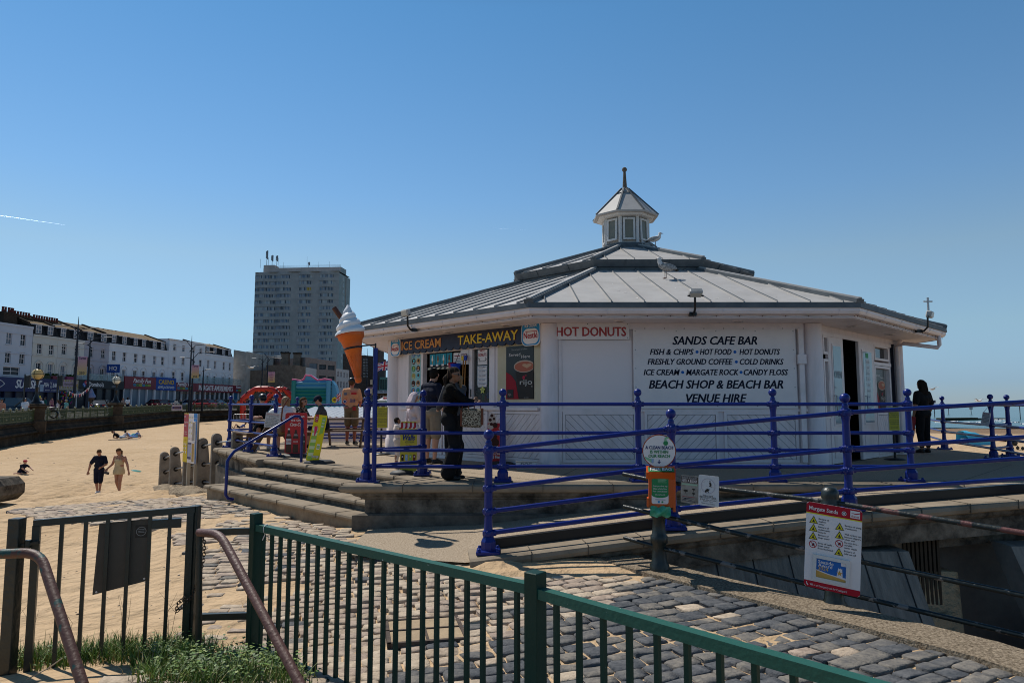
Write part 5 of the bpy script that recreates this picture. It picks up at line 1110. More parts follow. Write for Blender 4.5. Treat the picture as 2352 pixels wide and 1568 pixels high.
def figure(label, loc, rz, H, skin, top, legs, shoes, pose={}, sleeve=.55, leglen=.62, loose=0., build=1., hair=HAIRD, hairkind='short', look=(0, -1, 0), voxel=.0095, hands=True, cap=None, group=None, flare=0, midriff=None, shades=False, sandal=False, bald=False, gripL=None, gripR=None):
    t = thing('person', label, 'person', loc, rz, group); J = dict(BASE); J.update(pose); J = {k: Vector(v)*H for k, v in J.items()}
    P = []; A = lambda p, q, r0, r1, m: P.append((tuple(p), tuple(q), r0*H, r1*H, m)); wd = build
    bt = midriff or top
    lat = (J['sL']-J['sR']); lat = lat.normalized() if lat.length > 0 else Vector((1, 0, 0)); hl = (J['hL']-J['hR']).normalized()
    A(J['sR'].lerp(J['sL'], .18), J['sR'].lerp(J['sL'], .82), .044*wd, .044*wd, top)
    c = J['chest']; A(c-lat*.05*H*wd, c+lat*.05*H*wd, .066*wd, .066*wd, top)
    c2 = J['belly']; A(c2-lat*.036*H*wd, c2+lat*.036*H*wd, .06*wd, .06*wd, bt); A(J['chest'], J['belly'], .07*wd, .062*wd, bt if midriff else top)
    c3 = J['pelvis']; A(c3-hl*.042*H*wd, c3+hl*.042*H*wd, .063*wd, .063*wd, legs); A(J['belly'], c3, .058*wd, .062*wd, bt)
    A(J['chest'].lerp(J['neck'], .55), J['neck'], .05, .032, top); A(J['neck'], J['head'], .03, .03, skin)
    lk = Vector(look).normalized(); hc = J['head']
    up = (Vector((0, 0, 1))-lk*lk.z).normalized() if abs(lk.z) < .95 else (J['head']-J['neck']).normalized(); sd = lk.cross(up)
    def hp(f, s_, u): return hc+(lk*f+sd*s_+up*u)*H
    A(hp(-.012, 0, .02), hp(.004, 0, .016), .046, .045, skin); A(hp(.014, 0, -.008), hp(.022, 0, -.03), .036, .028, skin); A(hp(.05, 0, .004), hp(.054, 0, -.008), .006, .0085, skin)
    for e in (-1, 1): A(hp(-.004, e*.046, -.004), hp(-.006, e*.048, .01), .008, .01, skin)
    for S in 'LR':
        s_, e, w_ = J['s'+S], J['e'+S], J['w'+S]; ms = top if sleeve > .05 else skin
        A(s_, s_.lerp(e, .35), .037*wd, .032*wd, ms if sleeve > 0 else skin); A(s_, e, .032*wd, .025*wd, top if sleeve >= 1 else skin); A(e, w_, .026*wd, .0165, top if sleeve >= 1.8 else skin)
        if 0 < sleeve < 1: A(s_, s_.lerp(e, sleeve), .037*wd+loose*.004, .033*wd+loose*.01, top)
        elif sleeve >= 1: A(s_, e, .036*wd, .032*wd, top); A(e, e.lerp(w_, min(1, sleeve-1)), .032, .024, top)
        d = (w_-e).normalized(); side = d.cross(lk); side = side.normalized() if side.length > .1 else Vector((1, 0, 0)); nrm = side.cross(d); sg = 1 if S == 'L' else -1
        if hands:
            pe = w_+d*.045*H; g = gripL if S == 'L' else gripR; cl = .35 if g is None else g
            A(w_, pe, .0155, .017, skin); A(w_+side*.008*H, pe+side*.012*H, .012, .012, skin); A(w_-side*.008*H, pe-side*.012*H, .012, .012, skin)
            for i, (off, l) in enumerate(((-.019, .036), (-.0065, .042), (.0065, .04), (.018, .031))):
                b0 = pe+side*off*H; b1 = b0+(d*(1-cl*.5)+nrm*cl*.6)*l*.55*H; b2 = b1+(d*(1-cl*1.3)+nrm*cl*1.2)*l*.5*H; A(b0, b1, .0064, .0058, skin); A(b1, b2, .0058, .005, skin)
            th = w_+d*.016*H+side*.014*H*sg; A(th, th+(d*.6+side*sg*.8)*.026*H, .0075, .0065, skin); th2 = th+(d*.6+side*sg*.8)*.026*H; A(th2, th2+(d+nrm*.5)*.02*H, .0065, .0055, skin)
        else: A(w_, w_+d*.07*H, .018, .014, skin)
        h, k, a, to = J['h'+S], J['k'+S], J['a'+S], J['t'+S]
        A(h, k, .05*wd, .033*wd, skin); A(k, a, .033*wd, .02, skin); A(k+(a-k)*.15+Vector((0, .008*H, 0)), k+(a-k)*.45+Vector((0, .006*H, 0)), .03*wd, .027*wd, skin)
        if leglen > 0:
            f1 = min(1, leglen); A(h, h.lerp(k, f1), .054*wd+loose*.004, (.054-.018*f1)*wd+loose*.016, legs)
            if leglen > 1: f2 = leglen-1; A(k, k.lerp(a, f2), .036*wd+loose*.012+flare*.01, (.036-.014*f2)*wd+loose*.014+flare*.03, legs)
        A(a, a.lerp(to, .2), .021, .021, skin if sandal else shoes); A(a+Vector((0, .012*H, -.026*H)) if abs((k-a).normalized().z) > .6 else a, to, .022, .019, shoes)
        if not sandal: A(a.lerp(to, .3), to, .024, .021, shoes)
    fuse(P, voxel, 'body', t)
    if not bald:
        Q = []; B = lambda p, q, r0, r1: Q.append((tuple(p), tuple(q), r0*H, r1*H, hair))
        B(hp(-.02, 0, .028), hp(-.004, 0, .034), .05, .046); B(hp(-.03, 0, .01), hp(-.03, 0, -.01), .042, .036)
        for e in (-1, 1): B(hp(-.018, e*.03, .022), hp(-.016, e*.036, -.002), .022, .014)
        if hairkind == 'bob':
            for e in (-1, -.4, .4, 1): B(hp(-.03, e*.03, .02), hp(-.03+.004*abs(e), e*.04, -.075), .03, .022)
        if hairkind == 'long':
            for e in (-1, -.35, .35, 1): B(hp(-.034, e*.03, .02), hp(-.048, e*.036, -.07), .032, .032); B(hp(-.048, e*.036, -.07), hp(-.056, e*.03, -.15), .032, .018)
        if hairkind == 'tail':
            B(hp(-.05, .0, .0), hp(-.075, .01, -.04), .022, .026); B(hp(-.075, .01, -.04), hp(-.06, .02, -.12), .024, .01)
        if hairkind == 'bun': B(hp(-.06, 0, .015), hp(-.065, 0, .0), .026, .026)
        if hairkind == 'top': B(hp(-.01, 0, .07), hp(-.015, 0, .1), .012, .01)
        if hairkind == 'curly':
            for i in range(9): a = i*2.4; B(hp(-.015+.03*math.cos(a), .034*math.sin(a), .035+.02*math.sin(i*1.7)), hp(-.02+.034*math.cos(a), .038*math.sin(a), .04), .018, .018)
        fuse(Q, max(.009, voxel), 'hair', t, 2)
    b = MB()
    for e in (-1, 1):
        if shades: b.ell(hp(.043, e*.02, .01), (.016*H, .008*H, .011*H), BLACK, 8, 6, Matrix((sd, lk, up)).transposed()); b.bar(hp(.042, e*.034, .012), hp(-.006, e*.048, .01), .004*H, .005*H, flat('frame_grey', (.1, .1, .1), .3))
        else: b.ell(hp(.041, e*.018, .008), (.006*H, .004*H, .004*H), flat('eye', (.015, .01, .01), .2), 6, 4, Matrix((sd, lk, up)).transposed()); b.bar(hp(.046, e*.01, .018), hp(.041, e*.028, .02), .003*H, .003*H, hair)
    b.bar(hp(.051, -.012, -.023), hp(.051, .012, -.023), .004*H, .004*H, flat('lips', (.25, .07, .06))); b.make('sunglasses' if shades else 'face_features', t)
    if cap:
        b = MB(); rot = Matrix((sd, lk, up)).transposed(); b.ell(hp(-.012, 0, .034), (.058*H, .066*H, .05*H), cap, 14, 8, rot)
        pts = [hp(.04+.045*math.sin(a), .046*math.cos(a), .036-.008*math.sin(a)) for a in [math.pi*i/10 for i in range(11)]]; b.prism(pts, up*.005*H, cap); b.make('cap', t)
    return t, J, hp
BLK = C_('black_knit', (.008, .008, .009)); NVY = C_('navy_cotton', (.008, .01, .022)); WHT = C_('white_cotton', (.62, .62, .66), (.72, .72, .74)); BEI = C_('beige_shorts', (.2, .16, .115)); KHA = C_('khaki_shorts', (.17, .12, .065))
SHOE = M('dark_shoe', (.012, .012, .013), .5); SHOEW = M('pale_shoe', (.55, .52, .48), .6)
CROCH = M('black_crochet', (.006, .006, .006), .85, (.09, .055, .02), 30, .8, 40, lo=.62, hi=.68)
# woman in black leaning on the front railing, seen in profile (facing +x)
t, J, hp = figure('person in black with sunglasses leaning on the front railing, tapestry bag on one arm', (-.92, 10.33, .01), math.pi/2, 1.68, SKIN2, CROCH, BLK, SHOE,
    dict(head=(-.01, -.03, .925), neck=(0, -.005, .85), chest=(0, .0, .745), sL=(.095, -.0, .805), sR=(-.1, .0, .805), eR=(-.12, -.15, .69), wR=(-.0, -.2, .695), eL=(.11, -.1, .66), wL=(.03, -.21, .67), kR=(-.06, -.045, .29), aR=(-.055, .02, .05), tR=(-.06, -.08, .02), kL=(.055, -.06, .3), aL=(.055, -.015, .05), tL=(.05, -.11, .018), pelvis=(0, .02, .535)),
    sleeve=1.85, leglen=1.93, loose=.8, flare=1, build=1.12, hair=M('highlighted_hair', (.012, .009, .008), .85, (.16, .1, .06), 14, .5, 90, stretch=(1, 3, .3), lo=.5, hi=.72), hairkind='tail', look=(-.15, -1, -.14), shades=True, sandal=True)
b = MB(); BAG = M('tapestry_bag', (.4, .36, .28), .8, (.03, .02, .012), 70, .3, 80, lo=.47, hi=.53); LEA = M('brown_leather', (.13, .035, .015), .5)
c = Vector((-.6, 10.2, .93)); b.box(c, (.32, .13, .28), BAG, Matrix.Rotation(.05, 3, 'Y'), bev=.03); b.box(c+Vector((-.15, 0, 0)), (.03, .134, .25), LEA, bev=.01); b.box(c+Vector((.16, 0, .02)), (.03, .134, .25), LEA, bev=.01)
for dx in (-.09, .09): b.tube([c+Vector((dx-.05, -.06, .13)), c+Vector((dx-.04, -.05, .24)), c+Vector((dx+.04, -.05, .24)), c+Vector((dx+.05, -.06, .13))], .008, LEA, 6); b.lathe([(.03, .0), (.03, .012)], c+Vector((dx, 0, .0)), LEA, 8)
tag(b.make('handbag'), 'patterned tapestry handbag with brown leather trim hanging at the railing', 'handbag')
figure('person with blond hair mostly hidden behind the person in black', (-.93, 10.95, .01), -2.4, 1.7, SKIN, C_('grey_top', (.06, .06, .065)), BLK, SHOE, dict(eL=(.12, -.06, .64), wL=(.06, -.16, .62), eR=(-.12, -.06, .64), wR=(-.06, -.16, .62)), hair=HAIRL, hairkind='tail', leglen=1.95, sleeve=1.9, look=(.2, -1, -.1), voxel=.013)
figure('person in navy tee and beige shorts ordering at the serving hatch', (-1.52, 13.05, .01), 3*math.pi/4+.1, 1.8, SKIN, NVY, BEI, SHOE,
    dict(eR=(-.15, -.01, .64), wR=(-.1, -.13, .58), eL=(.15, -.01, .64), wL=(.1, -.12, .6), kL=(.06, -.004, .285), head=(.0, -.03, .925)), sleeve=.7, leglen=.92, loose=1, build=1.08, look=(.35, -1, -.35))
PINK = C_('pale_pink_cloth', (.5, .4, .42), (.6, .5, .52))
t, J, hp = figure('person in a pale pink headscarf and dress behind the corner of the railing', (-1.75, 12.25, .01), 2.2, 1.33, SKIN3, PINK, PINK, SHOE, dict(eR=(-.13, -.02, .66), wR=(-.08, -.1, .56)), sleeve=1.9, leglen=1.9, loose=1.5, flare=1, look=(.2, -1, -.3), hair=PINK, hairkind='long', voxel=.012)
figure('toddler with curly dark hair looking up beside the pink dress', (-2.02, 12.1, .01), 1.9, .92, SKIN2, C_('cream_vest', (.5, .42, .38)), C_('cream_vest', (.5, .42, .38)), SHOE, dict(head=(0, -.01, .9), eR=(-.16, -.05, .75), wR=(-.14, -.12, .86)), hairkind='curly', look=(.1, -1, .35), sleeve=.5, leglen=1.5, voxel=.011)
# orange printed shirt, back to us, and the tables
PRT = M('peach_shirt', (.62, .3, .16), .85, (.68, .36, .2), 3)
t, J, hp = figure('person in a printed peach shirt and khaki shorts standing by the far table', (-4.55, 19.45, .01), math.pi-.1, 1.86, M('sunburnt_skin', (.42, .13, .085), .55), PRT, KHA, SHOE, dict(eR=(-.13, -.02, .64), wR=(-.09, -.13, .6), eL=(.13, -.02, .64), wL=(.09, -.14, .6)), sleeve=.7, leglen=.85, loose=.9, build=1.08, midriff=PRT, cap=BLACK, look=(0, -1, -.25), hair=HAIRB)
b = MB(); f = Fr((-4.55-.28, 19.45-.245, .0), (1, -.02, 0)); bl = flat('badge_blue', (.03, .07, .2)); rd = flat('badge_red', (.5, .03, .03))
b.box((-4.44, 19.222, 1.44), (.15, .01, .06), rd); b.box((-4.46, 19.222, 1.5), (.19, .008, .03), flat('badge_pink', (.55, .15, .14)))
for z in (0, .02, .04, .06): b.box((-4.48+z*.6, 19.226, 1.2+z), (.16-z, .008, .008), bl)
for x in (-.05, -.02, .02, .06): b.box((-4.48+x, 19.226, 1.25), (.01, .008, .09), bl)
b.box((-4.68, 19.235, 1.43), (.08, .01, .07), flat('badge_slate', (.15, .15, .2))); b.box((-4.42, 19.225, 1.02), (.1, .01, .1), rd); b.box((-4.66, 19.225, 1.05), (.14, .008, .03), flat('badge_pink', (.5, .2, .2)))
f2 = Fr((-4.69, 19.226, 1.22), (1, -.05, 0)); b.disc(f2, 0, 0, .065, flat('badge_red', (.5, .03, .03)), .001, k=18); b.disc(f2, 0, 0, .05, SIGNW, .003, k=16); b.disc(f2, 0, 0, .035, bl, .005, k=12)
o = b.make('shirt_print', t, True)
def picnic(loc, rz, label):
    t = thing('picnic_table', label, 'picnic table', loc, rz, 'picnic tables on the deck'); L = 1.55
    for i in range(5): b = MB(); b.box((0, -.29+.145*i, .735), (L, .135, .04), WOOD, bev=.008); b.make('top_board', t)
    for sy in (-1, 1):
        for i in (0, 1): b = MB(); b.box((0, sy*(.62+.13*i), .44), (L, .12, .038), WOOD, bev=.008); b.make('seat_board', t)
    for sx in (-1, 1):
        for sy in (-1, 1): b = MB(); b.bar((sx*.52, sy*.2, .715), (sx*.52, sy*.62, .0), .1, .045, WOOD, up=(1, 0, 0)); b.make('leg', t)
        b = MB(); b.bar((sx*.57, -.76, .4), (sx*.57, .76, .4), .045, .09, WOOD); b.make('cross_beam', t)
        b = MB(); b.bar((sx*.57, -.3, .69), (sx*.57, .3, .69), .045, .06, WOOD); b.make('cross_beam', t)
    return t
picnic((-5.95, 17.15, .006), math.atan2(.83, -.55), 'dark wooden picnic table inside the balcony railing, carrier bag on top')
picnic((-4.55, 18.75, .006), .05, 'weathered picnic table in front of the person in the peach shirt')
SIT = dict(head=(0, -.1, .715), neck=(0, -.06, .635), chest=(0, -.035, .535), belly=(0, 0, .42), pelvis=(0, .02, .325), sL=(.1, -.05, .6), sR=(-.1, -.05, .6), eL=(.14, -.12, .45), eR=(-.14, -.12, .45), wL=(.07, -.24, .46), wR=(-.07, -.24, .46),
           hL=(.055, .0, .3), hR=(-.055, .0, .3), kL=(.075, -.24, .29), kR=(-.075, -.24, .29), aL=(.07, -.23, .05), aR=(-.07, -.2, .05), tL=(.075, -.32, .018), tR=(-.075, -.29, .018))
seat = lambda x, y: (x, y, .0)
t, J, hp = figure('person in black cap and tee hunched over food at the balcony table', seat(-6.5, 17.75), R_(-38)+math.pi/2-.35, 1.76, SKIN, BLK, BLK, SHOEW, SIT, cap=BLACK, look=(0, -1, -.6), sleeve=.65, leglen=.9, loose=.8, build=1.15, shades=True, hair=HAIRB)
figure('person with a blond bob and white tee seated with back turned at the balcony table', seat(-5.42, 16.45), R_(-38)-math.pi/2-.5, 1.68, SKIN, WHT, KHA, BLACK, SIT, hair=HAIRL, hairkind='bob', sleeve=.5, leglen=.8, look=(0, -1, -.1), build=1.08)
FLO = M('floral_print', (.012, .012, .012), .85, (.55, .5, .42), 26, lo=.52, hi=.56)
figure('person in a black and white floral dress sitting opposite the person in a navy cap', seat(-5.78, 18.55), R_(75), 1.68, SKIN, FLO, FLO, SHOE, SIT, hair=HAIRB, hairkind='bob', sleeve=1.3, leglen=.9, look=(.0, -1, -.05), shades=True)
figure('person in a navy cap and grey tee looking down at the phone', seat(-5.0, 18.3), R_(-80), 1.72, SKIN, C_('charcoal_tee', (.045, .047, .055)), NVY, SHOE, SIT, cap=C_('navy_cap', (.01, .014, .03)), look=(0, -1, -.75), sleeve=.7, leglen=.9, hair=HAIRD)
b = MB(); c = Vector((-5.78, 16.75, .755)); b.ell(c+Vector((0, 0, .14)), (.17, .14, .15), M('white_carrier_bag', (.65, .65, .63), .4, (.05, .3, .2), 5, .7, 12, lo=.66, hi=.7), 16, 10); tag(b.make('carrier_bag'), 'crumpled white carrier bag on the balcony table', 'bag')
b = MB(); b.box((-5.5, 16.95, .87), (.28, .16, .2), M('cardboard', (.45, .28, .18), .8), Matrix.Rotation(.6, 3, 'Z')); tag(b.make('takeaway_box'), 'brown takeaway box beside the carrier bag', 'box')
b = MB(); b.box((-5.3, 16.3, .62), (.34, .14, .3), LEA, Matrix.Rotation(.4, 3, 'Z'), bev=.03); b.tube([(-5.45, 16.22, .75), (-5.42, 16.2, 1.05), (-5.3, 16.25, 1.28)], .02, LEA, 6); tag(b.make('shoulder_bag'), 'brown leather shoulder bag behind the person in the white tee', 'bag')
# woman on the right of the cafe
figure('person all in black with long black hair standing by the seaward railing', (9.6, 16.05, .01), math.pi+.35, 1.69, SKIN2, BLK, BLK, SHOE, dict(eL=(.15, .02, .65), wL=(.15, -.02, .5), eR=(-.15, .02, .65), wR=(-.14, -.03, .5)), sleeve=.75, leglen=1.75, loose=.6, build=1.15, hairkind='long', look=(-.2, -1, 0))
b = MB(); b.tube([(9.35, 16.0, .85), (9.3, 16.05, .5), (9.28, 16.08, .2)], [.06, .08, .05], M('red_bag', (.25, .01, .015), .6), 8); tag(b.make('red_bag'), 'small red bag hanging beside the person with long black hair', 'bag')
# two girls on the sand
gzz = lambda x, y: gs(x, y)+.0
t, J, hp = figure('person in a navy sports kit walking up the sand, eyes on the phone', (-14.45, 24.2, gzz(-14.45, 24.2)), .15, 1.55, SKIN3, NVY, NVY, SHOEW, dict(head=(0, -.045, .915), eL=(.15, -.01, .66), wL=(.09, -.12, .6), eR=(-.185, .0, .66), wR=(-.21, -.03, .5), kL=(.055, -.035, .29), aL=(.035, .0, .055), tL=(.035, -.09, .02), kR=(-.05, .005, .285), aR=(-.03, .05, .05), tR=(-.03, -.03, .02)), sleeve=.75, leglen=1.05, loose=.8, hair=HAIRB, look=(.2, -1, -.8), build=1.1)
CREAM = C_('cream_swimsuit', (.48, .37, .2), (.56, .45, .27))
t, J, hp = figure('person in a cream swimsuit and white shoes walking on the sand', (-13.75, 24.2, gzz(-13.75, 24.2)), -.05, 1.64, SKIN3, SKIN3, SKIN3, SHOEW, dict(head=(-.01, -.03, .92), sL=(.1, .012, .8), eL=(.175, .0, .655), wL=(.22, -.01, .5), eR=(-.15, -.0, .66), wR=(-.2, -.09, .57), kR=(-.05, .01, .29), aR=(-.03, .09, .09), tR=(-.045, .03, .03), kL=(.045, -.02, .285), aL=(.03, .0, .05), tL=(.035, -.08, .02)), sleeve=0, leglen=0, hair=HAIRB, hairkind='tail', look=(-.25, -1, -.6))
b = MB(); hh = 1.64; b.lathe([(.118*hh, .45*hh), (.125*hh, .5*hh), (.1*hh, .58*hh), (.088*hh, .64*hh), (.098*hh, .7*hh), (.104*hh, .745*hh), (.09*hh, .765*hh), (.07*hh, .765*hh)], (0, .003, 0), CREAM, 24, squash=.78)
for e in (-1, 1): b.tube([(e*.06*hh, -.055*hh, .76*hh), (e*.05*hh, -.03*hh, .83*hh), (e*.03*hh, .02*hh, .87*hh)], .008, CREAM, 6)
b.make('swimsuit', t)
b = MB(); c = at(268, 1085, 24.0); b.box((-14.0, 23.9, c.z), (.17, .03, .09), BLACK, Matrix.Rotation(.25, 3, 'Y'), bev=.008); b.box((-14.0, 23.882, c.z), (.15, .004, .075), flat('phone_screen', (.03, .035, .05), .1), Matrix.Rotation(.25, 3, 'Y')); tag(b.make('phone'), 'dark phone held between the two walkers on the sand', 'phone')
c = at(313, 1081, 24.0); b = MB(); b.ell(c, (.17, .15, .018), M('teal_disc', (.0, .18, .13), .4), 16, 6, Matrix.Rotation(.2, 3, 'Y')); tag(b.make('flying_disc'), 'teal flying disc dropping beside the cream swimsuit', 'disc')
# boy digging, sitter at the edge, family further off
LYE = dict(head=(0, -.12, .42), neck=(0, -.09, .35), chest=(0, -.05, .27), belly=(0, 0, .17), pelvis=(0, .06, .1), sL=(.1, -.06, .31), sR=(-.1, -.06, .31), eL=(.14, -.2, .22), eR=(-.12, -.17, .2), wL=(.1, -.33, .16), wR=(-.06, -.3, .12), hL=(.05, .06, .09), hR=(-.05, .06, .09), kL=(.09, -.1, .05), kR=(-.09, -.09, .05), aL=(.1, .15, .04), aR=(-.1, .15, .04), tL=(.1, .24, .03), tR=(-.1, .24, .03))
c = on(50, 1087, -1.93); figure('child in a red cap kneeling and digging in the sand', (c.x, c.y, gs(c.x, c.y)-.02), math.pi/2-.25, 1.3, SKIN, NVY, NVY, SKIN, LYE, cap=M('red_cap', (.42, .02, .03), .6), look=(.1, -1, -.15), sleeve=.6, leglen=.9, hair=HAIRB, voxel=.012)
c = at(6, 1126, 24.3); figure('person in a pale grey top sitting on the sand at the left edge', (c.x-.05, c.y, gs(c.x, c.y)-.02), -.6, 1.65, SKIN, C_('pale_grey_top', (.36, .36, .38)), NVY, SHOEW, LYE, look=(-.3, -1, -.5), sleeve=.7, leglen=.5, hair=HAIRB, hairkind='long', voxel=.013)
b = MB(); c = at(40, 1106, 24.6); b.box((c.x, c.y, gs(c.x, c.y)+.3), (.2, .12, .18), BLACK, bev=.03); tag(b.make('black_bag'), 'small black bag behind the sitter at the left edge', 'bag')
RECL = dict(head=(0, .3, .3), neck=(0, .25, .24), chest=(0, .16, .17), belly=(0, .06, .1), pelvis=(0, -.04, .075), sL=(.1, .21, .21), sR=(-.1, .21, .21), eL=(.15, .22, .06), eR=(-.15, .22, .06), wL=(.15, .1, .04), wR=(-.15, .1, .04), hL=(.05, -.06, .08), hR=(-.05, -.06, .08), kL=(.06, -.24, .25), kR=(-.06, -.26, .07), aL=(.06, -.34, .06), aR=(-.06, -.47, .04), tL=(.06, -.4, .03), tR=(-.06, -.51, .09))
c = on(276, 1007, -1.5); z0 = gs(c.x, c.y)
figure('person in black lying back on the sand, white patterned shorts', (c.x+.0, c.y, z0), math.pi/2+.1, 1.78, SKIN3, BLK, WHT, SKIN3, RECL, hair=HAIRB, look=(.2, -.5, .5), sleeve=.6, leglen=.9, voxel=.016, hands=False)
figure('person in pale blue lying close beside the person in black shirt', (c.x+.55, c.y+.55, z0), math.pi/2-.05, 1.7, SKIN3, C_('pale_blue_shirt', (.14, .25, .48)), C_('pale_blue_shirt', (.14, .25, .48)), SKIN3, RECL, hair=HAIRD, look=(.5, .8, .1), shades=True, sleeve=.6, leglen=1.4, voxel=.016, hands=False)
c = on(320, 1003, -1.5); figure('small child with a topknot sitting on the sand', (c.x, c.y, gs(c.x, c.y)), -math.pi/2+.2, 1.0, SKIN, C_('pale_swimsuit', (.5, .4, .42)), NVY, SKIN, LYE, hair=HAIRB, hairkind='top', look=(0, -1, -.35), voxel=.014, hands=False)
b = MB(); c2 = on(309, 1004, -1.5); b.ell((c2.x, c2.y, gs(c2.x, c2.y)+.13), (.32, .2, .2), M('teal_cloth', (.1, .36, .36), .8, (.2, .5, .5), 4, .6, 6), 12, 8); tag(b.make('beach_bag'), 'teal cloth bag beside the small child on the sand', 'bag')
b = MB(); c2 = on(289, 1008, -1.5); b.box((c2.x, c2.y, gs(c2.x, c2.y)+.03), (2.2, .9, .03), flat('dark_towel', (.015, .015, .02))); tag(b.make('beach_towel'), 'dark towel spread under the two people lying on the sand', 'towel')
c = on(538, 989, -1.5); figure('person sunbathing in dark shoes, seen through the balcony railing', (c.x+.6, c.y, gs(c.x, c.y)), -math.pi/2, 1.7, SKIN, C_('blue_top', (.1, .13, .3)), NVY, BLACK, RECL, hair=HAIRB, look=(0, -.3, 1), voxel=.016, hands=False, leglen=.6)
# ------------------------------------------------------------------ boards and notices on the deck
def base_disc(b, x, y, rx, ry): b.lathe([(rx, .0), (rx, .02), (rx*.75, .055), (.05, .07)], (x, y, .005), M('black_rubber_base', (.025, .025, .027), .6, (.04, .04, .042), 9), 20, squash=ry/rx)
t = thing('pavement_sign', 'red soft drink board with three bottles standing behind the step handrail', 'sign', (-4.72, 15.0, .0), group='advertising boards on the deck')
b = MB(); base_disc(b, -4.72, 15.02, .32, .24); b.make('base', t, True)
f = Fr((-4.95, 15.0, .07), (1, .05, 0)); b = MB(); b.rslab(f, 0, 0, .47, .88, .05, -.02, .0, RED)
for l, y in (('pick up an', .78), ('ice cold', .70)): b.text(f, l, .25, y, .055, SIGNW, n=.004, maxw=.36, bold=.02)
b.text(f, 'Coca-Cola', .25, .595, .07, SIGNW, w_=.29, n=.004, shear=.35, bold=.03)
COLA = M('cola_glass', (.035, .006, .005), .2)
for i, x in enumerate((.085, .235, .385)):
    pr = [(.0, .0), (.055, .0), (.06, .05), (.052, .14), (.06, .25), (.058, .33), (.03, .42), (.022, .46), (.022, .5)]
    b.fpoly(f, [(x+q, .02+y) for q, y in pr[1:]]+[(x-q, .02+y) for q, y in pr[::-1][:-1]], COLA, .003); b.rect(f, x-.024, .51, .048, .035, (SIGNW, RED, BLACK)[i], .0045)
    b.rect(f, x-.057, .2, .114, .12, (flat('label_grey', (.55, .55, .57)), RED, BLACK)[i], .005); b.text(f, ('Coke', 'Coca-Cola', 'Zero')[i], x, .245, .035, (RED, SIGNW, SIGNW)[i], w_=.095, n=.007, bold=.03, shear=.2)
    b.fpoly(f, [(x-.03, .42), (x+.03, .42), (x+.045, .38), (x-.045, .38)], flat('bottle_shine', (.3, .25, .25)), .0045)
b.make('board', t, True)
YB = flat('bright_yellow_board', (.72, .6, .01))
t = thing('pavement_sign', 'leaning yellow board picturing a green twisted ice lolly at the top of the steps', 'sign', (-3.78, 13.35, .0), group='advertising boards on the deck')
b = MB(); base_disc(b, -3.72, 13.35, .3, .2); b.make('base', t, True)
f = Fr((-3.97, 13.3, .055), (.97, -.05, -.12), (.16, .05, 1)); b = MB(); b.rslab(f, 0, 0, .25, .9, .035, -.01, .01, YB, 6)
b.rslab(f, .02, .75, .07, .15, .02, .01, .012, RED); b.ring(f, .055, .83, .017, .024, SIGNW, .014); b.text(f, "WALL'S", .055, .775, .013, SIGNW, n=.014, w_=.05)
LG = flat('lolly_green', (.28, .5, .08)); LP = flat('lolly_pale', (.6, .68, .4)); PK = flat('lolly_pink', (.65, .03, .13))
for i in range(9): b.fpoly(f, [(.02, .03+.065*i), (.12, .04+.065*i), (.125, .1+.065*i), (.02, .09+.065*i)], LG if i % 2 == 0 else LP, .0125+.0001*i)
b.disc(f, .07, .62, .055, LP, .014, ry=.05); b.fpoly(f, [(.04, .67), (.1, .68), (.11, .62), (.085, .5), (.07, .47), (.06, .55)], PK, .0155)
b.fpoly(f, [(.155, .5), (.175, .53), (.225, .56), (.235, .86), (.165, .86), (.16, .56), (.15, .52)], LG, .013)
for l, y in (('YOU', .79), ('WANT', .73), ('ME', .67)): b.text(f, l, .198, y, .028, SIGNW, n=.016, maxw=.055, bold=.05)
b.rect(f, .16, .24, .06, .1, SIGNW, .013); b.rect(f, .165, .26, .05, .05, LG, .015); b.text(f, '76', .19, .275, .02, SIGNW, n=.017)
b.text(f, 'TWISTER', .165, .07, .05, flat('twister_letter', (.4, .35, .1)), w_=.15, n=.016, bold=.06, shear=.2); b.text(f, 'TWISTER', .165, .073, .045, SIGNW, w_=.14, n=.019, bold=.03, shear=.2); b.make('board', t, True)
t = thing('pavement_sign', 'yellow ice cream board with a red and white striped top by the railing corner', 'sign', (-1.7, 11.25, .0), group='advertising boards on the deck')
b = MB(); base_disc(b, -1.78, 11.22, .2, .16); b.make('base', t, True)
f = Fr((-1.82, 11.22, .05), (1, .1, 0)); b = MB(); b.rslab(f, 0, 0, .27, .8, .03, -.01, .01, flat('soft_yellow_board', (.62, .52, .06)), 5); b.rect(f, .0, .7, .27, .075, SIGNW, .012)
for i in range(4): b.rect(f, .01+.07*i, .7, .035, .09, RED, .0135)
for i in range(8): b.disc(f, .017+.034*i, .7, .017, SIGNW if i % 2 else RED, .013, k=10)
b.text(f, "Walls", .14, .5, .09, flat('script_blue', (.01, .04, .2)), w_=.2, n=.013, bold=.04, shear=.3); b.text(f, 'ICE CREAM', .15, .455, .03, NAVY, w_=.14, n=.013); b.text(f, 'est 1922', .14, .41, .02, RED, w_=.08, n=.013)
for i, c in enumerate([(.03, .02, .015), (.3, .5, .7), (.3, .5, .1), (.2, .05, .02)]): x = .04+.063*i; b.rslab(f, x-.02, .17, .04, .1, .012, .01, .013, flat('lolly_%d' % i, c), 4); b.rect(f, x-.004, .12, .008, .05, flat('lolly_stick', (.55, .4, .2)), .012); b.disc(f, x, .235, .012, SIGNW, .0145, k=8)
b.text(f, 'ENJOY', .14, .06, .03, NAVY, n=.013); b.make('board', t, True)
t = thing('pavement_sign', 'dark red chocolate sundae board against the boarded wall', 'sign', (-.3, 13.1, .0), group='advertising boards on the deck')
b = MB(); base_disc(b, -.25, 13.0, .3, .2); b.make('base', t, True)
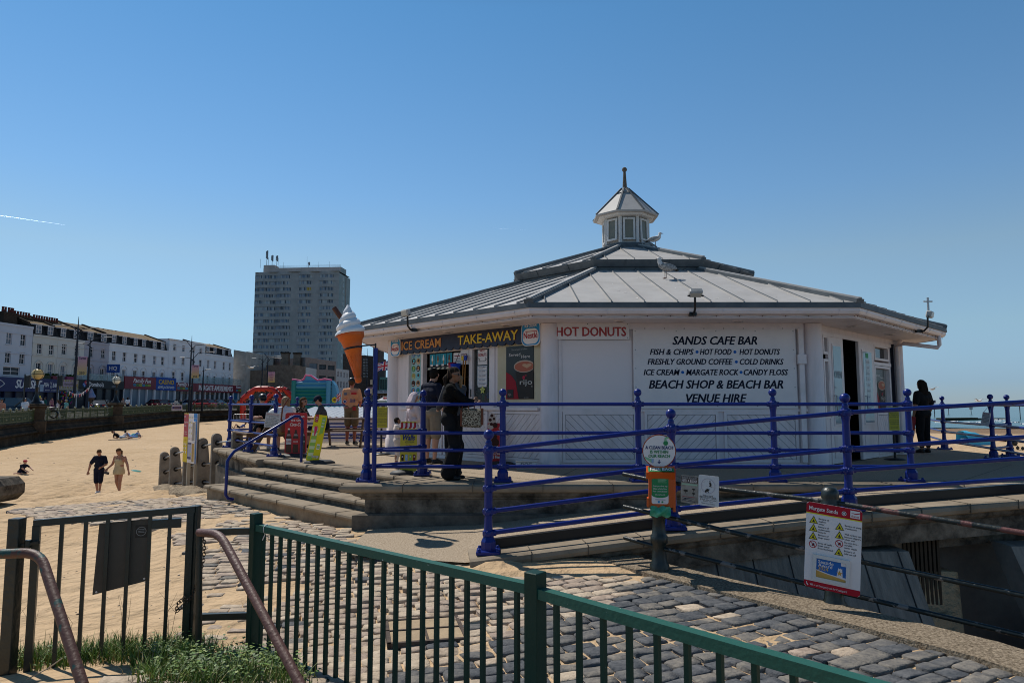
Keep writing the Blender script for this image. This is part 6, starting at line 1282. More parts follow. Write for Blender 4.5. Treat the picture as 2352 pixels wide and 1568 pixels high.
f = Fr((-.46, 13.0, .06), (1, -.05, 0)); b = MB(); b.slab(f, 0, 0, .3, .72, -.01, .01, RED); CHO = flat('chocolate', (.05, .015, .01)); CRM = flat('sundae_cream', (.5, .4, .34))
b.prism([f.p(x, y, -.01) for x, y in [(.02, .72), (.16, .72), (.15, .82), (.12, .9), (.07, .91), (.03, .84), (0, .78)]], f.N*.02, CRM)
for x, y, r, m in ((.08, .86, .03, CHO), (.05, .78, .03, CHO), (.12, .8, .025, CHO), (.06, .66, .06, CRM), (.14, .68, .05, CHO), (.07, .7, .03, CHO), (.08, .52, .05, CRM), (.11, .46, .07, CHO), (.14, .36, .08, CHO), (.15, .25, .06, CRM)): b.disc(f, x, y, r, m, .012+.0008*y, k=12)
b.ring(f, .24, .62, .02, .028, SIGNW, .013); b.text(f, "WALL'S", .24, .56, .02, SIGNW, n=.013); b.text(f, 'Ice Cream', .15, .13, .045, SIGNW, n=.013, w_=.24, bold=.04); b.text(f, 'Sold Here!', .15, .06, .06, SIGNW, n=.013, w_=.26, bold=.04); b.make('board', t, True)
for (x, y), lab in (((-2.96, 15.6), 'yellow order here notice on a black stand left of the cafe corner'), ((7.85, 14.15), 'yellow order here notice on a black stand by the cafe doors')):
    t = thing('notice_stand', lab, 'notice', (x, y, 0), group='yellow notices on stands'); b = MB(); b.lathe([(.21, 0), (.21, .015), (.16, .035), (.03, .045)], (x, y, .004), BLACK, 20); b.make('base', t, True)
    b = MB(); b.tube([(x, y, .03), (x, y, .65)], .024, BLACK, 8); b.make('pole', t, True)
    dr = (1, 0, 0) if x < 0 else Vector((.93, .36, 0)); f = Fr(Vector((x, y-.03, .6))-Vector(dr)*.15, dr); b = MB(); b.slab(f, 0, 0, .3, .48, -.01, .01, SIGNW); b.rect(f, 0, .005, .285, .475, flat('notice_yellow', (.42, .37, .04)), .012)
    for i, l in enumerate(('PLEASE ORDER AT FRONT', 'WINDOW', 'THE INSIDE SEATING AND', 'BALCONY AREA ARE FOR', 'SANDS CUSTOMERS ONLY', '', 'ONLY FOOD AND DRINK', 'PURCHASED HERE MAY BE', 'CONSUMED HERE', '', 'MANY THANKS')):
        if l: b.text(f, l, .143, .41-.036*i, .022, flat('notice_ink', (.03, .05, .06)), n=.014, maxw=.265)
    b.make('board', t, True)
def hung(P, R, U, w_, h, lines, lab, hook):
    f = Fr(P, R, U); b = MB(); b.slab(f, 0, 0, w_, h, 0, .012, flat('hung_board', (.5, .5, .51)))
    for i, l in enumerate(lines): b.text(f, l, w_/2, h*.86-h*.105*i, h*(.075 if i else .085), RED if i == 0 else flat('notice_ink', (.03, .05, .06)), n=.015, maxw=w_*.88)
    for x in (.1, .9): b.tube([f.p(w_*x, h*.97, .01), hook], .004, flat('blue_string', (.1, .25, .4)), 5)
    tag(b.make('hanging_notice'), lab, 'notice')
P0 = at(606.5, 980, 14.72); hung(P0, at(640, 983.5, 14.72)-P0, at(611.5, 947, 14.72)-P0, .315, .315, ('PRIVATE BALCONY', 'THIS BALCONY & ITS TABLES', '& CHAIRS', 'ARE FOR THE USE OF SANDS', 'CUSTOMERS ONLY.', 'ONLY FOOD & DRINK', 'PURCHASED HERE CAN BE', 'CONSUMED HERE', 'MANY THANKS'), 'PRIVATE BALCONY notice hung on the post left of the steps', Vector((-5.15, 14.88, 1.2)))
P0 = at(2253, 976, 14.25); hung(P0, at(2270, 979, 14.1)-P0, at(2258, 947, 14.25)-P0, .17, .28, ('PRIVATE', 'BALCONY', 'CUSTOMERS', 'ONLY', 'FOOD & DRINK', 'CONSUMED', 'HERE'), 'pale notice hung on a post of the shaded seaward railing', Vector((10.05, 14.33, 1.2)))
# ------------------------------------------------------------------ gulls
def gull(label, p, rz, h=.42, juv=True, fly=False):
    t = thing('gull', label, 'gull', p, rz, 'gulls'); k = h/.42
    GB = M('gull_grey_back', (.2, .195, .19), .7, (.42, .4, .38), 26, lo=.45, hi=.6); GW = flat('gull_white', (.6, .58, .56), .7); GD = flat('gull_dark_wing', (.03, .028, .026), .7)
    b = MB(); T = Matrix.Rotation(R_(-16), 3, 'Y')
    if not fly:
        b.ell((0, 0, .235*k), (.17*k, .075*k, .08*k), GB if juv else GW, 14, 10, T); b.tube([(.1*k, 0, .27*k), (.13*k, 0, .34*k), (.135*k, 0, .38*k)], [.055*k, .042*k, .036*k], GW, 10); b.ell((.14*k, 0, .385*k), (.05*k, .038*k, .04*k), GW, 10, 8); b.make('body', t)
        b = MB(); b.tube([(.18*k, 0, .385*k), (.235*k, 0, .375*k)], [.014*k, .005*k], GD, 6); b.ell((.165*k, -.033*k, .395*k), .006*k, BLACK, 6, 4); b.ell((.165*k, .033*k, .395*k), .006*k, BLACK, 6, 4); b.make('beak', t)
        for e in (-1, 1):
            b = MB(); b.ell((-.06*k, e*.06*k, .235*k), (.17*k, .022*k, .06*k), GB, 10, 8, T @ Matrix.Rotation(R_(4), 3, 'Y')); b.ell((-.2*k, e*.03*k, .195*k), (.1*k, .014*k, .022*k), GD, 8, 6, T); b.make('wing', t)
            b = MB(); b.tube([(.0, e*.03*k, .18*k), (.0, e*.03*k, .005)], .006*k, flat('gull_leg', (.25, .15, .12)), 5); b.bar((-.01, e*.03*k, .005), (.05*k, e*.03*k, .004), .03*k, .008, flat('gull_leg', (.25, .15, .12))); b.make('leg', t)
    else:
        b.ell((0, 0, 0), (.24*k, .07*k, .07*k), GW, 12, 8); b.ell((.24*k, 0, .02), (.06*k, .05*k, .045*k), GW, 8, 6); b.tube([(.29*k, 0, .015), (.35*k, 0, 0)], [.014*k, .004*k], flat('gull_bill', (.5, .3, .03)), 6); b.make('body', t)
        for e in (-1, 1):
            b = MB(); V = []
            for i in range(5): q = i/4; y = e*(.05+.6*q)*k; z = (.16*math.sin(q*2.3))*k; x = (-.04*q-.1*q*q)*k; wd = (.09*(1-q*.75))*k; V += [(x+wd, y, z), (x-wd, y, z-.005), (x, y, z+.014)]
            F = [(3*i+a, 3*i+3+a, 3*i+3+(a+1) % 3, 3*i+(a+1) % 3) for i in range(4) for a in range(3)]; b.add(V, F, flat('gull_pale_wing', (.45, .45, .46), .7), True); b.make('wing', t)
        b = MB(); b.ell((-.27*k, 0, 0), (.09*k, .05*k, .01*k), GW, 8, 6); b.make('tail', t)
p0, p1 = octv(6.8, 2.88, 0), octv(2.8, 4.24, 0); nn = (octv(6.8, 2.88, 1)-p0).cross(p1-p0).normalized()
gull('speckled young gull standing on the front roof slope, facing left', hit(1529, 639, p0, nn), math.pi+.25, .43)
e0, e1 = octv(3.02, 4.46, 1), octv(.6, 5.32, 1)
gull('pale gull on the upper roof ridge beside the lantern, facing right', e1.lerp(e0, .3)+Vector((-.02, -.0, .04)), -.35, .36, False)
gull('gull half hidden behind the lantern base, facing left', e1.lerp(e0, .13)+Vector((.08, .4, -.05)), math.pi-.3, .36, False)
gull('gull gliding over the sea to the right of the person with long black hair', at(2141, 893.5, 60), .4, .5, fly=True)
gull('gull with wings raised above the sea at the far right', at(2248, 920, 60), 1.9, .5, fly=True)
gull('gull flying across the brown brick block', at(577, 844, 95), -.6, .9, fly=True)
# ------------------------------------------------------------------ beach furniture left of the steps
gs = thing('concrete_screen', 'row of tapering concrete beach posts joined by steel pipes', 'beach screen', (-9.2, 20, -1.4))
LC = M('pale_concrete', (.17, .15, .125), .9, (.26, .235, .2), 4, .3, 30)
a0, a1 = Vector((-11.0, 22.0, -1.5)), Vector((-7.0, 17.7, -.98)); rd_ = (a1-a0); rh = Vector((rd_.x, rd_.y, 0)).normalized(); wdv = Vector((rh.y, -rh.x, 0))
tops = []
for i, (tt, h) in enumerate(((0, 1.2), (.17, 1.28), (.38, 1.3), (.58, 1.4), (.76, 1.5), (1, 1.55))):
    c = a0.lerp(a1, tt); c.z = g1(c.x, c.y)-.03; tops.append((c, h)); b = MB(); pts = [(-.2, 0), (.2, 0), (.125, h-.12)]+[(.125*math.cos(a), h-.12+.12*math.sin(a)) for a in [math.pi*k/8 for k in range(1, 8)]]+[(-.125, h-.12)]
    lean = wdv*-.13
    b.prism([c+wdv*x+Vector((0, 0, z))+lean*(z/h)*-.6-rh*.055 for x, z in pts], rh*.11, LC)
    for fr in (.12, .47, .83):
        q = c+lean*fr*-.6+Vector((0, 0, h*fr)); k = [q-rh*.058+wdv*.07*math.cos(a)+Vector((0, 0, .07*math.sin(a))) for a in [2*math.pi*i_/12 for i_ in range(12)]]; k2 = [q+rh*.058+wdv*.07*math.cos(a)+Vector((0, 0, .07*math.sin(a))) for a in [2*math.pi*i_/12 for i_ in range(12)]]
        b.add(k, [tuple(range(12))], flat('pipe_hole', (.02, .018, .015), .9)); b.add(k2, [tuple(range(12))[::-1]], flat('pipe_hole', (.02, .018, .015), .9))
        for z_ in (.105,): b.tube([q+rh*.057+wdv*z_*math.cos(a)+Vector((0, 0, z_*math.sin(a))) for a in [math.pi*i_/6 for i_ in range(7)]], .012, LC, 5)
    b.make('concrete_post', gs, True)
for (c, h), (c2, h2) in zip(tops[:-1], tops[1:]):
    for fr in (.12, .47, .83): b = MB(); b.tube([c+Vector((0, 0, h*fr))+wdv*.08*fr, c2+Vector((0, 0, h2*fr))+wdv*.08*fr], .024, STEEL, 8); b.make('pipe', gs, True)
bt = thing('beach_sign', 'tall red, yellow, white and blue beach information board on two posts', 'sign', (-9.4, 19.9, -1.25))
q0, q1 = at(419, 1065, 20.2), at(448.5, 1078, 19.25); f = Fr(Vector((q0.x, q0.y, -.52)), Vector((q1.x-q0.x, q1.y-q0.y, 0))); W = math.hypot(q1.x-q0.x, q1.y-q0.y); H = 1.4
for x, e in ((W*.35, .0), (W*.88, .02)):
    b = MB(); b.bar(f.p(x, -1.05, -.05), f.p(x, H if e else .1, -.05), .09, .07, M('pale_timber', (.42, .36, .27), .7), up=f.R); b.make('post', bt, True)
b = MB(); b.slab(f, 0, 0, W, H, -.015, 0, SIGNW); b.rect(f, 0, .72, W*.34, H-.74, RED, .004); b.rect(f, 0, H-.02, W*.34, .02, SY, .004); b.rect(f, 0, 0, W*.34, .72, flat('lifeguard_yellow', (.65, .47, .01)), .004); b.rect(f, W*.75, 0, W*.25, H, flat('info_blue', (.03, .2, .5)), .004)
b.text(f, 'Margate Main', W*.17, 1.12, .06, SIGNW, n=.008, maxw=W*.28); b.text(f, 'Sands', W*.12, 1.02, .06, SIGNW, n=.008, maxw=W*.2); b.text(f, '999 in emergency', W*.17, .85, .03, SIGNW, n=.008, maxw=W*.26); b.text(f, 'ask for Coastguard', W*.17, .79, .03, SIGNW, n=.008, maxw=W*.26); b.rect(f, W*.04, 1.28, W*.06, .05, SIGNW, .008)
b.text(f, 'Seasonal Beach', W*.17, .62, .03, flat('orange_print', (.5, .1, .01)), n=.008, maxw=W*.28); b.text(f, 'City information', W*.87, 1.25, .035, SIGNW, n=.008, maxw=W*.2)
for i in range(4):
    for j in (0, 1): x = W*(.4+.17*j); y = 1.26-.15*i; b.fpoly(f, [(x, y), (x+.06, y), (x+.03, y+.07)], SY, .006); b.rect(f, x+.08, y+.04, .08, .008, NAVY, .006); b.rect(f, x+.08, y+.015, .06, .008, NAVY, .006)
for j in (0, 1): b.ring(f, W*(.43+.17*j), .68, .025, .035, RED, .006); b.rect(f, W*(.47+.17*j), .67, .06, .01, NAVY, .006)
for i in range(3):
    for j in (0, 1): b.rect(f, W*(.05+.15*j), .47-.11*i, W*.05, .07, SIGNW, .006); b.rect(f, W*(.11+.15*j), .49-.11*i, W*.05, .01, RED, .006)
b.rect(f, W*.36, .1, W*.36, .47, flat('map_frame', (.08, .07, .14)), .006); b.rect(f, W*.38, .17, W*.32, .35, flat('map_sea', (.35, .35, .45)), .008); b.fpoly(f, [(W*.4, .3), (W*.6, .2), (W*.69, .33), (W*.55, .24)], flat('map_sand', (.5, .48, .1)), .01); b.make('panel', bt, True)
b = MB()
for y0, m in ((.62, flat('poster_stone', (.42, .36, .28))), (.03, flat('poster_amber', (.5, .32, .08)))):
    b.rect(f, W*.73, y0, W*.2, .55, m, .01)
    for xx, yy, ww, hh in ((W*.71, y0, W*.02, .55), (W*.93, y0, W*.02, .55), (W*.71, y0-.02, W*.24, .03), (W*.71, y0+.53, W*.24, .03)): b.slab(f, xx, yy, ww, hh, .004, .03, SIGNW)
b.make('poster_frame', bt, True)
# ------------------------------------------------------------------ beach bar, inflatables, barrier
bb = thing('beach_bar', 'long white beach bar hoarding with a grey corrugated roof behind the balcony', 'beach bar', (-5, 25, -1.6))
b = MB(); f = Fr((-7.6, 24, -1.8), (1, .0, 0)); b.slab(f, 0, 0, 5.2, 2.5, -3, 0, M('pinkish_white_board', (.62, .56, .56), .6))
for y in (1.25, 1.75, 2.25): b.slab(f, 0, y, 5.2, .05, 0, .012, flat('hoarding_blue', (.03, .05, .2)))
b.slab(f, 3.0, 0, .9, 1.3, 0, .015, flat('hoarding_blue', (.03, .05, .2)))
for l, y, m in (('FISH', 2.1, RED), ('CHIPS', 1.95, NAVY), ('AND DRINKS', 1.8, NAVY), ('HERE', 1.62, NAVY)): b.text(f, l, 2.88, y, .11, m, n=.02, al='r', bold=.03)
b.make('wall', bb, True)
b = MB(); V = []
for i in range(53): x = -7.8+5.6*i/52; z = .03*math.cos(i*math.pi); V += [(x, 23.75, .7+z*.6), (x, 27.2, 1.05+z*.6)]
b.add(V, [(2*i, 2*i+2, 2*i+3, 2*i+1) for i in range(52)], M('corrugated_grey', (.36, .38, .4), .45, (.46, .47, .48), 3), False); b.make('roof', bb, True)
INR = M('inflatable_red', (.5, .03, .015), .35, (.42, .02, .012), 2); STR = flat('tiger_black', (.012, .01, .01), .4)
def arch(Y, pts, lab, back=0):
    P = bend([at(x, y, Y) for x, y in pts], .45, 4); t = thing('inflatable_arch', lab, 'inflatable', P[0], group='red tiger striped inflatable arches'); b = MB(); b.tube(P, .43, INR, 14); b.make('tube', t, True)
    b = MB(); r5 = random.Random(int(Y)); L = sum((p-q).length for p, q in zip(P[1:], P[:-1]))
    for i in range(26):
        c, d = along(P, L*(i+.5)/26); s1 = d.cross(Vector((0, 1, 0))).normalized(); s2 = d.cross(s1)
        a0 = r5.choice((0, math.pi))+r5.uniform(-.3, .3); pts = [c+d*(.25*math.sin(k*.9+i))+(s1*math.cos(a0+k*.32)+s2*math.sin(a0+k*.32))*.43 for k in range(-3, 4)]; b.tube(pts, [.02, .08, .11, .11, .1, .07, .02], STR, 5)
    b.make('tiger_stripe', t, True)['kind'] = 'stuff'
    b = MB(); b.lathe([(.55, 0), (.55, .4)], P[0]-Vector((0, 0, .2)), flat('green_pad', (.03, .25, .06)), 14); b.make('foot_pad', t, True)
arch(100, [(558, 966), (558, 915), (588, 893), (624, 893), (645, 912), (649, 960)], 'nearer red inflatable arch with black tiger stripes')
arch(106, [(611, 955), (611, 918), (636, 894), (655, 894), (676, 918), (676, 955)], 'farther red inflatable arch half hidden by the turquoise slide')
cs = thing('inflatable_slide', 'turquoise and blue inflatable castle slide with pink trimmed top', 'inflatable', (-29, 95, -1.2))
b = MB(); IB = M('inflatable_blue', (.06, .25, .42), .5); IG = M('inflatable_teal', (.01, .17, .17), .5); IPK = flat('inflatable_pink', (.6, .12, .25))
Z = lambda y, Y=95: at(700, y, Y).z
xl, xr = at(669, 900, 95).x, at(760, 900, 95).x
for i, (y0, y1, m) in enumerate(((874, 883, IB), (883, 892, IB), (892, 900, IG), (900, 908, IG), (908, 916, IG), (916, 934, IG), (934, 965, IG))):
    b.box(((xl+xr)/2, 96, (Z(y0)+Z(y1))/2), (xr-xl-(.0 if i % 2 else .06), 2.2, Z(y0)-Z(y1)), m, bev=.22)
for x in (xl+.35, xr-.35): b.tube([(x, 94.95, -1.3), (x, 94.95, Z(874))], .33, IB if x > -30 else IG, 10)
b.make('tower_wall', cs, True)
b = MB(); prof = [(xl, Z(875)), (xl, Z(871)), (xl+1.2, Z(874)), (xl+1.6, Z(871)), (at(700, 900, 95).x, Z(861)), (at(712, 900, 95).x, Z(862)), (at(728, 900, 95).x, Z(873)), (xr-1, Z(870)), (xr, Z(873)), (xr, Z(876))]
b.prism([Vector((x, 95.2, z)) for x, z in prof[::-1]], (0, 1.4, 0), IB); b.tube([Vector((x, 95.2, z)) for x, z in prof[1:-1]], .13, IPK, 8); b.make('crest', cs, True)
b = MB(); q = [(xr, Z(874)), (xr, Z(966)), (at(800, 900, 95).x, Z(966)), (at(780, 900, 95).x, Z(930)), (at(768, 900, 95).x, Z(885))]; b.prism([Vector((x, 95.3, z)) for x, z in q], (0, 1.5, 0), IB); fz = Fr((at(768, 900, 95).x, 95.25, Z(918)), (1, 0, 0))
for i in range(8): b.disc(fz, .3*math.cos(i*.785), .3*math.sin(i*.785), .13, SY, .03+.002*i, k=8)
b.disc(fz, 0, 0, .18, flat('flower_brown', (.3, .1, .02)), .06); b.make('side_slide', cs, True)
for i, (x0, x1) in enumerate(((536, 596), (598, 664))):
    t = thing('crowd_barrier', 'grey steel crowd barrier on the sand, '+('left one of the pair' if i == 0 else 'right one of the pair'), 'barrier', at(x0, 972, 88), group='crowd barriers on the sand'); p, q = at(x0, 969, 88), at(x1, 968, 88); z0 = p.z; b = MB(); h = 1.0; b.tube(bend([p, p+Vector((0, 0, h)), q+Vector((0, 0, h)), q], .2), .03, STEEL, 6); b.tube([p+Vector((0, 0, .15)), q+Vector((0, 0, .15))], .025, STEEL, 6); b.make('frame', t, True)
    for k in range(1, 18): b = MB(); c = p.lerp(q, k/18); b.tube([c+Vector((0, 0, .15)), c+Vector((0, 0, h))], .014, STEEL, 5); b.make('bar', t, True)
# ------------------------------------------------------------------ out to sea on the right
tn = thing('beach_tent', 'sky blue pop-up beach tent on the sand', 'tent', (37, 57, -2.2)); TB = M('tent_blue', (.03, .33, .52), .6, (.06, .42, .6), 1.5, .5, 2.5)
c = at(2236, 1020, 56); zt = g1(c.x, c.y)
b = MB(); V = []; n, m_ = 16, 8
for j in range(m_+1):
    t_ = j/m_
    for i in range(n+1): a = math.pi*i/n; w_ = .75-.25*t_*t_; V.append((c.x-.95+2.0*t_+.06*math.sin(5*a+j), c.y+w_*1.1*math.cos(a), zt+(1.12-.55*t_*t_)*math.sin(a)**.8+.03*math.sin(7*a+2*j)))
b.add(V, [(j*(n+1)+i, j*(n+1)+i+1, (j+1)*(n+1)+i+1, (j+1)*(n+1)+i) for j in range(m_) for i in range(n)], TB, True); b.make('canopy', tn, True)
b = MB(); b.box((c.x+.1, c.y, zt+.04), (2.2, 1.5, .06), TB); b.make('groundsheet', tn, True)
b = MB(); b.box((c.x-.85, c.y-.2, zt+.25), (.5, .6, .5), M('tent_bag', (.15, .2, .22), .7), bev=.1); tag(b.make('beach_bag'), 'grey bag in the mouth of the blue beach tent', 'bag')
pr = thing('pushchair', 'dark pushchair parked on the sand at the right edge', 'pushchair', at(2330, 1018, 50)); c = at(2330, 1020, 50); c.z = g1(c.x, c.y)
b = MB(); b.tube([c+Vector((-.3, 0, .2)), c+Vector((.1, 0, .8)), c+Vector((.35, 0, 1.05)), c+Vector((.42, 0, 1.0))], .02, BLACK, 6); b.tube([c+Vector((.35, 0, .15)), c+Vector((-.05, 0, .6))], .02, BLACK, 6); b.make('frame', pr, True)
b = MB(); b.box(c+Vector((-.05, 0, .5)), (.4, .4, .35), BLACK, Matrix.Rotation(.5, 3, 'Y'), bev=.08); b.make('seat', pr, True)
b = MB(); b.ell(c+Vector((-.2, 0, .85)), (.25, .22, .2), flat('maroon_hood', (.12, .02, .03)), 10, 8); b.make('hood', pr, True)
for dx in (-.35, .4):
    for dy in (-.25, .25): b = MB(); b.ell(c+Vector((dx, dy, .13)), (.13, .03, .13), BLACK, 12, 8); b.make('wheel', pr, True)
for x, y0, y1, Y, mk in ((2145, 922, 946, 230, 1), (2178, 935, 945, 300, 0), (2230, 937, 945, 300, 0), (2341, 922, 957, 190, 1)):
    t = thing('groyne_marker', ('tall dark' if mk else 'short pale-headed')+(' marker pole in the sea, ' + {2145: 'just right of the person with long black hair', 2178: 'left one of the short pair', 2230: 'right one of the short pair', 2341: 'by the right edge'}[x]), 'marker', at(x, 945, Y), group='marker poles in the sea'); b = MB(); p = at(x, y0, Y); b.tube([Vector((p.x, Y, -3)), Vector((p.x, Y, p.z))], .09*Y/150, flat('marker_dark', (.05, .05, .06)) if mk else flat('marker_grey', (.3, .3, .3)), 6); b.make('pole', t, True)
    b = MB(); b.box((p.x, Y, p.z), (.75*Y/150, .1, .6*Y/150), flat('marker_head', (.16, .1, .12)) if mk else flat('marker_pale', (.6, .5, .48))); b.make('head', t, True)
b = MB(); p, q = at(2160, 947, 172), at(2300, 951, 180)
for i in range(20):
    c = p.lerp(q, i/19); b.box((c.x, c.y, -2.55), ((q.x-p.x)/19+.02, 2.2, .9 if i < 11 else .55), flat('weedy_timber', (.015, .02, .012), .8), bev=.1)
tag(b.make('groyne'), 'low dark weed covered groyne running out through the surf', 'groyne')
c = on(2300, 1000, -2.1); figure('person lying on the sand with a pale hat near the right edge', (at(2306, 1003, 60).x, 60, g1(38, 60)), 1.2, 1.7, SKIN, C_('maroon_top', (.12, .02, .04)), BLK, SHOE, RECL, hair=WHT, voxel=.02, hands=False)
# ------------------------------------------------------------------ promenade across the beach
PW = [(-140, 36.5, -.3), (0, 45, -.2), (90, 54, -.15), (226, 66, -.05), (264, 70, 0), (330, 80, .12), (397, 92, .25), (470, 100, .28), (540, 107, .3), (620, 114, .3), (700, 122, .3), (800, 136, .3), (900, 152, .3), (1010, 172, .3)]
def pwp(x, Y, z): q = at(x, 930, Y); return Vector((q.x, Y, z))
WPTH = [pwp(*q) for q in PW]
pm = setting((lambda b: (b.add([v for p, q in zip(WPTH, [(-95, 20, .1), (-95, 40, .1), (-72, 70, .2), (-66, 82, .3), (-65, 88, .35), (-64, 100, .5), (-62, 117, .6), (-60, 130, .6), (-58, 145, .6), (-50, 170, .6), (-40, 185, .5), (-25, 190, .5), (-5, 195, .5), (15, 200, .5)]) for v in (p, Vector(q))], [(2*i, 2*i+2, 2*i+3, 2*i+1) for i in range(len(WPTH)-1)], M('promenade_asphalt', (.13, .125, .12), .9, (.2, .19, .18), .6)), b)[1])(MB()).make('promenade', origin=(0, 0, 0)))
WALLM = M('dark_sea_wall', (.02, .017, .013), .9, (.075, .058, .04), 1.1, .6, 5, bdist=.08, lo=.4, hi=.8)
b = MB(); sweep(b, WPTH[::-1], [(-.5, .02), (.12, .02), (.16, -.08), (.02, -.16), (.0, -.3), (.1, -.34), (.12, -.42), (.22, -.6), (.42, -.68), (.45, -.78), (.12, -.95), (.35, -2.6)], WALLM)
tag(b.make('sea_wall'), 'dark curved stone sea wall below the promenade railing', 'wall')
RG = M('olive_green_railing', (.03, .045, .012), .5, (.05, .068, .02), 4); RGB = M('railing_ball', (.2, .21, .14), .45)
def prom_post():
    b = MB(); b.box((0, 0, .42), (.09, .09, .84), RG); b.lathe([(.05, .84), (.07, .88), (.04, .9)], (0, 0, 0), RG, 8); b.ell((0, 0, .98), .1, RGB, 10, 8); return b
PPM = None
def wall_at(x):
    for (x0, Y0, z0), (x1, Y1, z1) in zip(PW[:-1], PW[1:]):
        if x0 <= x <= x1: t = (x-x0)/(x1-x0); return pwp(x0, Y0, z0).lerp(pwp(x1, Y1, z1), t)
def prom_rail(xa, xb, lab, n):
    global PPM
    t = thing('promenade_railing', lab, 'railing', wall_at((xa+xb)/2), 0, 'promenade railings'); pts = []
    P = [wall_at(xa+(xb-xa)*i/60) for i in range(61)]; L = sum((p-q).length for p, q in zip(P[1:], P[:-1]))
    for i in range(n+1):
        q, _ = along(P, min(L-.001, L*i/n)); pts.append(q)
        if PPM is None: o = prom_post().make('post', t); PPM = o.data
        else: o = bpy.data.objects.new('post', PPM); COL.objects.link(o); o.parent = t
        o.location = q-t.location
    for p, q in zip(pts[:-1], pts[1:]):
        b = MB(); up = Vector((0, 0, 1))
        for h, w_ in ((.1, .06), (.52, .05), (.78, .06)): b.bar(p+up*h, q+up*h, .05, w_, RG)
        l = (q-p).length; k = max(6, int(l/.17))
        for i in range(1, k): c = p.lerp(q, i/k); b.bar(c+up*.02, c+up*(.86 if i % 2 else .8), .035, .035, RG); b.ell(c+up*.87, .035, RGB, 5, 3)
        c = p.lerp(q, .5)+up*.3; b.ell(c, (.08, .08, .07), RGB, 6, 4); b.make('railing_panel', t, True)
prom_rail(-80, 76, 'olive green ball topped railing at the far left of the promenade', 9); prom_rail(88, 258, 'olive green ball topped railing between the two lamp piers', 9); prom_rail(272, 545, 'olive green promenade railing right of the second lamp pier', 18); prom_rail(548, 690, 'far green railing behind the inflatables', 8)
PST = M('brown_pier_stone', (.045, .033, .024), .9, (.11, .08, .055), 1.5, .4, 6)
for x, lab, is_amber in ((81, 'nearer', True), (265, 'farther', False)):  # nearer globe is tinted amber, farther one white
    c = wall_at(x); t = thing('stone_pier', lab+' brown stone pier in the promenade railing, carrying a globe lamp', 'pier', c+Vector((0, 0, -.6)), .6, 'lamp piers')
    b = MB(); b.box((0, 0, .2), (1.5, 1.3, 1.0), PST, bev=.06); b.box((0, 0, .95), (1.25, 1.05, 1.4), PST, bev=.05); b.make('shaft', t)
    b = MB(); b.box((0, 0, 1.68), (1.5, 1.3, .1), PST, bev=.03); b.box((0, 0, 1.78), (1.75, 1.5, .12), PST, bev=.04); b.box((0, 0, 1.9), (1.3, 1.1, .14), PST, bev=.05); b.make('cap', t)
    l = thing('globe_lamp', ('amber tinted' if is_amber else 'white')+' globe lamp on a black post over the '+lab+' pier', 'lamp', c+Vector((0, 0, 1.35)), 0, 'globe lamps')
    b = MB(); b.lathe([(.42, 0), (.4, .15), (.25, .25), (.2, .5), (.12, .7), (.1, 1.2), (.14, 1.25), (.08, 1.35), (.08, 1.7), (.2, 1.85), (.12, 1.95)], (0, 0, 0), BLACK, 12); b.make('post', l)
    b = MB(); b.ell((0, 0, 2.3), .43 if is_amber else .42, M('amber_globe' if is_amber else 'white_globe', (.6, .42, .16) if is_amber else (.7, .65, .52), .25), 18, 12); b.make('globe', l)
    b = MB()
    for a in range(0, 12): q = a*math.pi/6
    b.tube([(.435*math.cos(a), .435*math.sin(a), 2.3) for a in [2*math.pi*i/24 for i in range(25)]], .018, BLACK, 5); b.tube([(0, .435*math.cos(a), 2.3+.435*math.sin(a)) for a in [2*math.pi*i/24 for i in range(25)]], .018, BLACK, 5); b.tube([(.435*math.cos(a), 0, 2.3+.435*math.sin(a)) for a in [2*math.pi*i/24 for i in range(25)]], .018, BLACK, 5)
    b.lathe([(.2, 2.68), (.16, 2.75), (.05, 2.85), (.03, 2.95)], (0, 0, 0), BLACK, 10); b.make('cage', l)
# street lamps, banners, traffic lights
def column(x, ytop, Y, arms, lab, banner=None, zb=.3):
    p = at(x, ytop, Y); t = thing('street_lamp', lab, 'street lamp', (p.x, Y, zb), 0, 'street lamps along the front'); h = p.z-zb
    b = MB(); b.tube([(0, 0, 0), (0, 0, h*.35), (0, 0, h*.8), (0, 0, h)], [.16, .13, .09, .02], flat('lamp_navy', (.008, .01, .02), .4), 8); b.make('column', t)
    for dx, fz, l in arms:
        b = MB(); z = h*fz; b.tube([(-dx*.25, 0, z-.5*l), (dx*.3*l, 0, z-.02), (dx*l, 0, z+.1)], .045, flat('lamp_navy', (.008, .01, .02), .4), 6); b.make('arm', t)
        b = MB(); b.box((dx*(l+.3), 0, z+.13), (.8, .25, .1), M('lamp_head_grey', (.4, .41, .42), .4), bev=.04); b.make('lamp_head', t)
    if banner:
        bn = thing('banner', banner[0], 'banner', (p.x+.15, Y, at(x, banner[2], Y).z), 0, 'festival banners on the street lamps'); b = MB(); z0, z1 = at(x, banner[2], Y).z, at(x, banner[1], Y).z; f = Fr((p.x+banner[4], Y-.1, z0), (1, 0, 0)); w_ = banner[3]; n = 10
        for i in range(n): c = i/(n-1); b.slab(f, 0, (z1-z0)*i/n, w_, (z1-z0)/n, 0, .02, flat('banner_tone_%d' % i, (.5-.02*c, .36-.1*c, .12+.24*c)))
        for l, fy, h_ in banner[5]: b.text(f, l, w_*.5, (z1-z0)*fy, h_, NAVY if h_ > .2 else flat('banner_violet', (.3, .06, .2)), n=.03, maxw=w_*.8, bold=.03)
        b.make('cloth', bn, True)
TUR = [('Turner', .84, .3), ('250', .04, .26)]
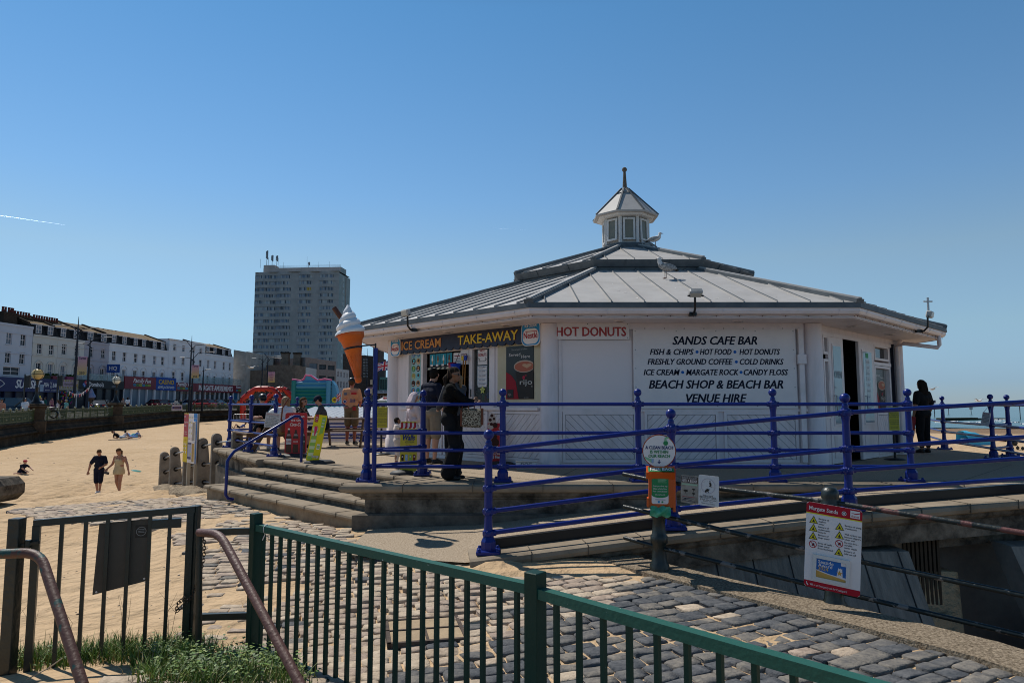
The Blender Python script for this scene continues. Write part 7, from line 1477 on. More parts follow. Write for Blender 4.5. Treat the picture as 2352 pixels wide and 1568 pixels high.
column(181, 727, 70, [(-1, .9, 1.9), (1, .87, 1.4)], 'tallest street lamp at the left with a pink and yellow banner', ('pink to yellow Turner banner on the tallest lamp at the left', 819, 861, .95, .25, TUR))
column(208, 774, 74, [(1, .985, 1.6), (-1, .9, .8)], 'shorter street lamp just right of the left banner')
column(441, 770, 92, [(-1, .93, 2.4), (1, .87, 1.8)], 'slim street lamp with the second banner in front of the amusements', ('pink to yellow Turner banner in front of the amusements', 838, 868, 1.0, .2, TUR))
column(445, 806, 95, [(1, .97, 2.2), (-1, .88, 1.2)], 'lower street lamp behind the second banner lamp')
column(468, 840, 98, [(1, .9, .4)], 'dark camera pole right of the second banner')
column(604, 811, 118, [(1, .93, 2.5), (-1, .9, 1.2)], 'thin street lamp before the brown brick block')
column(616, 806, 114, [(-1, .98, 2.6), (1, .87, 1.6)], 'street lamp with a banner before the brown brick block', ('pink to yellow festival banner before the brown brick block', 854, 878, 1.15, .15, [('The', .8, .16), ('boldest', .65, .16), ('show', .5, .16), ('in the', .35, .16), ('South', .2, .16)]))
column(844, 800, 160, [(-1, .9, 2.2), (-1, .62, 2.2)], 'distant street lamp with a pink banner behind the ice cream cone', ('small pink banner behind the ice cream cone', 889, 906, 1.5, -.0, [('Turner', .85, .3)]))
for x, Y, lab in ((64, 52, 'left one, by the amber lamp'), (139, 60, 'right one, before the rock shop')):
    p = at(x, 862, Y); t = thing('traffic_light', 'black traffic light seen from behind, '+lab, 'traffic light', (p.x, Y, .1), 0, 'traffic lights')
    b = MB(); b.tube([(-.2, 0, 0), (-.2, 0, p.z-.0)], .06, BLACK, 8); b.make('pole', t)
    b = MB(); b.box((.05, 0, p.z-.55), (.34, .2, .95), BLACK, bev=.03); b.box((.05, -.12, p.z-.1), (.2, .1, .06), STEEL); b.make('signal_head', t)
p = at(92, 884, 62); t = thing('bus_stop', 'slim bus stop pole with a small pale flag', 'bus stop', (p.x, 62, .1)); b = MB(); b.tube([(0, 0, 0), (0, 0, 2.9)], .04, BLACK, 6); b.make('pole', t); b = MB(); b.box((.12, 0, 2.55), (.4, .05, .65), flat('stop_flag', (.25, .32, .42))); b.box((0, 0, 1.75), (.25, .06, .22), YEL); b.make('flag', t)
b = MB(); p, q = at(158, 898, 63), at(206, 888, 66); cl = [(.6, .5, .5), (.05, .06, .2), (.5, .06, .08), (.6, .55, .55)]
pts = [p.lerp(q, i/12)-Vector((0, 0, .5*math.sin(math.pi*i/12))) for i in range(13)]; b.tube(pts, .012, SIGNW, 4)
for i in range(12): c = pts[i].lerp(pts[i+1], .5); d = (q-p).normalized(); b.prism([c-d*.12, c-d*.03+Vector((0, 0, -.34)), c+d*.12], (0, .01, 0), flat('bunting_%d' % (i % 4), cl[i % 4]))
tag(b.make('bunting'), 'string of flag bunting between the lamps at the left', 'bunting')
b = MB(); f = Fr(wall_at(393)+Vector((0, -.12, .15)), wall_at(418)-wall_at(393)); W = (wall_at(418)-wall_at(393)).length; b.slab(f, 0, 0, W, .72, 0, .02, M('pinkish_banner', (.5, .42, .46), .8)); b.fpoly(f, [(W*.1, .2), (W*.85, .15), (W*.95, .35), (W*.85, .55), (W*.1, .5), (W*.14, .35)], flat('banner_navy', (.03, .02, .12)), .03); b.text(f, 'MARGATE', W*.5, .28, .16, flat('banner_gold', (.45, .25, .05)), w_=W*.5, n=.04); tag(b.make('railing_banner'), 'pale cloth banner with a navy ribbon tied to the promenade railing', 'banner')
# cars
def car(label, x, Y, zr, rz, L, col, body='hatch', front=True):
    p = at(x, 930, Y); t = thing('parked_car', label, 'car', (p.x, Y, zr), rz, 'cars on the sea front road'); W = 1.78; PT = M('car_paint_%.2f_%.2f_%.2f' % col, col, .25, coat=.6)
    hh = {'hatch': 1.5, 'saloon': 1.45, 'suv': 1.66}[body]; h = L/2
    sec = [(-h, .35, .62, .80, .8), (-h+.12, .22, .74, .86, .87), (-h*.62, .2, .88, .88, .89), (-h*.1, .2, .92, .89, .89), (h*.5, .2, .95, .89, .89), (h-.15, .24, .92, .86, .86), (h, .4, .75, .8, .8)]
    b = MB(); V = []
    for X, z0, z1, w0, w1 in sec: V += [(X, -w0*.92, z0), (X, -w1, (z0+z1)*.55), (X, -w1*.94, z1), (X, w1*.94, z1), (X, w1, (z0+z1)*.55), (X, w0*.92, z0)]
    n = len(sec); F = [(6*i+k, 6*i+6+k, 6*i+6+(k+1) % 6, 6*i+(k+1) % 6) for i in range(n-1) for k in range(6)]+[tuple(range(6)), tuple(range(6*n-6, 6*n))[::-1]]
    b.add(V, F, PT, True)
    r0, r1 = (-h*.28, h*.62) if body != 'saloon' else (-h*.22, h*.38); e0, e1 = (-h*.62, h*.93) if body != 'saloon' else (-h*.6, h*.75)
    zb = .9; b.add([(r0, -.6, hh), (r1, -.6, hh-.03), (r1, .6, hh-.03), (r0, .6, hh), (r0, -.62, hh-.06), (r1, -.62, hh-.09), (r1, .62, hh-.09), (r0, .62, hh-.06)], [(3, 2, 1, 0)[::-1], (0, 1, 5, 4)[::-1], (2, 3, 7, 6)[::-1], (1, 2, 6, 5)[::-1], (3, 0, 4, 7)[::-1]], PT)
    for sy in (-1, 1):
        for xa, xb in ((e0, r0), (r1, e1)): b.bar((xa, sy*.82, zb), (xb, sy*.62, hh-.05), .07, .06, PT)
        b.bar((h*.12, sy*.83, zb), (h*.12, sy*.63, hh-.06), .07, .05, PT)
    b.make('body', t)
    b = MB(); g = .985; V = [(e0, -.8, zb), (e1, -.8, zb), (e1, .8, zb), (e0, .8, zb), (r0, -.6, hh-.04), (r1, -.6, hh-.06), (r1, .6, hh-.06), (r0, .6, hh-.04)]; b.add(V, [(0, 1, 5, 4), (1, 2, 6, 5), (2, 3, 7, 6), (3, 0, 4, 7)], GLASS); b.make('glasshouse', t)
    for sx in (-1, 1):
        for sy in (-1, 1):
            b = MB(); V = []; b.lathe([(.0, -.1), (.33, -.1), (.34, .0), (.33, .1), (.0, .1)], (0, 0, 0), BLACK, 16); b.lathe([(.2, .101), (.0, .11)], (0, 0, 0), STEEL, 12); b.lathe([(.0, -.11), (.2, -.101)], (0, 0, 0), STEEL, 12); b.v = [(q[0]+sx*h*.63, q[2]+sy*.8, q[1]+.34) for q in b.v]; b.make('wheel', t)
    for sy in (-1, 1):
        b = MB(); b.box((-h+.08, sy*.6, .66), (.2, .36, .14), flat('headlamp', (.6, .6, .6), .1), bev=.04); b.make('headlight', t); b = MB(); b.box((h-.06, sy*.62, .82), (.16, .3, .16), flat('tail_lamp', (.3, .01, .01), .2), bev=.03); b.make('tail_light', t)
        b = MB(); b.box((-h*.5, sy*.98, .98), (.14, .18, .12), PT, bev=.03); b.make('mirror', t)
    b = MB(); b.box((h-.0, 0, .68), (.03, .52, .11), flat('rear_plate', (.55, .45, .03))); b.make('number_plate', t)
    return t
car('large black car at the left edge behind the railing', 16, 58, .1, -.1, 4.6, (.006, .008, .012), 'suv')
car('black saloon seen from behind left of the farther lamp pier', 233, 80, .28, -1.2, 4.7, (.005, .006, .008), 'saloon')
car('maroon car between the farther lamp pier and the white buildings', 360, 103, .45, -.5, 4.3, (.09, .004, .012))
car('pale blue car behind the maroon car', 391, 110, .5, -.6, 4.3, (.16, .2, .24), 'saloon')
car('white hatchback before the amusements doors', 438, 113, .55, -.35, 4.2, (.6, .6, .62))
car('bright red car beside the white hatchback', 467, 112, .55, -.35, 4.3, (.3, .01, .015))
car('grey blue saloon right of the red car', 494, 118, .6, -.35, 4.4, (.06, .075, .09), 'saloon')
car('dark hatchback nearest the blue railing posts', 527, 122, .6, -.3, 4.2, (.015, .017, .02))
t = thing('motorbike', 'parked motorbike beside the amber lamp pier', 'motorbike', at(102, 930, 56), .3); t.location.z = .05
for dx in (-.7, .7): b = MB(); b.tube([(dx+.3*math.cos(a), 0, .32+.3*math.sin(a)) for a in [2*math.pi*i/16 for i in range(17)]], .06, BLACK, 6); b.make('wheel', t)
b = MB(); b.ell((-.15, 0, .8), (.4, .17, .17), BLACK, 10, 8); b.ell((.5, 0, .82), (.4, .16, .08), BLACK, 10, 6); b.box((0, 0, .5), (.5, .3, .35), STEEL, bev=.08); b.bar((-.7, 0, .35), (-.45, 0, 1.0), .08, .1, STEEL); b.tube([(-.45, -.35, 1.08), (-.5, 0, 1.02), (-.45, .35, 1.08)], .02, STEEL, 6); b.ell((-.62, 0, .9), (.14, .16, .16), M('helmet_white', (.6, .6, .6), .2), 10, 8); b.make('body', t)
# people along the front
WK = dict(eL=(.13, .03, .64), wL=(.13, -.01, .5), kL=(.056, -.04, .29), aL=(.058, .03, .05), tL=(.06, -.06, .02), kR=(-.056, .01, .285), aR=(-.058, .07, .06), tR=(-.06, -.01, .02))
PPL = [(58.5, 915, 52, WHT, C_('stone_trousers', (.35, .3, .27)), 'in a white tee and cap walking by the amber lamp', BLACK, 1.9), (4, 917, 48, C_('salmon_top', (.4, .18, .12)), NVY, 'in a salmon top at the left edge', None, 1.6),
       (95, 914, 64, WHT, C_('pink_skirt', (.35, .04, .1)), 'in a pink skirt before the rock shop', None, 1.2), (105, 912, 66, C_('bottle_green_top', (.01, .07, .06)), NVY, 'in a bottle green top before the rock shop', None, .9), (120, 913, 68, C_('rose_top', (.3, .12, .13)), C_('plum_skirt', (.1, .02, .06)), 'in rose by the shop blackboard', None, 1.2),
       (133, 918, 60, C_('shell_top', (.5, .4, .4)), WHT, 'with long dark hair and a shell coloured top by the railing', None, 1.9), (144, 917, 60.5, NVY, NVY, 'in a dark navy jacket by the railing', None, 1.9), (152, 918, 62, C_('mint_top', (.16, .36, .32)), NVY, 'in a mint top beside the navy jacket', None, 1.9),
       (283, 914, 76, C_('taupe_coat', (.2, .15, .13)), NVY, 'in a taupe coat right of the farther pier', None, 1.9), (294, 912, 77, WHT, NVY, 'in white beside the taupe coat', None, 1.9), (267, 911, 84, NVY, NVY, 'in a pale helmet behind the farther pier', M('helmet_white', (.6, .6, .6), .2), 1.9),
       (405, 916, 95, C_('cream_jacket', (.5, .44, .4)), NVY, 'in a cream jacket behind the railing banner', None, 1.9), (416, 917, 95.5, C_('forest_coat', (.02, .03, .022)), NVY, 'in a dark coat behind the railing banner', None, 1.9), (435, 913, 97, C_('brown_coat', (.06, .035, .03)), NVY, 'in a brown coat and hat by the second banner lamp', C_('brown_coat', (.06, .035, .03)), 1.9),
       (499, 914, 130, NVY, NVY, 'in navy at the far amusements door', None, 1.9), (506, 914, 131, C_('grey_top', (.06, .06, .065)), NVY, 'in grey at the far amusements door', None, 1.9), (515, 916, 128, WHT, NVY, 'in white crossing before the far amusements', None, 1.9), (549, 917, 109, C_('orange_top', (.6, .12, .02)), NVY, 'in an orange top by the nearer arch', None, 1.9)]
rp_ = random.Random(2)
for x, yh, Y, tp, lg, lab, cp_, ll in PPL:
    p = at(x, yh, Y); H = 1.64+.03*(int(x) % 5); pose = dict(WK) if int(x) % 2 else {}
    figure('person '+lab, (p.x, Y, p.z-H), rp_.choice((.3, 1.4, -1.3, 2.6, 3.1)), H, (SKIN, SKIN3, SKIN)[int(x) % 3], tp, lg, SHOE, pose, sleeve=(.6, 1.9)[int(x) % 2], leglen=ll, loose=.6, hair=(HAIRD, HAIRB, HAIRL)[int(x) % 3], hairkind='long' if 'long' in lab else ('bob' if int(x) % 3 == 0 else 'short'), look=(0, -1, -.1), voxel=.03, hands=False, cap=cp_, group='people along the promenade', build=1.05)
b = MB(); r6 = random.Random(9)
for i in range(120):
    x = r6.uniform(866, 905) if i < 70 else r6.uniform(560, 690); Y = r6.uniform(150, 172) if i < 70 else r6.uniform(128, 140); p = at(x, 926, Y); z = .5; c = r6.choice([(.3, .3, .32), (.02, .025, .05), (.25, .04, .05), (.4, .35, .3), (.02, .02, .02), (.1, .2, .35)]); m = flat('crowd_%.2f' % c[0], c)
    b.tube([(p.x, Y, z), (p.x, Y, z+.8)], [.12, .17], flat('crowd_dark', (.02, .02, .03)), 6); b.tube([(p.x, Y, z+.8), (p.x, Y, z+1.4), (p.x, Y, z+1.5)], [.2, .2, .08], m, 7); b.ell((p.x, Y, z+1.63), .12, SKIN3, 7, 5)
setting(b.make('distant_crowd', origin=(0, 0, 0)), 'stuff')
# ------------------------------------------------------------------ the terrace of houses along the front
S0, S1 = Vector((-61.5, 82, 0)), Vector((-56.4, 138, 0)); TF = Fr(S0, S1-S0)
def facade(b, f, x0, x1, z0, z1, holes, m, rev=.18):
    X = sorted(set([x0, x1]+[q for h in holes for q in (h[0], h[1])])); Z = sorted(set([z0, z1]+[q for h in holes for q in (h[2], h[3])]))
    X = [q for q in X if x0 <= q <= x1]; Z = [q for q in Z if z0 <= q <= z1]
    for a, c in zip(X[:-1], X[1:]):
        for d, e in zip(Z[:-1], Z[1:]):
            mx_, mz = (a+c)/2, (d+e)/2
            if not any(h[0] < mx_ < h[1] and h[2] < mz < h[3] for h in holes): b.add([f.p(a, d), f.p(c, d), f.p(c, e), f.p(a, e)], [(0, 1, 2, 3)], m)
    for h in holes:
        a, c, d, e = h[:4]; q = [f.p(a, d), f.p(c, d), f.p(c, e), f.p(a, e)]; q2 = [p-f.N*rev for p in q]
        b.add(q+q2, [(0, 4, 5, 1), (1, 5, 6, 2), (2, 6, 7, 3), (3, 7, 4, 0)], m)
def window(par, f, a, c, d, e, rev=.18, fm=None, pane=None, bars=1, sill=None, name='window'):
    b = MB(); fm = fm or WHITE2; pane = pane or FGL; b.slab(f, a, d, c-a, e-d, -rev, -rev+.02, pane); w_ = .05
    for xx, yy, ww, hh in ((a, d, c-a, w_), (a, e-w_, c-a, w_), (a, d+w_, w_, e-d-2*w_), (c-w_, d+w_, w_, e-d-2*w_), (a+w_, (d+e)/2-.035, c-a-2*w_, .06)): b.slab(f, xx, yy, ww, hh, -rev+.02, -rev+.07, fm)
    if bars: b.slab(f, (a+c)/2-.025, d+w_, .05, (e-d)/2-w_-.035, -rev+.02, -rev+.05, fm); b.slab(f, (a+c)/2-.025, (d+e)/2+.035, .05, (e-d)/2-w_-.035, -rev+.02, -rev+.05, fm)
    if sill: b.slab(f, a-.1, d-.1, c-a+.2, .1, 0.001, .1, sill)
    return b.make(name, par, True)
FGL = M('far_window_glass', (.02, .025, .034), .25, spec=.25); FGB = M('far_pale_glass', (.13, .16, .2), .3, spec=.25)
SLT = M('mossy_slate', (.12, .085, .05), .9, (.22, .16, .095), 2.5, .3, 12); SLD = M('dark_slate', (.02, .022, .026), .8, (.035, .037, .04), 4)
STK = M('sooty_brick', (.03, .022, .017), .9, (.06, .045, .035), 4); POT = M('chimney_pot', (.12, .035, .03), .8)
def terrace(name, lab, x0, x1, top, m, wins, mansard=None, dorm=(), arches=(), trim=None, pots=(), stack=None, frames=None, z0=.4):
    f = TF; t = thing(name, lab, 'house', f.p((x0+x1)/2, z0, -3)); b = MB()
    holes = list(wins)
    facade(b, f, x0, x1, z0, top, holes, m); D = 9
    b.add([f.p(x0, z0), f.p(x0, top), f.p(x0, top, -D), f.p(x0, z0, -D)], [(0, 1, 2, 3)], m); b.add([f.p(x1, z0), f.p(x1, top), f.p(x1, top, -D), f.p(x1, z0, -D)], [(3, 2, 1, 0)], m)
    b.add([f.p(x0, top-.01, -.3), f.p(x1, top-.01, -.3), f.p(x1, top-.01, -D), f.p(x0, top-.01, -D)], [(0, 1, 2, 3)], SLD); b.slab(f, x0, top-.25, x1-x0, .28, -.3, .1, trim or m); b.slab(f, x0, top-1.15, x1-x0, .12, .002, .07, trim or m); b.slab(f, x0, 7.4, x1-x0, .12, .002, .08, trim or m)
    for a in arches:
        cx, w_, zt = a; n = 12
        for i in range(n):
            q0, q1 = math.pi*i/n, math.pi*(i+1)/n; b.bar(f.p(cx+w_*math.cos(q0), zt+w_*math.sin(q0), .03), f.p(cx+w_*math.cos(q1), zt+w_*math.sin(q1), .03), .1, .12, trim or m, up=f.N)
        for e in (-1, 1): b.bar(f.p(cx+e*w_, 4.7, .03), f.p(cx+e*w_, zt, .03), .1, .12, trim or m, up=f.N)
    b.make('wall', t, True)
    for i, wn in enumerate(wins): window(t, f, *wn[:4], fm=frames or WHITE2, sill=trim or m, pane=FGB if (i*7+int(x0)) % 5 == 0 else FGL)
    if mansard:
        b = MB(); zt = mansard+.7; V = [f.p(x0, top, -.25), f.p(x1, top, -.25), f.p(x1, top+1.45, -.75), f.p(x0, top+1.45, -.75), f.p(x1, zt+.6, -4.5), f.p(x0, zt+.6, -4.5), f.p(x1, top, -9), f.p(x0, top, -9)]
        b.add(V, [(0, 1, 2, 3)], SLD); b.add(V, [(3, 2, 4, 5), (5, 4, 6, 7)], SLT); b.add(V, [(0, 3, 5, 7)[::-1], (1, 2, 4, 6)], SLD)
        for x in (x0, x1): b.bar(f.p(x, top+1.45, -.7), f.p(x, zt+.6, -4.5), .3, .35, STK)
        b.make('roof', t, True)
        for a, c in dorm:
            b = MB(); b.slab(f, a-.1, top+.12, c-a+.2, 1.2, -.9, -.2, SLD); b.slab(f, a-.15, top+1.3, c-a+.3, .1, -1, -.1, WHITE2); b.make('dormer', t, True); window(t, Fr(f.p(0, 0, -.02), f.R), a, c, top+.2, top+1.25, rev=.16, name='dormer_window', fm=WHITE2, pane=FGB)
    if stack:
        a, c, zt, dp = stack; ch = MB(); ch.slab(f, a, top-.2, c-a, zt-top+.2, -dp-.9, -dp, STK); ch.slab(f, a-.06, zt-.25, c-a+.12, .18, -dp-.96, -dp+.06, STK); ch.make('chimney', t, True)
        for x in pots: b = MB(); b.lathe([(.15, 0), (.12, .5), (.15, .62), (.12, .66)], f.p(x, zt, -dp-.45), POT, 8); b.make('chimney_pot', t, True)
    return t
ST = lambda n, c, c2: M(n, c, .8, c2, .8, lo=.3, hi=.8)
LIL = ST('lilac_render', (.5, .51, .56), (.56, .57, .62)); CRE = ST('cream_render', (.55, .52, .47), (.64, .61, .56)); MAG = ST('magnolia_render', (.56, .53, .5), (.62, .6, .56)); GRV = ST('grey_violet_render', (.36, .35, .4), (.42, .41, .46)); PWH = ST('white_stucco', (.6, .62, .66), (.7, .71, .74))
wr = lambda xs, w_, zs: [(x-w_/2, x+w_/2, a, c) for x in xs for a, c in zs]
terrace('terraced_house', 'lilac white house with a flat parapet at the far left', -13, 4.6, 11.0, LIL, wr((-4.5, -1.8, 1.0, 3.15), .85, ((8.5, 9.9), (6.2, 7.6)))+[(.4, 2.9, 4.75, 5.75), (-7, -3.4, 4.75, 5.75)], stack=(1.3, 3.3, 12.6, 1.2), pots=(1.6, 2.0, 2.5, 2.9, 3.1))
terrace('terraced_house', 'cream house with a mansard roof and two arched windows', 4.68, 8.88, 10.1, CRE, wr((5.85, 7.85), .85, ((7.7, 9.0), (4.6, 6.5))), 11.75, ((5.2, 6.1), (7.2, 8.1)), [(5.85, .72, 6.1), (7.85, .72, 6.1)], stack=(3.4, 7.1, 12.5, 2.2), pots=[3.7+.45*i for i in range(8)])
terrace('terraced_house', 'pale magnolia house beside the cream house', 8.92, 13.9, 10.1, MAG, wr((10.1, 12.5), .85, ((7.9, 9.3), (4.5, 6.4))), 11.7, ((9.5, 10.4), (11.9, 12.8)), [(10.1, .72, 6.2), (12.5, .72, 6.2)], stack=(7.4, 12, 12.4, 2.2), pots=[7.7+.45*i for i in range(10)])
terrace('terraced_house', 'grey violet house behind the HQ sign', 13.94, 19.0, 10.15, GRV, wr((15.3, 17.8), .85, ((7.9, 9.3), (4.6, 6.4))), 11.7, ((14.6, 15.7), (17.4, 18.5)), [(15.3, .72, 6.2), (17.8, .72, 6.2)], stack=(13.4, 17, 12.3, 2.4))
terrace('terraced_house', 'long white terrace with six arched windows above the red fascia', 19.04, 34.0, 10.25, PWH, wr((20.2, 22.6, 25.3, 27.4, 30.2, 32.4), .85, ((7.75, 9.2), (5.0, 6.5))), 11.7, [(x-.45, x+.45) for x in (20.2, 22.6, 25.3, 27.4, 30.2, 32.4)], [(x, .72, 6.35) for x in (20.2, 22.6, 25.3, 27.4, 30.2, 32.4)], stack=(21.5, 26.2, 12.2, 3.5), pots=(21.9, 22.9, 23.9, 24.9, 25.8))
terrace('terraced_house', 'taller flat topped white house behind the glass balcony', 34.04, 45.5, 12.4, PWH, wr((35.7, 38.4, 41.6, 44.0), .9, ((10.5, 11.6), (8.1, 9.4), (5.3, 6.8))), arches=[(x, .72, 6.5) for x in (35.7, 38.4, 41.6, 44.0)])
terrace('terraced_house', 'white end of terrace with a mossy mansard roof', 45.54, 56.3, 10.75, PWH, wr((46.7, 49.2, 52.5, 54.9), .85, ((8.0, 9.5), (5.0, 6.6))), 12.0, [(x-.5, x+.5) for x in (46.7, 49.2, 52.5, 54.9)], [(x, .75, 6.5) for x in (46.7, 49.2, 52.5, 54.9)])
b = MB(); f = TF; b.slab(f, 26.6, 10, 4.6, 2.3, -5.5, -4.5, STK)
for i in range(5): b.lathe([(.15, 0), (.12, .5), (.15, .62)], f.p(27+.9*i, 12.3, -5), POT, 8)
tag(b.make('chimney_stack'), 'long chimney stack with five red pots behind the white terrace', 'chimney')
# shop fronts
SN = .9
def shop(name, lab, x0, x1, zf0, zf1, fm, deco, glassm=None, doors=True, lower=None):
    f = Fr(TF.p(0, 0, SN), TF.R); t = thing(name, lab, 'shop', f.p((x0+x1)/2, .45, -.5)); b = MB(); b.slab(f, x0, zf0, x1-x0, zf1-zf0, -SN, .12, fm); b.make('fascia', t, True)
    b = MB(); b.slab(f, x0, .4, x1-x0, .35, -SN, .0, lower or DARK); n = max(2, int((x1-x0)/1.6))
    for i in range(n+1): b.slab(f, x0+(x1-x0-.15)*i/n, .75, .15, zf0-.75, -.3, .02, lower or WHITE2)
    b.slab(f, x0, .75, x1-x0, zf0-.75, -.28, -.25, glassm or FGL); b.make('shop_front', t, True)
    b = MB(); deco(b, Fr(f.p(0, 0, .125), f.R)); b.make('lettering', t, True); return t
def d_sunset(b, f):
    b.text(f, 'SUNSET', 3.3, 3.2, 1.0, SIGNW, w_=4.2, bold=.05, shear=.25); b.text(f, 'FISH', 6.1, 3.45, .5, SIGNW, w_=.9, shear=.25, bold=.02); b.text(f, 'BAR', 7.6, 3.4, .55, SIGNW, w_=.85, shear=.2, bold=.03); b.bar(f.p(6.75, 3.3, .01), f.p(7.0, 4.1, .01), .08, .02, SIGNW); b.bar(f.p(7.0, 3.3, .01), f.p(6.75, 4.1, .01), .08, .02, SIGNW); b.text(f, 'BURGERS - CHICKEN', 6.9, 2.95, .14, SIGNW, w_=1.9)
    b.tube([f.p(-2.0+1.6*q/12+.0, 3.65+.42*math.sin(math.pi*q/12), .01) for q in range(13)], .05, SIGNW, 5); b.tube([f.p(-2.0+1.6*q/12, 3.65-.42*math.sin(math.pi*q/12), .01) for q in range(13)], .05, SIGNW, 5)
shop('fish_bar', 'fish bar with a deep navy blue fascia at the left edge', -12, 8.3, 2.75, 4.45, M('fascia_navy', (.012, .016, .09), .5), d_sunset, M('dark_shutter', (.008, .01, .03), .4), lower=flat('shutter_blue', (.01, .012, .04)))
def d_rock(b, f):
    for i in range(22): b.rect(f, 8.4+.155*i, 3.35, .08, 1.1, flat('rock_stripe_%d' % (i % 3), [(.45, .3, .02), (.3, .15, .2), (.5, .45, .4)][i % 3]), .004)
    b.rect(f, 8.9, 3.6, 2.3, .6, flat('rock_pink', (.45, .3, .36)), .01); b.text(f, 'Henryville', 10.05, 3.75, .35, flat('rock_letter', (.12, .1, .09)), w_=1.9, n=.02, bold=.02); b.text(f, 'YOUR LAST STOP FOR YOUR MARGATE ROCK', 10.05, 3.16, .1, SIGNW, w_=3, n=.01)
    for x in (8.65, 11.5): b.fpoly(f, [(x-.12, 4.0), (x, 3.5), (x+.12, 4.0)], flat('wafer', (.45, .26, .1)), .012); b.disc(f, x, 4.1, .16, flat('rock_ice', (.5, .35, .38)), .014, k=10)
    r = random.Random(4)
    for i in range(60): b.ell(f.p(8.5+r.random()*2.0, 1.2+r.random()*1.7, .1+.2*r.random()), .12, flat('beach_ball_%d' % (i % 5), [(.35, .02, .04), (.02, .2, .08), (.4, .3, .02), (.4, .05, .2), (.02, .1, .3)][i % 5]), 6, 4)
    for i in range(9): b.add([f.p(10.4+.17*i, 3.05, .02), f.p(10.55+.17*i, 3.05, .02), f.p(10.65+.17*i, 2.55, .7), f.p(10.5+.17*i, 2.55, .7)], [(0, 1, 2, 3)], SIGNW if i % 2 else BLACK)
    b.rect(f, 10.5, 2.3, 1.4, .25, BLACK, .71); b.text(f, 'ICE CREAM', 11.2, 2.35, .14, SIGNW, w_=1.0, n=.73)
shop('rock_shop', 'striped sweet and rock shop hung with beach balls', 8.34, 11.85, 3.1, 4.5, flat('rock_fascia', (.35, .28, .2)), d_rock)
def d_pizza(b, f):
    b.text(f, "Domino's", 15.35, 3.72, .62, SIGNW, w_=3.1, bold=.05)
    c = Vector((13.1, 4.05)); q = lambda dx, dy: (c.x+(dx-dy)*.707, c.y+(dx+dy)*.707)
    b.fpoly(f, [q(0, -.3), q(.45, -.3), q(.45, .3), q(0, .3)], flat('pizza_red', (.4, .02, .04)), .005); b.fpoly(f, [q(-.45, -.3), q(0, -.3), q(0, .3), q(-.45, .3)], flat('pizza_blue', (.01, .1, .35)), .005)
    for dx, dy in ((.22, 0), (-.22, .13), (-.22, -.13)): b.disc(f, *q(dx, dy), .08, SIGNW, .01, k=8)
    for yy in (3.75, 3.9): b.rect(f, 18.6, yy, 1.2, .04, flat('grey_print', (.3, .3, .33)), .004)
shop('pizza_shop', 'pizza takeaway with a charcoal fascia under the grey violet house', 11.9, 21.4, 3.45, 4.6, flat('fascia_charcoal', (.025, .028, .03)), d_pizza, lower=flat('shop_frame_dark', (.03, .03, .035)))
CHB = [(.05, .25, .4), (.12, .25, .05), (.4, .4, .05), (.05, .25, .4), (.12, .25, .05), (.35, .35, .05)]
def fun(b, f, cx, z, w_):
    b.text(f, 'Family Fun', cx, z+.75, .62, SIGNW, w_=w_, bold=.03, shear=.3)
    for i in range(6): b.rslab(f, cx-w_*.5+w_*i/6+.03, z+.18, w_/6-.06, .36, .08, 0, .01, flat('fun_chip_%d' % i, CHB[i])); b.rect(f, cx-w_*.5+w_*i/6+.12, z+.32, w_/6-.24, .08, BLACK, .014)
def d_fun1(b, f): fun(b, f, 25.7, 3.85, 4.4)
def d_cas(b, f): b.text(f, 'CASINO', 32.1, 4.55, .72, flat('casino_gold', (.6, .36, .02)), w_=4.3, bold=.06); b.text(f, '£500 JACKPOTS', 32.1, 3.85, .4, SIGNW, w_=4.6, bold=.03, shear=.15)
def d_fun2(b, f): fun(b, f, 37.7, 3.65, 4.8); b.text(f, 'FUN & ENTERTAINMENT FOR ALL THE FAMILY', 42.5, 3.08, .26, flat('fun_orange', (.35, .14, .04)), w_=12, n=.02)
def d_am(b, f): b.text(f, 'MARGATE AMUSEMENTS', 48.2, 3.8, .95, SIGNW, w_=12.4, bold=.05)
def d_fun3(b, f): fun(b, f, 58, 3.7, 4.6)
CRI = M('fascia_crimson', (.17, .008, .022), .5)
shop('amusement_arcade', 'red arcade front lettered for family fun left of the casino sign', 21.5, 29.25, 3.6, 5.5, CRI, d_fun1, FGB)
shop('casino_sign', 'royal blue casino front with gold letters', 29.3, 34.9, 3.55, 5.65, flat('fascia_royal', (.012, .06, .28)), d_cas, FGB)
shop('amusement_arcade', 'smaller red arcade front right of the casino sign', 34.95, 41.0, 3.5, 4.95, CRI, d_fun2)
shop('amusement_arcade', 'long red front with big MARGATE AMUSEMENTS letters', 41.05, 55.0, 3.5, 5.0, CRI, d_am)
shop('amusement_arcade', 'last red arcade front beside the brick block', 55.05, 61.3, 3.55, 5.0, CRI, d_fun3, flat('arcade_blue', (.01, .1, .2)))
f = Fr(TF.p(0, 0, SN), TF.R)
for (x0, x1, z0, z1), lab in (((12.5, 21.3, 4.62, 5.5), 'glass balcony over the pizza takeaway'), ((39, 59.5, 5.05, 6.3), 'long glass balcony over the amusements')):
    b = MB(); b.slab(f, x0, z0, x1-x0, z1-z0, .0, .03, M('balcony_glass', (.25, .36, .38), .1, spec=.6, alpha=.35)); n = int((x1-x0)/1.5)
    for i in range(n+1): b.slab(f, x0+(x1-x0-.04)*i/n, z0, .04, z1-z0+.02, .031, .06, STEEL)
    tag(b.make('glass_balcony'), lab, 'balcony')
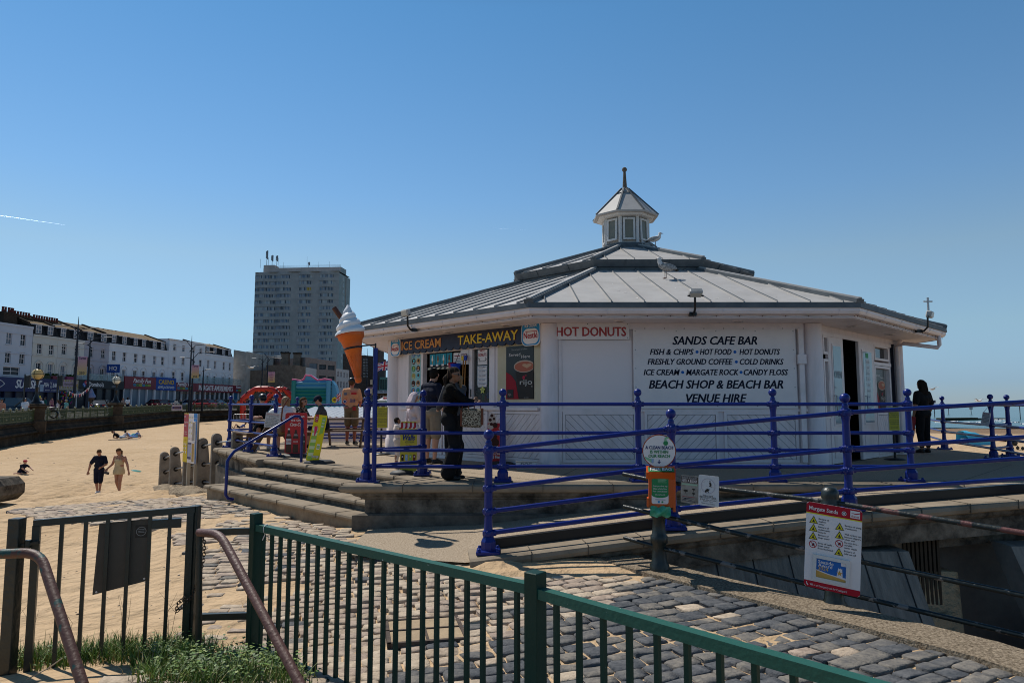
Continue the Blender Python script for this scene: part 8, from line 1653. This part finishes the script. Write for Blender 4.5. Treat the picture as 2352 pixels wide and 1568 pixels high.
for x, z, w_, m, tx, lab in ((11.6, 6.9, .95, flat('fascia_charcoal', (.025, .028, .03)), '', 'dark square hanging sign with a pizza domino emblem'), (17.9, 6.3, 1.0, flat('hq_blue', (.02, .07, .28)), 'HQ', 'blue square HQ hanging sign')):
    g = Fr(TF.p(x, z-.5, .2), (1, 0, 0)); b = MB(); b.slab(g, 0.4, 0, 1.9, 1.25, -.05, .05, m)
    if tx: b.text(g, tx, 1.35, .4, .55, SIGNW, n=.06, bold=.04)
    else: b.fpoly(g, [(1.35, 1.05), (1.05, .75), (1.35, .45), (1.65, .75)], flat('pizza_red', (.4, .02, .04)), .055); b.fpoly(g, [(1.05, .75), (.75, .45), (1.05, .15), (1.35, .45)], flat('pizza_blue', (.01, .1, .35)), .055)
    b.bar(g.p(-.2, .9), g.p(.4, .9), .05, .05, BLACK); tag(b.make('hanging_sign'), lab, 'sign')
for x, c, lab in ((5.2, (.02, .03, .015), 'dark foliage trough on the ledge of the cream house'), (7.2, (.16, .03, .05), 'red planter on the ledge of the cream house'), (9.7, (.2, .04, .1), 'pink planter on the ledge of the magnolia house')):
    b = MB(); b.slab(f, x, 4.5, 1.6, .4, -.3, .1, flat('planter_%.2f' % c[0], c)); r = random.Random(int(x*10))
    for i in range(40): b.ell(f.p(x+1.6*r.random(), 4.95+.2*r.random(), -.1), .1, M('planter_leaf', (.02, .04, .012), .8), 5, 3)
    tag(b.make('planter'), lab, 'planter')
t = thing('giant_ice_cream', 'model ice cream cone outside the pizza takeaway on the front', 'ice cream model', f.p(12.6, .5, 1.5)); b = MB(); b.lathe([(.1, 0), (.42, 1.6)], f.p(12.6, .5, 1.5), M('far_wafer', (.16, .07, .03), .6), 10); b.make('cone', t, True); b = MB(); b.lathe([(.5, 0), (.55, .3), (.3, .7), (.32, .75), (.05, 1.3)], f.p(12.6, 2.1, 1.5), M('far_ice', (.1, .2, .4), .5, (.4, .3, .4), 2), 10); b.make('ice', t, True)
b = MB(); g = f.p(9.3, .5, 3.5); b.prism([g+Vector((0, -.35, 0)), g+Vector((0, .35, 0)), g+Vector((0, .3, 1.1)), g+Vector((0, -.3, 1.1))], (.05, 0, 0), flat('pale_blue_board', (.2, .27, .36))); tag(b.make('menu_board'), 'pale blue standing board outside the rock shop', 'menu board')
# ------------------------------------------------------------------ blocks behind, by what shows of each
BRK = M('brown_brick', (.14, .105, .082), .9, (.22, .17, .13), 1.4, .2, 8); DBR = M('dark_brick', (.06, .048, .042), .9, (.095, .076, .068), 2); GRD = M('grey_render', (.3, .275, .245), .9, (.42, .39, .35), .7); MBR = M('pinkish_brick', (.24, .185, .165), .9, (.3, .24, .21), 2)
def block(lab, x0, x1, y0, y1, Y, depth, m, wins=(), yr=None, fm=None, cat='building', slope=0., name='building'):
    p, q = at(x0, y0, Y), at(x1, yr or y0, Y+slope); f = Fr((p.x, Y, 0), Vector((q.x-p.x, slope, 0))); W = math.hypot(q.x-p.x, slope); zb = max(-.5, at(x0, y1, Y).z); t = thing(name, lab, cat, f.p(W/2, zb, -depth/2)); b = MB()
    hs = []
    for a, c, d, e in wins: u0 = (a-x0)/(x1-x0)*W; u1 = (c-x0)/(x1-x0)*W; hs.append((u0, u1, at(a, e, Y).z, at(a, d, Y).z))
    zt = min(p.z, q.z); facade(b, f, 0, W, zb, zt, hs, m, .25)
    if abs(p.z-q.z) > .05: b.add([f.p(0, zt), f.p(W, zt), f.p(W, q.z), f.p(0, p.z)], [(0, 1, 2, 3)], m)
    V = [f.p(0, zb), f.p(W, zb), f.p(W, q.z), f.p(0, p.z)]; V2 = [v-f.N*depth for v in V]; b.add(V+V2, [(0, 3, 7, 4), (1, 5, 6, 2), (5, 4, 7, 6)], m); b.add(V+V2, [(3, 2, 6, 7)], SLD); b.make('wall', t, True)
    for h in hs: window(t, f, *h, rev=.25, fm=fm or WHITE2, pane=FGB if h[1]-h[0] > 2 else FGL)
    return t, f
block('grey rendered rear block joined to the end of the white terrace', 537, 566, 803, 935, 139.5, 16, GRD, yr=808)
block('dark flat roofed block behind the grey rendered block', 566, 606, 807, 850, 160, 20, DBR, yr=817)
block('grey painted wall block under the colourful mural', 540, 613, 843, 935, 150, 8, GRD)
b = MB(); cs_ = [(.3, .05, .2), (.15, .14, .18), (.45, .33, .03), (.3, .06, .22), (.42, .3, .03), (.1, .1, .12)]
for i in range(6): p, q = at(572+6.7*i, 840, 155), at(579+6.7*i, 829, 155); b.box(((p.x+q.x)/2, 155, (p.z+q.z)/2), (q.x-p.x, .3, q.z-p.z), flat('mural_%d' % i, cs_[i]))
tag(b.make('painted_mural'), 'pink and yellow mural panels on the rooftop wall', 'mural')
block('large brown brick block, its lower left part', 568, 612, 850, 935, 142, 14, BRK)
block('large brown brick block, its taller right part with no windows', 611, 679, 838, 935, 145, 16, BRK)
for x0, x1, y0, lab in ((645.7, 662.5, 810, 'left'), (674, 689, 811, 'right')):
    p, q = at(x0, y0, 158), at(x1, y0, 158); b = MB(); b.box(((p.x+q.x)/2, 158.6, (p.z+at(0, 842, 158).z)/2), (q.x-p.x, 1.2, p.z-at(0, 842, 158).z), BRK); b.box(((p.x+q.x)/2, 158.6, p.z), (q.x-p.x+.3, 1.5, .35), STK); tag(b.make('chimney_stack'), lab+' one of the two broad brown chimney stacks before the tower', 'chimney', 'broad chimney stacks')
block('small white house between the brown block and the modern brick block', 678, 703, 843, 935, 152, 9, ST('white_house', (.5, .48, .46), (.58, .56, .54)), [(684, 690, 853, 868), (695, 701, 853, 868)])
block('modern pinkish brick block with wide ribbon windows', 701.5, 772, 820, 935, 158, 14, MBR, [(711, 729, 833, 846), (733, 749, 835, 847), (753, 769, 836, 847), (711, 729, 860, 880), (733, 749, 861, 880), (753, 769, 862, 882)], yr=830, fm=flat('metal_frame', (.1, .12, .13)), slope=6)
block('white Georgian house with small paned windows left of the cone', 771.5, 802, 846, 935, 166, 10, ST('white_house2', (.5, .47, .46), (.58, .55, .53)), [(775, 778.5, 852, 864), (782, 785.5, 853, 865), (789, 792.5, 854, 866), (796, 799, 855, 866), (775, 778.5, 875, 890), (782, 785.5, 875, 890), (789, 792.5, 876, 890), (796, 799, 876, 890)], yr=850, slope=4)
t, f = block('dark brick cinema block behind the ice cream cone', 788, 864, 812, 935, 176, 14, DBR, yr=818)
b = MB()
for i in range(7):
    for j in range(2): x0 = 834+6*j; y0 = 824+6.3*i; p, q = at(x0, y0+4, 175.8), at(x0+5, y0, 175.8); b.box(((p.x+q.x)/2, 175.85, (p.z+q.z)/2), (q.x-p.x, .1, q.z-p.z), flat('letter_panel', (.3, .29, .28))); g = Fr((p.x, 175.79, p.z), (1, 0, 0)); b.text(g, ('DIN', 'FOO', 'BAR', 'MUS', 'GAM', 'ART', 'FUN')[i] if j == 0 else ('ER', 'D', 'S', 'IC', 'ES', 'S', '')[i], (q.x-p.x)/2, .08, .3, BLACK, n=.01)
b.make('letter_board', t, True)
t, f = block('tall dark fin tower with a vertical gold name', 857.5, 872.5, 772, 935, 172, 6, DBR, name='fin_tower')
b = MB(); g = Fr(at(865, 776, 171.9), (1, 0, 0))
for i, ch in enumerate('DREAMLAND'): b.text(g, ch, 0, -1.2-1.24*i, .85, flat('gold_letter', (.3, .21, .09)), bold=.0, w_=.8 if ch != 'I' else None)
b.make('lettering', t, True)
t, f = block('low teal and white glazed wing right of the fin tower', 872, 930, 866, 896, 170, 10, M('teal_glazing', (.06, .17, .15), .4), [(873+5*i, 877.5+5*i, 871, 894) for i in range(11)], fm=flat('teal_frame', (.05, .16, .14)))
block('brown doors and entrances below the cinema canopy', 845, 935, 903, 940, 171, 6, M('brown_doors', (.13, .09, .05), .8), [(850+12*i, 857+12*i, 907, 930) for i in range(7)])
b = MB(); p, q = at(838, 903, 169), at(935, 896, 169); b.box(((p.x+q.x)/2, 170, (p.z+q.z)/2), (q.x-p.x, 2, q.z-p.z), M('canopy_white', (.42, .44, .46), .6)); g = Fr((p.x, 168.98, p.z), (1, 0, 0)); b.text(g, 'LISTEN DITTO DOG', (q.x-p.x)*.52, .2, .5, flat('canopy_ink', (.04, .06, .1)), w_=5.6, n=.01); tag(b.make('cinema_canopy'), 'long pale lettered cinema canopy behind the corner post', 'canopy')
b = MB()
for x0, x1, y0, c in ((868, 884, 919, (.3, .4, .42)), (884, 904, 920, (.2, .35, .4)), (760, 772, 921, (.1, .2, .35))):
    p, q = at(x0, 929, 128), at(x1, y0, 128); b.box(((p.x+q.x)/2, 129, (p.z+q.z)/2), (q.x-p.x, 2, q.z-p.z), flat('stall_%.2f' % c[0], c)); b.prism([Vector((p.x-.2, 127.8, q.z)), Vector((q.x+.2, 127.8, q.z)), Vector(((p.x+q.x)/2, 129, q.z+.5))], (0, .05, 0), flat('stall_roof', (.45, .45, .47)))
tag(b.make('market_stalls'), 'pale beach stalls far behind the corner post', 'stalls', kind='stuff')
# flags
UB, UR, UW = flat('flag_blue', (.015, .03, .2)), flat('flag_red', (.5, .012, .03)), flat('flag_white', (.62, .6, .62))
def flag(lab, P, R, U, w_, h, george=False, pole=None, wav=.06):
    f = Fr(P, R, U); t = thing('flag', lab, 'flag', f.p(0, 0)); b = MB(); nx_, ny_ = 40, 24; V = []; F = []; mt = {}
    for j in range(ny_+1):
        for i in range(nx_+1): u, v = i/nx_, j/ny_; V.append(f.p(u*w_, v*h+.05*w_*math.sin(u*5)*(1-v*.5), wav*math.sin(u*9+v*2)*w_))
    for j in range(ny_):
        for i in range(nx_):
            u, v = (i+.5)/nx_*2-1, (j+.5)/ny_*2-1
            if george: m = UR if abs(u) < .14 or abs(v) < .2 else UW
            else:
                d = min(abs(u-v), abs(u+v)); m = UR if abs(u) < .12 or abs(v) < .2 else (UW if abs(u) < .2 or abs(v) < .34 else (UR if d < .09 else (UW if d < .3 else UB)))
            mt.setdefault(m, []).append((j*(nx_+1)+i, j*(nx_+1)+i+1, (j+1)*(nx_+1)+i+1, (j+1)*(nx_+1)+i))
    b.v = [tuple(q) for q in V]
    for m, q in mt.items(): k = b.mi(m); b.f += q; b.m += [k]*len(q); b.sm += [True]*len(q)
    b.make('cloth', t, True)
    if pole: b = MB(); b.tube(pole, .025*max(1, w_), STEEL, 6); b.make('pole', t, True)
P, Q = at(861, 857, 24), at(901, 846, 24); flag('union flag streaming left from behind the cafe corner', P, Q-P, at(864, 838, 24)-P, (Q-P).length, .33, pole=[at(901, 830, 24), at(901.5, 925, 24)])
P = at(771, 926, 62); flag('tattered union flag drooping on a pole by the blue slide', P, at(784, 915, 62)-P, at(774, 905, 62)-P, .53, .8, pole=[at(784, 900, 62), at(785, 945, 62)], wav=.15)
P = at(879, 918, 90); flag('white flag with a red cross behind the corner post', P, (1, .0, .05), (0, 0, 1), .55, .45, True, pole=[at(889, 908, 90), at(889, 930, 90)])
# ------------------------------------------------------------------ tower block
TC, TL_, TR_ = at(777.7, 700, 273), at(584, 700, 276), at(801, 700, 286)
tw = thing('tower_block', 'tall grey concrete tower block with wavy bands of windows', 'tower block', (TC.x, 273, 0)); ztop = at(777.7, 623, 273).z
TCO = M('tower_concrete', (.36, .33, .31), .9, (.45, .41, .385), .35, .2, 3)
a, c = Vector((TL_.x, 276, 0)), Vector((TC.x, 273, 0)); fT = Fr(a, c-a); WT = (c-a).length; nb = 8; bw = WT/nb
prof = []
for i in range(nb): prof += [(i*bw, .0 if i % 2 else 1.3), (i*bw+bw*.5, .2 if i % 2 else 1.5)]
prof = [(i*WT/16, [0, .9, 1.1, .2][i % 4]) for i in range(17)]
fh = (at(680, 625, 275).z-at(680, 625+14.6*14, 275).z)/14; nfl = 17
TG = [M('tower_glass_%d' % i, g_, r_+.2, spec=.25) for i, (g_, r_) in enumerate([((.08, .11, .15), .15), ((.16, .2, .26), .2), ((.3, .34, .37), .4), ((.1, .16, .23), .15), ((.4, .41, .4), .6), ((.045, .06, .08), .1)])]
rt = random.Random(21); CU = flat('tower_yellow_curtain', (.45, .28, .02))
for k in range(nfl):
    z1 = ztop-k*fh; zs = z1-fh*.48; z0 = z1-fh; b = MB()
    for (x0, n0), (x1, n1) in zip(prof[:-1], prof[1:]): b.add([fT.p(x0, zs, n0), fT.p(x1, zs, n1), fT.p(x1, z1, n1), fT.p(x0, z1, n0), fT.p(x0, zs, n0-.5), fT.p(x1, zs, n1-.5), fT.p(x0, z1, n0-.5), fT.p(x1, z1, n1-.5)], [(0, 1, 2, 3), (0, 4, 5, 1), (3, 2, 7, 6)], TCO)
    b.make('concrete_band', tw, True); b = MB(); bars = []
    for q_, ((x0, n0), (x1, n1)) in enumerate(zip(prof[:-1], prof[1:])):
        tone = rt.choice(TG)
        for i in range(4):
            u0, u1 = x0+(x1-x0)*i/4, x0+(x1-x0)*(i+1)/4; m0, m1 = n0+(n1-n0)*i/4-.25, n0+(n1-n0)*(i+1)/4-.25; m = tone if rt.random() < .5 else rt.choice(TG)
            if k == 2 and q_ == 10: m = CU
            b.add([fT.p(u0, z0, m0), fT.p(u1, z0, m1), fT.p(u1, zs, m1), fT.p(u0, zs, m0)], [(0, 1, 2, 3)], m); b.bar(fT.p(u0, z0, m0+.04), fT.p(u0, zs, m0+.04), .07 if i else .22, .06, SIGNW if i else TCO, up=fT.N)
    b.make('window_band', tw, True)
b = MB(); fS = Fr(c, Vector((TR_.x, 286, 0))-c); WS = (Vector((TR_.x, 286, 0))-c).length; b.slab(fS, 0, -2, WS, ztop+2-.6, -20, 0, TCO); b.slab(fS, WS*.62, -2, WS*.38, ztop+1.2, .001, .4, TCO)
b.add([fT.p(0, ztop, .8), fT.p(WT, ztop, .8), fT.p(WT, ztop, -14), fT.p(0, ztop, -14)], [(0, 1, 2, 3)], TCO); b.add([fT.p(0, -2, -.6), fT.p(WT, -2, -.6), fT.p(WT, ztop, -.6), fT.p(0, ztop, -.6)], [(0, 1, 2, 3)], DARK); b.make('side_wall', tw, True)
for k in range(14): zc = ztop-3-k*fh*1.0; b = MB(); b.slab(fS, WS*.36, zc, 1.0, 1.3, .002, .12, WHITE2); b.slab(fS, WS*.36+.12, zc+.12, .76, 1.06, .121, .14, GLASS); b.make('stair_window', tw, True)
b = MB(); zp = at(777, 614.5, 277).z; b.slab(fT, 2.2, ztop, WT-2.4, zp-ztop, -9, -2.5, TCO); b.slab(fT, 2.2, zp, 4.6, 1.3, -7, -2.6, TCO); b.make('penthouse', tw, True)
b = MB()
for i in range(60): x = 9+(WT-9.5)*i/59; b.bar(fT.p(x, zp, -2.6), fT.p(x, zp+.9, -2.6), .05, .05, STEEL)
for z in (.45, .9): b.bar(fT.p(9, zp+z, -2.6), fT.p(WT-.3, zp+z, -2.6), .05, .05, STEEL)
b.make('roof_railing', tw, True)
for x, h, r in ((.6, 3, .08), (3.3, 6.6, .18), (4.0, 3.5, .1), (5.6, 4.6, .16), (7.6, 4.4, .16), (8.2, 4.3, .1), (10.5, 2.5, .06), (20.5, 4.6, .05), (21.3, 2.4, .16), (25.4, 2.4, .05), (30, 2.4, .05), (36.2, 4.4, .05)):
    if x < WT:
        b = MB(); z = zp if x > 8 else zp+1.0; b.tube([fT.p(x, z-.8, -3), fT.p(x, z+h, -3)], r*.6, flat('mast_grey', (.12, .13, .14)), 6)
        if r > .12: b.box(fT.p(x+.3, z+h*.7, -3), (.35, .25, h*.55), flat('aerial_grey', (.25, .26, .28))); b.box(fT.p(x-.3, z+h*.72, -3), (.25, .25, h*.45), flat('aerial_grey', (.25, .26, .28)))
        b.make('roof_mast', tw, True)
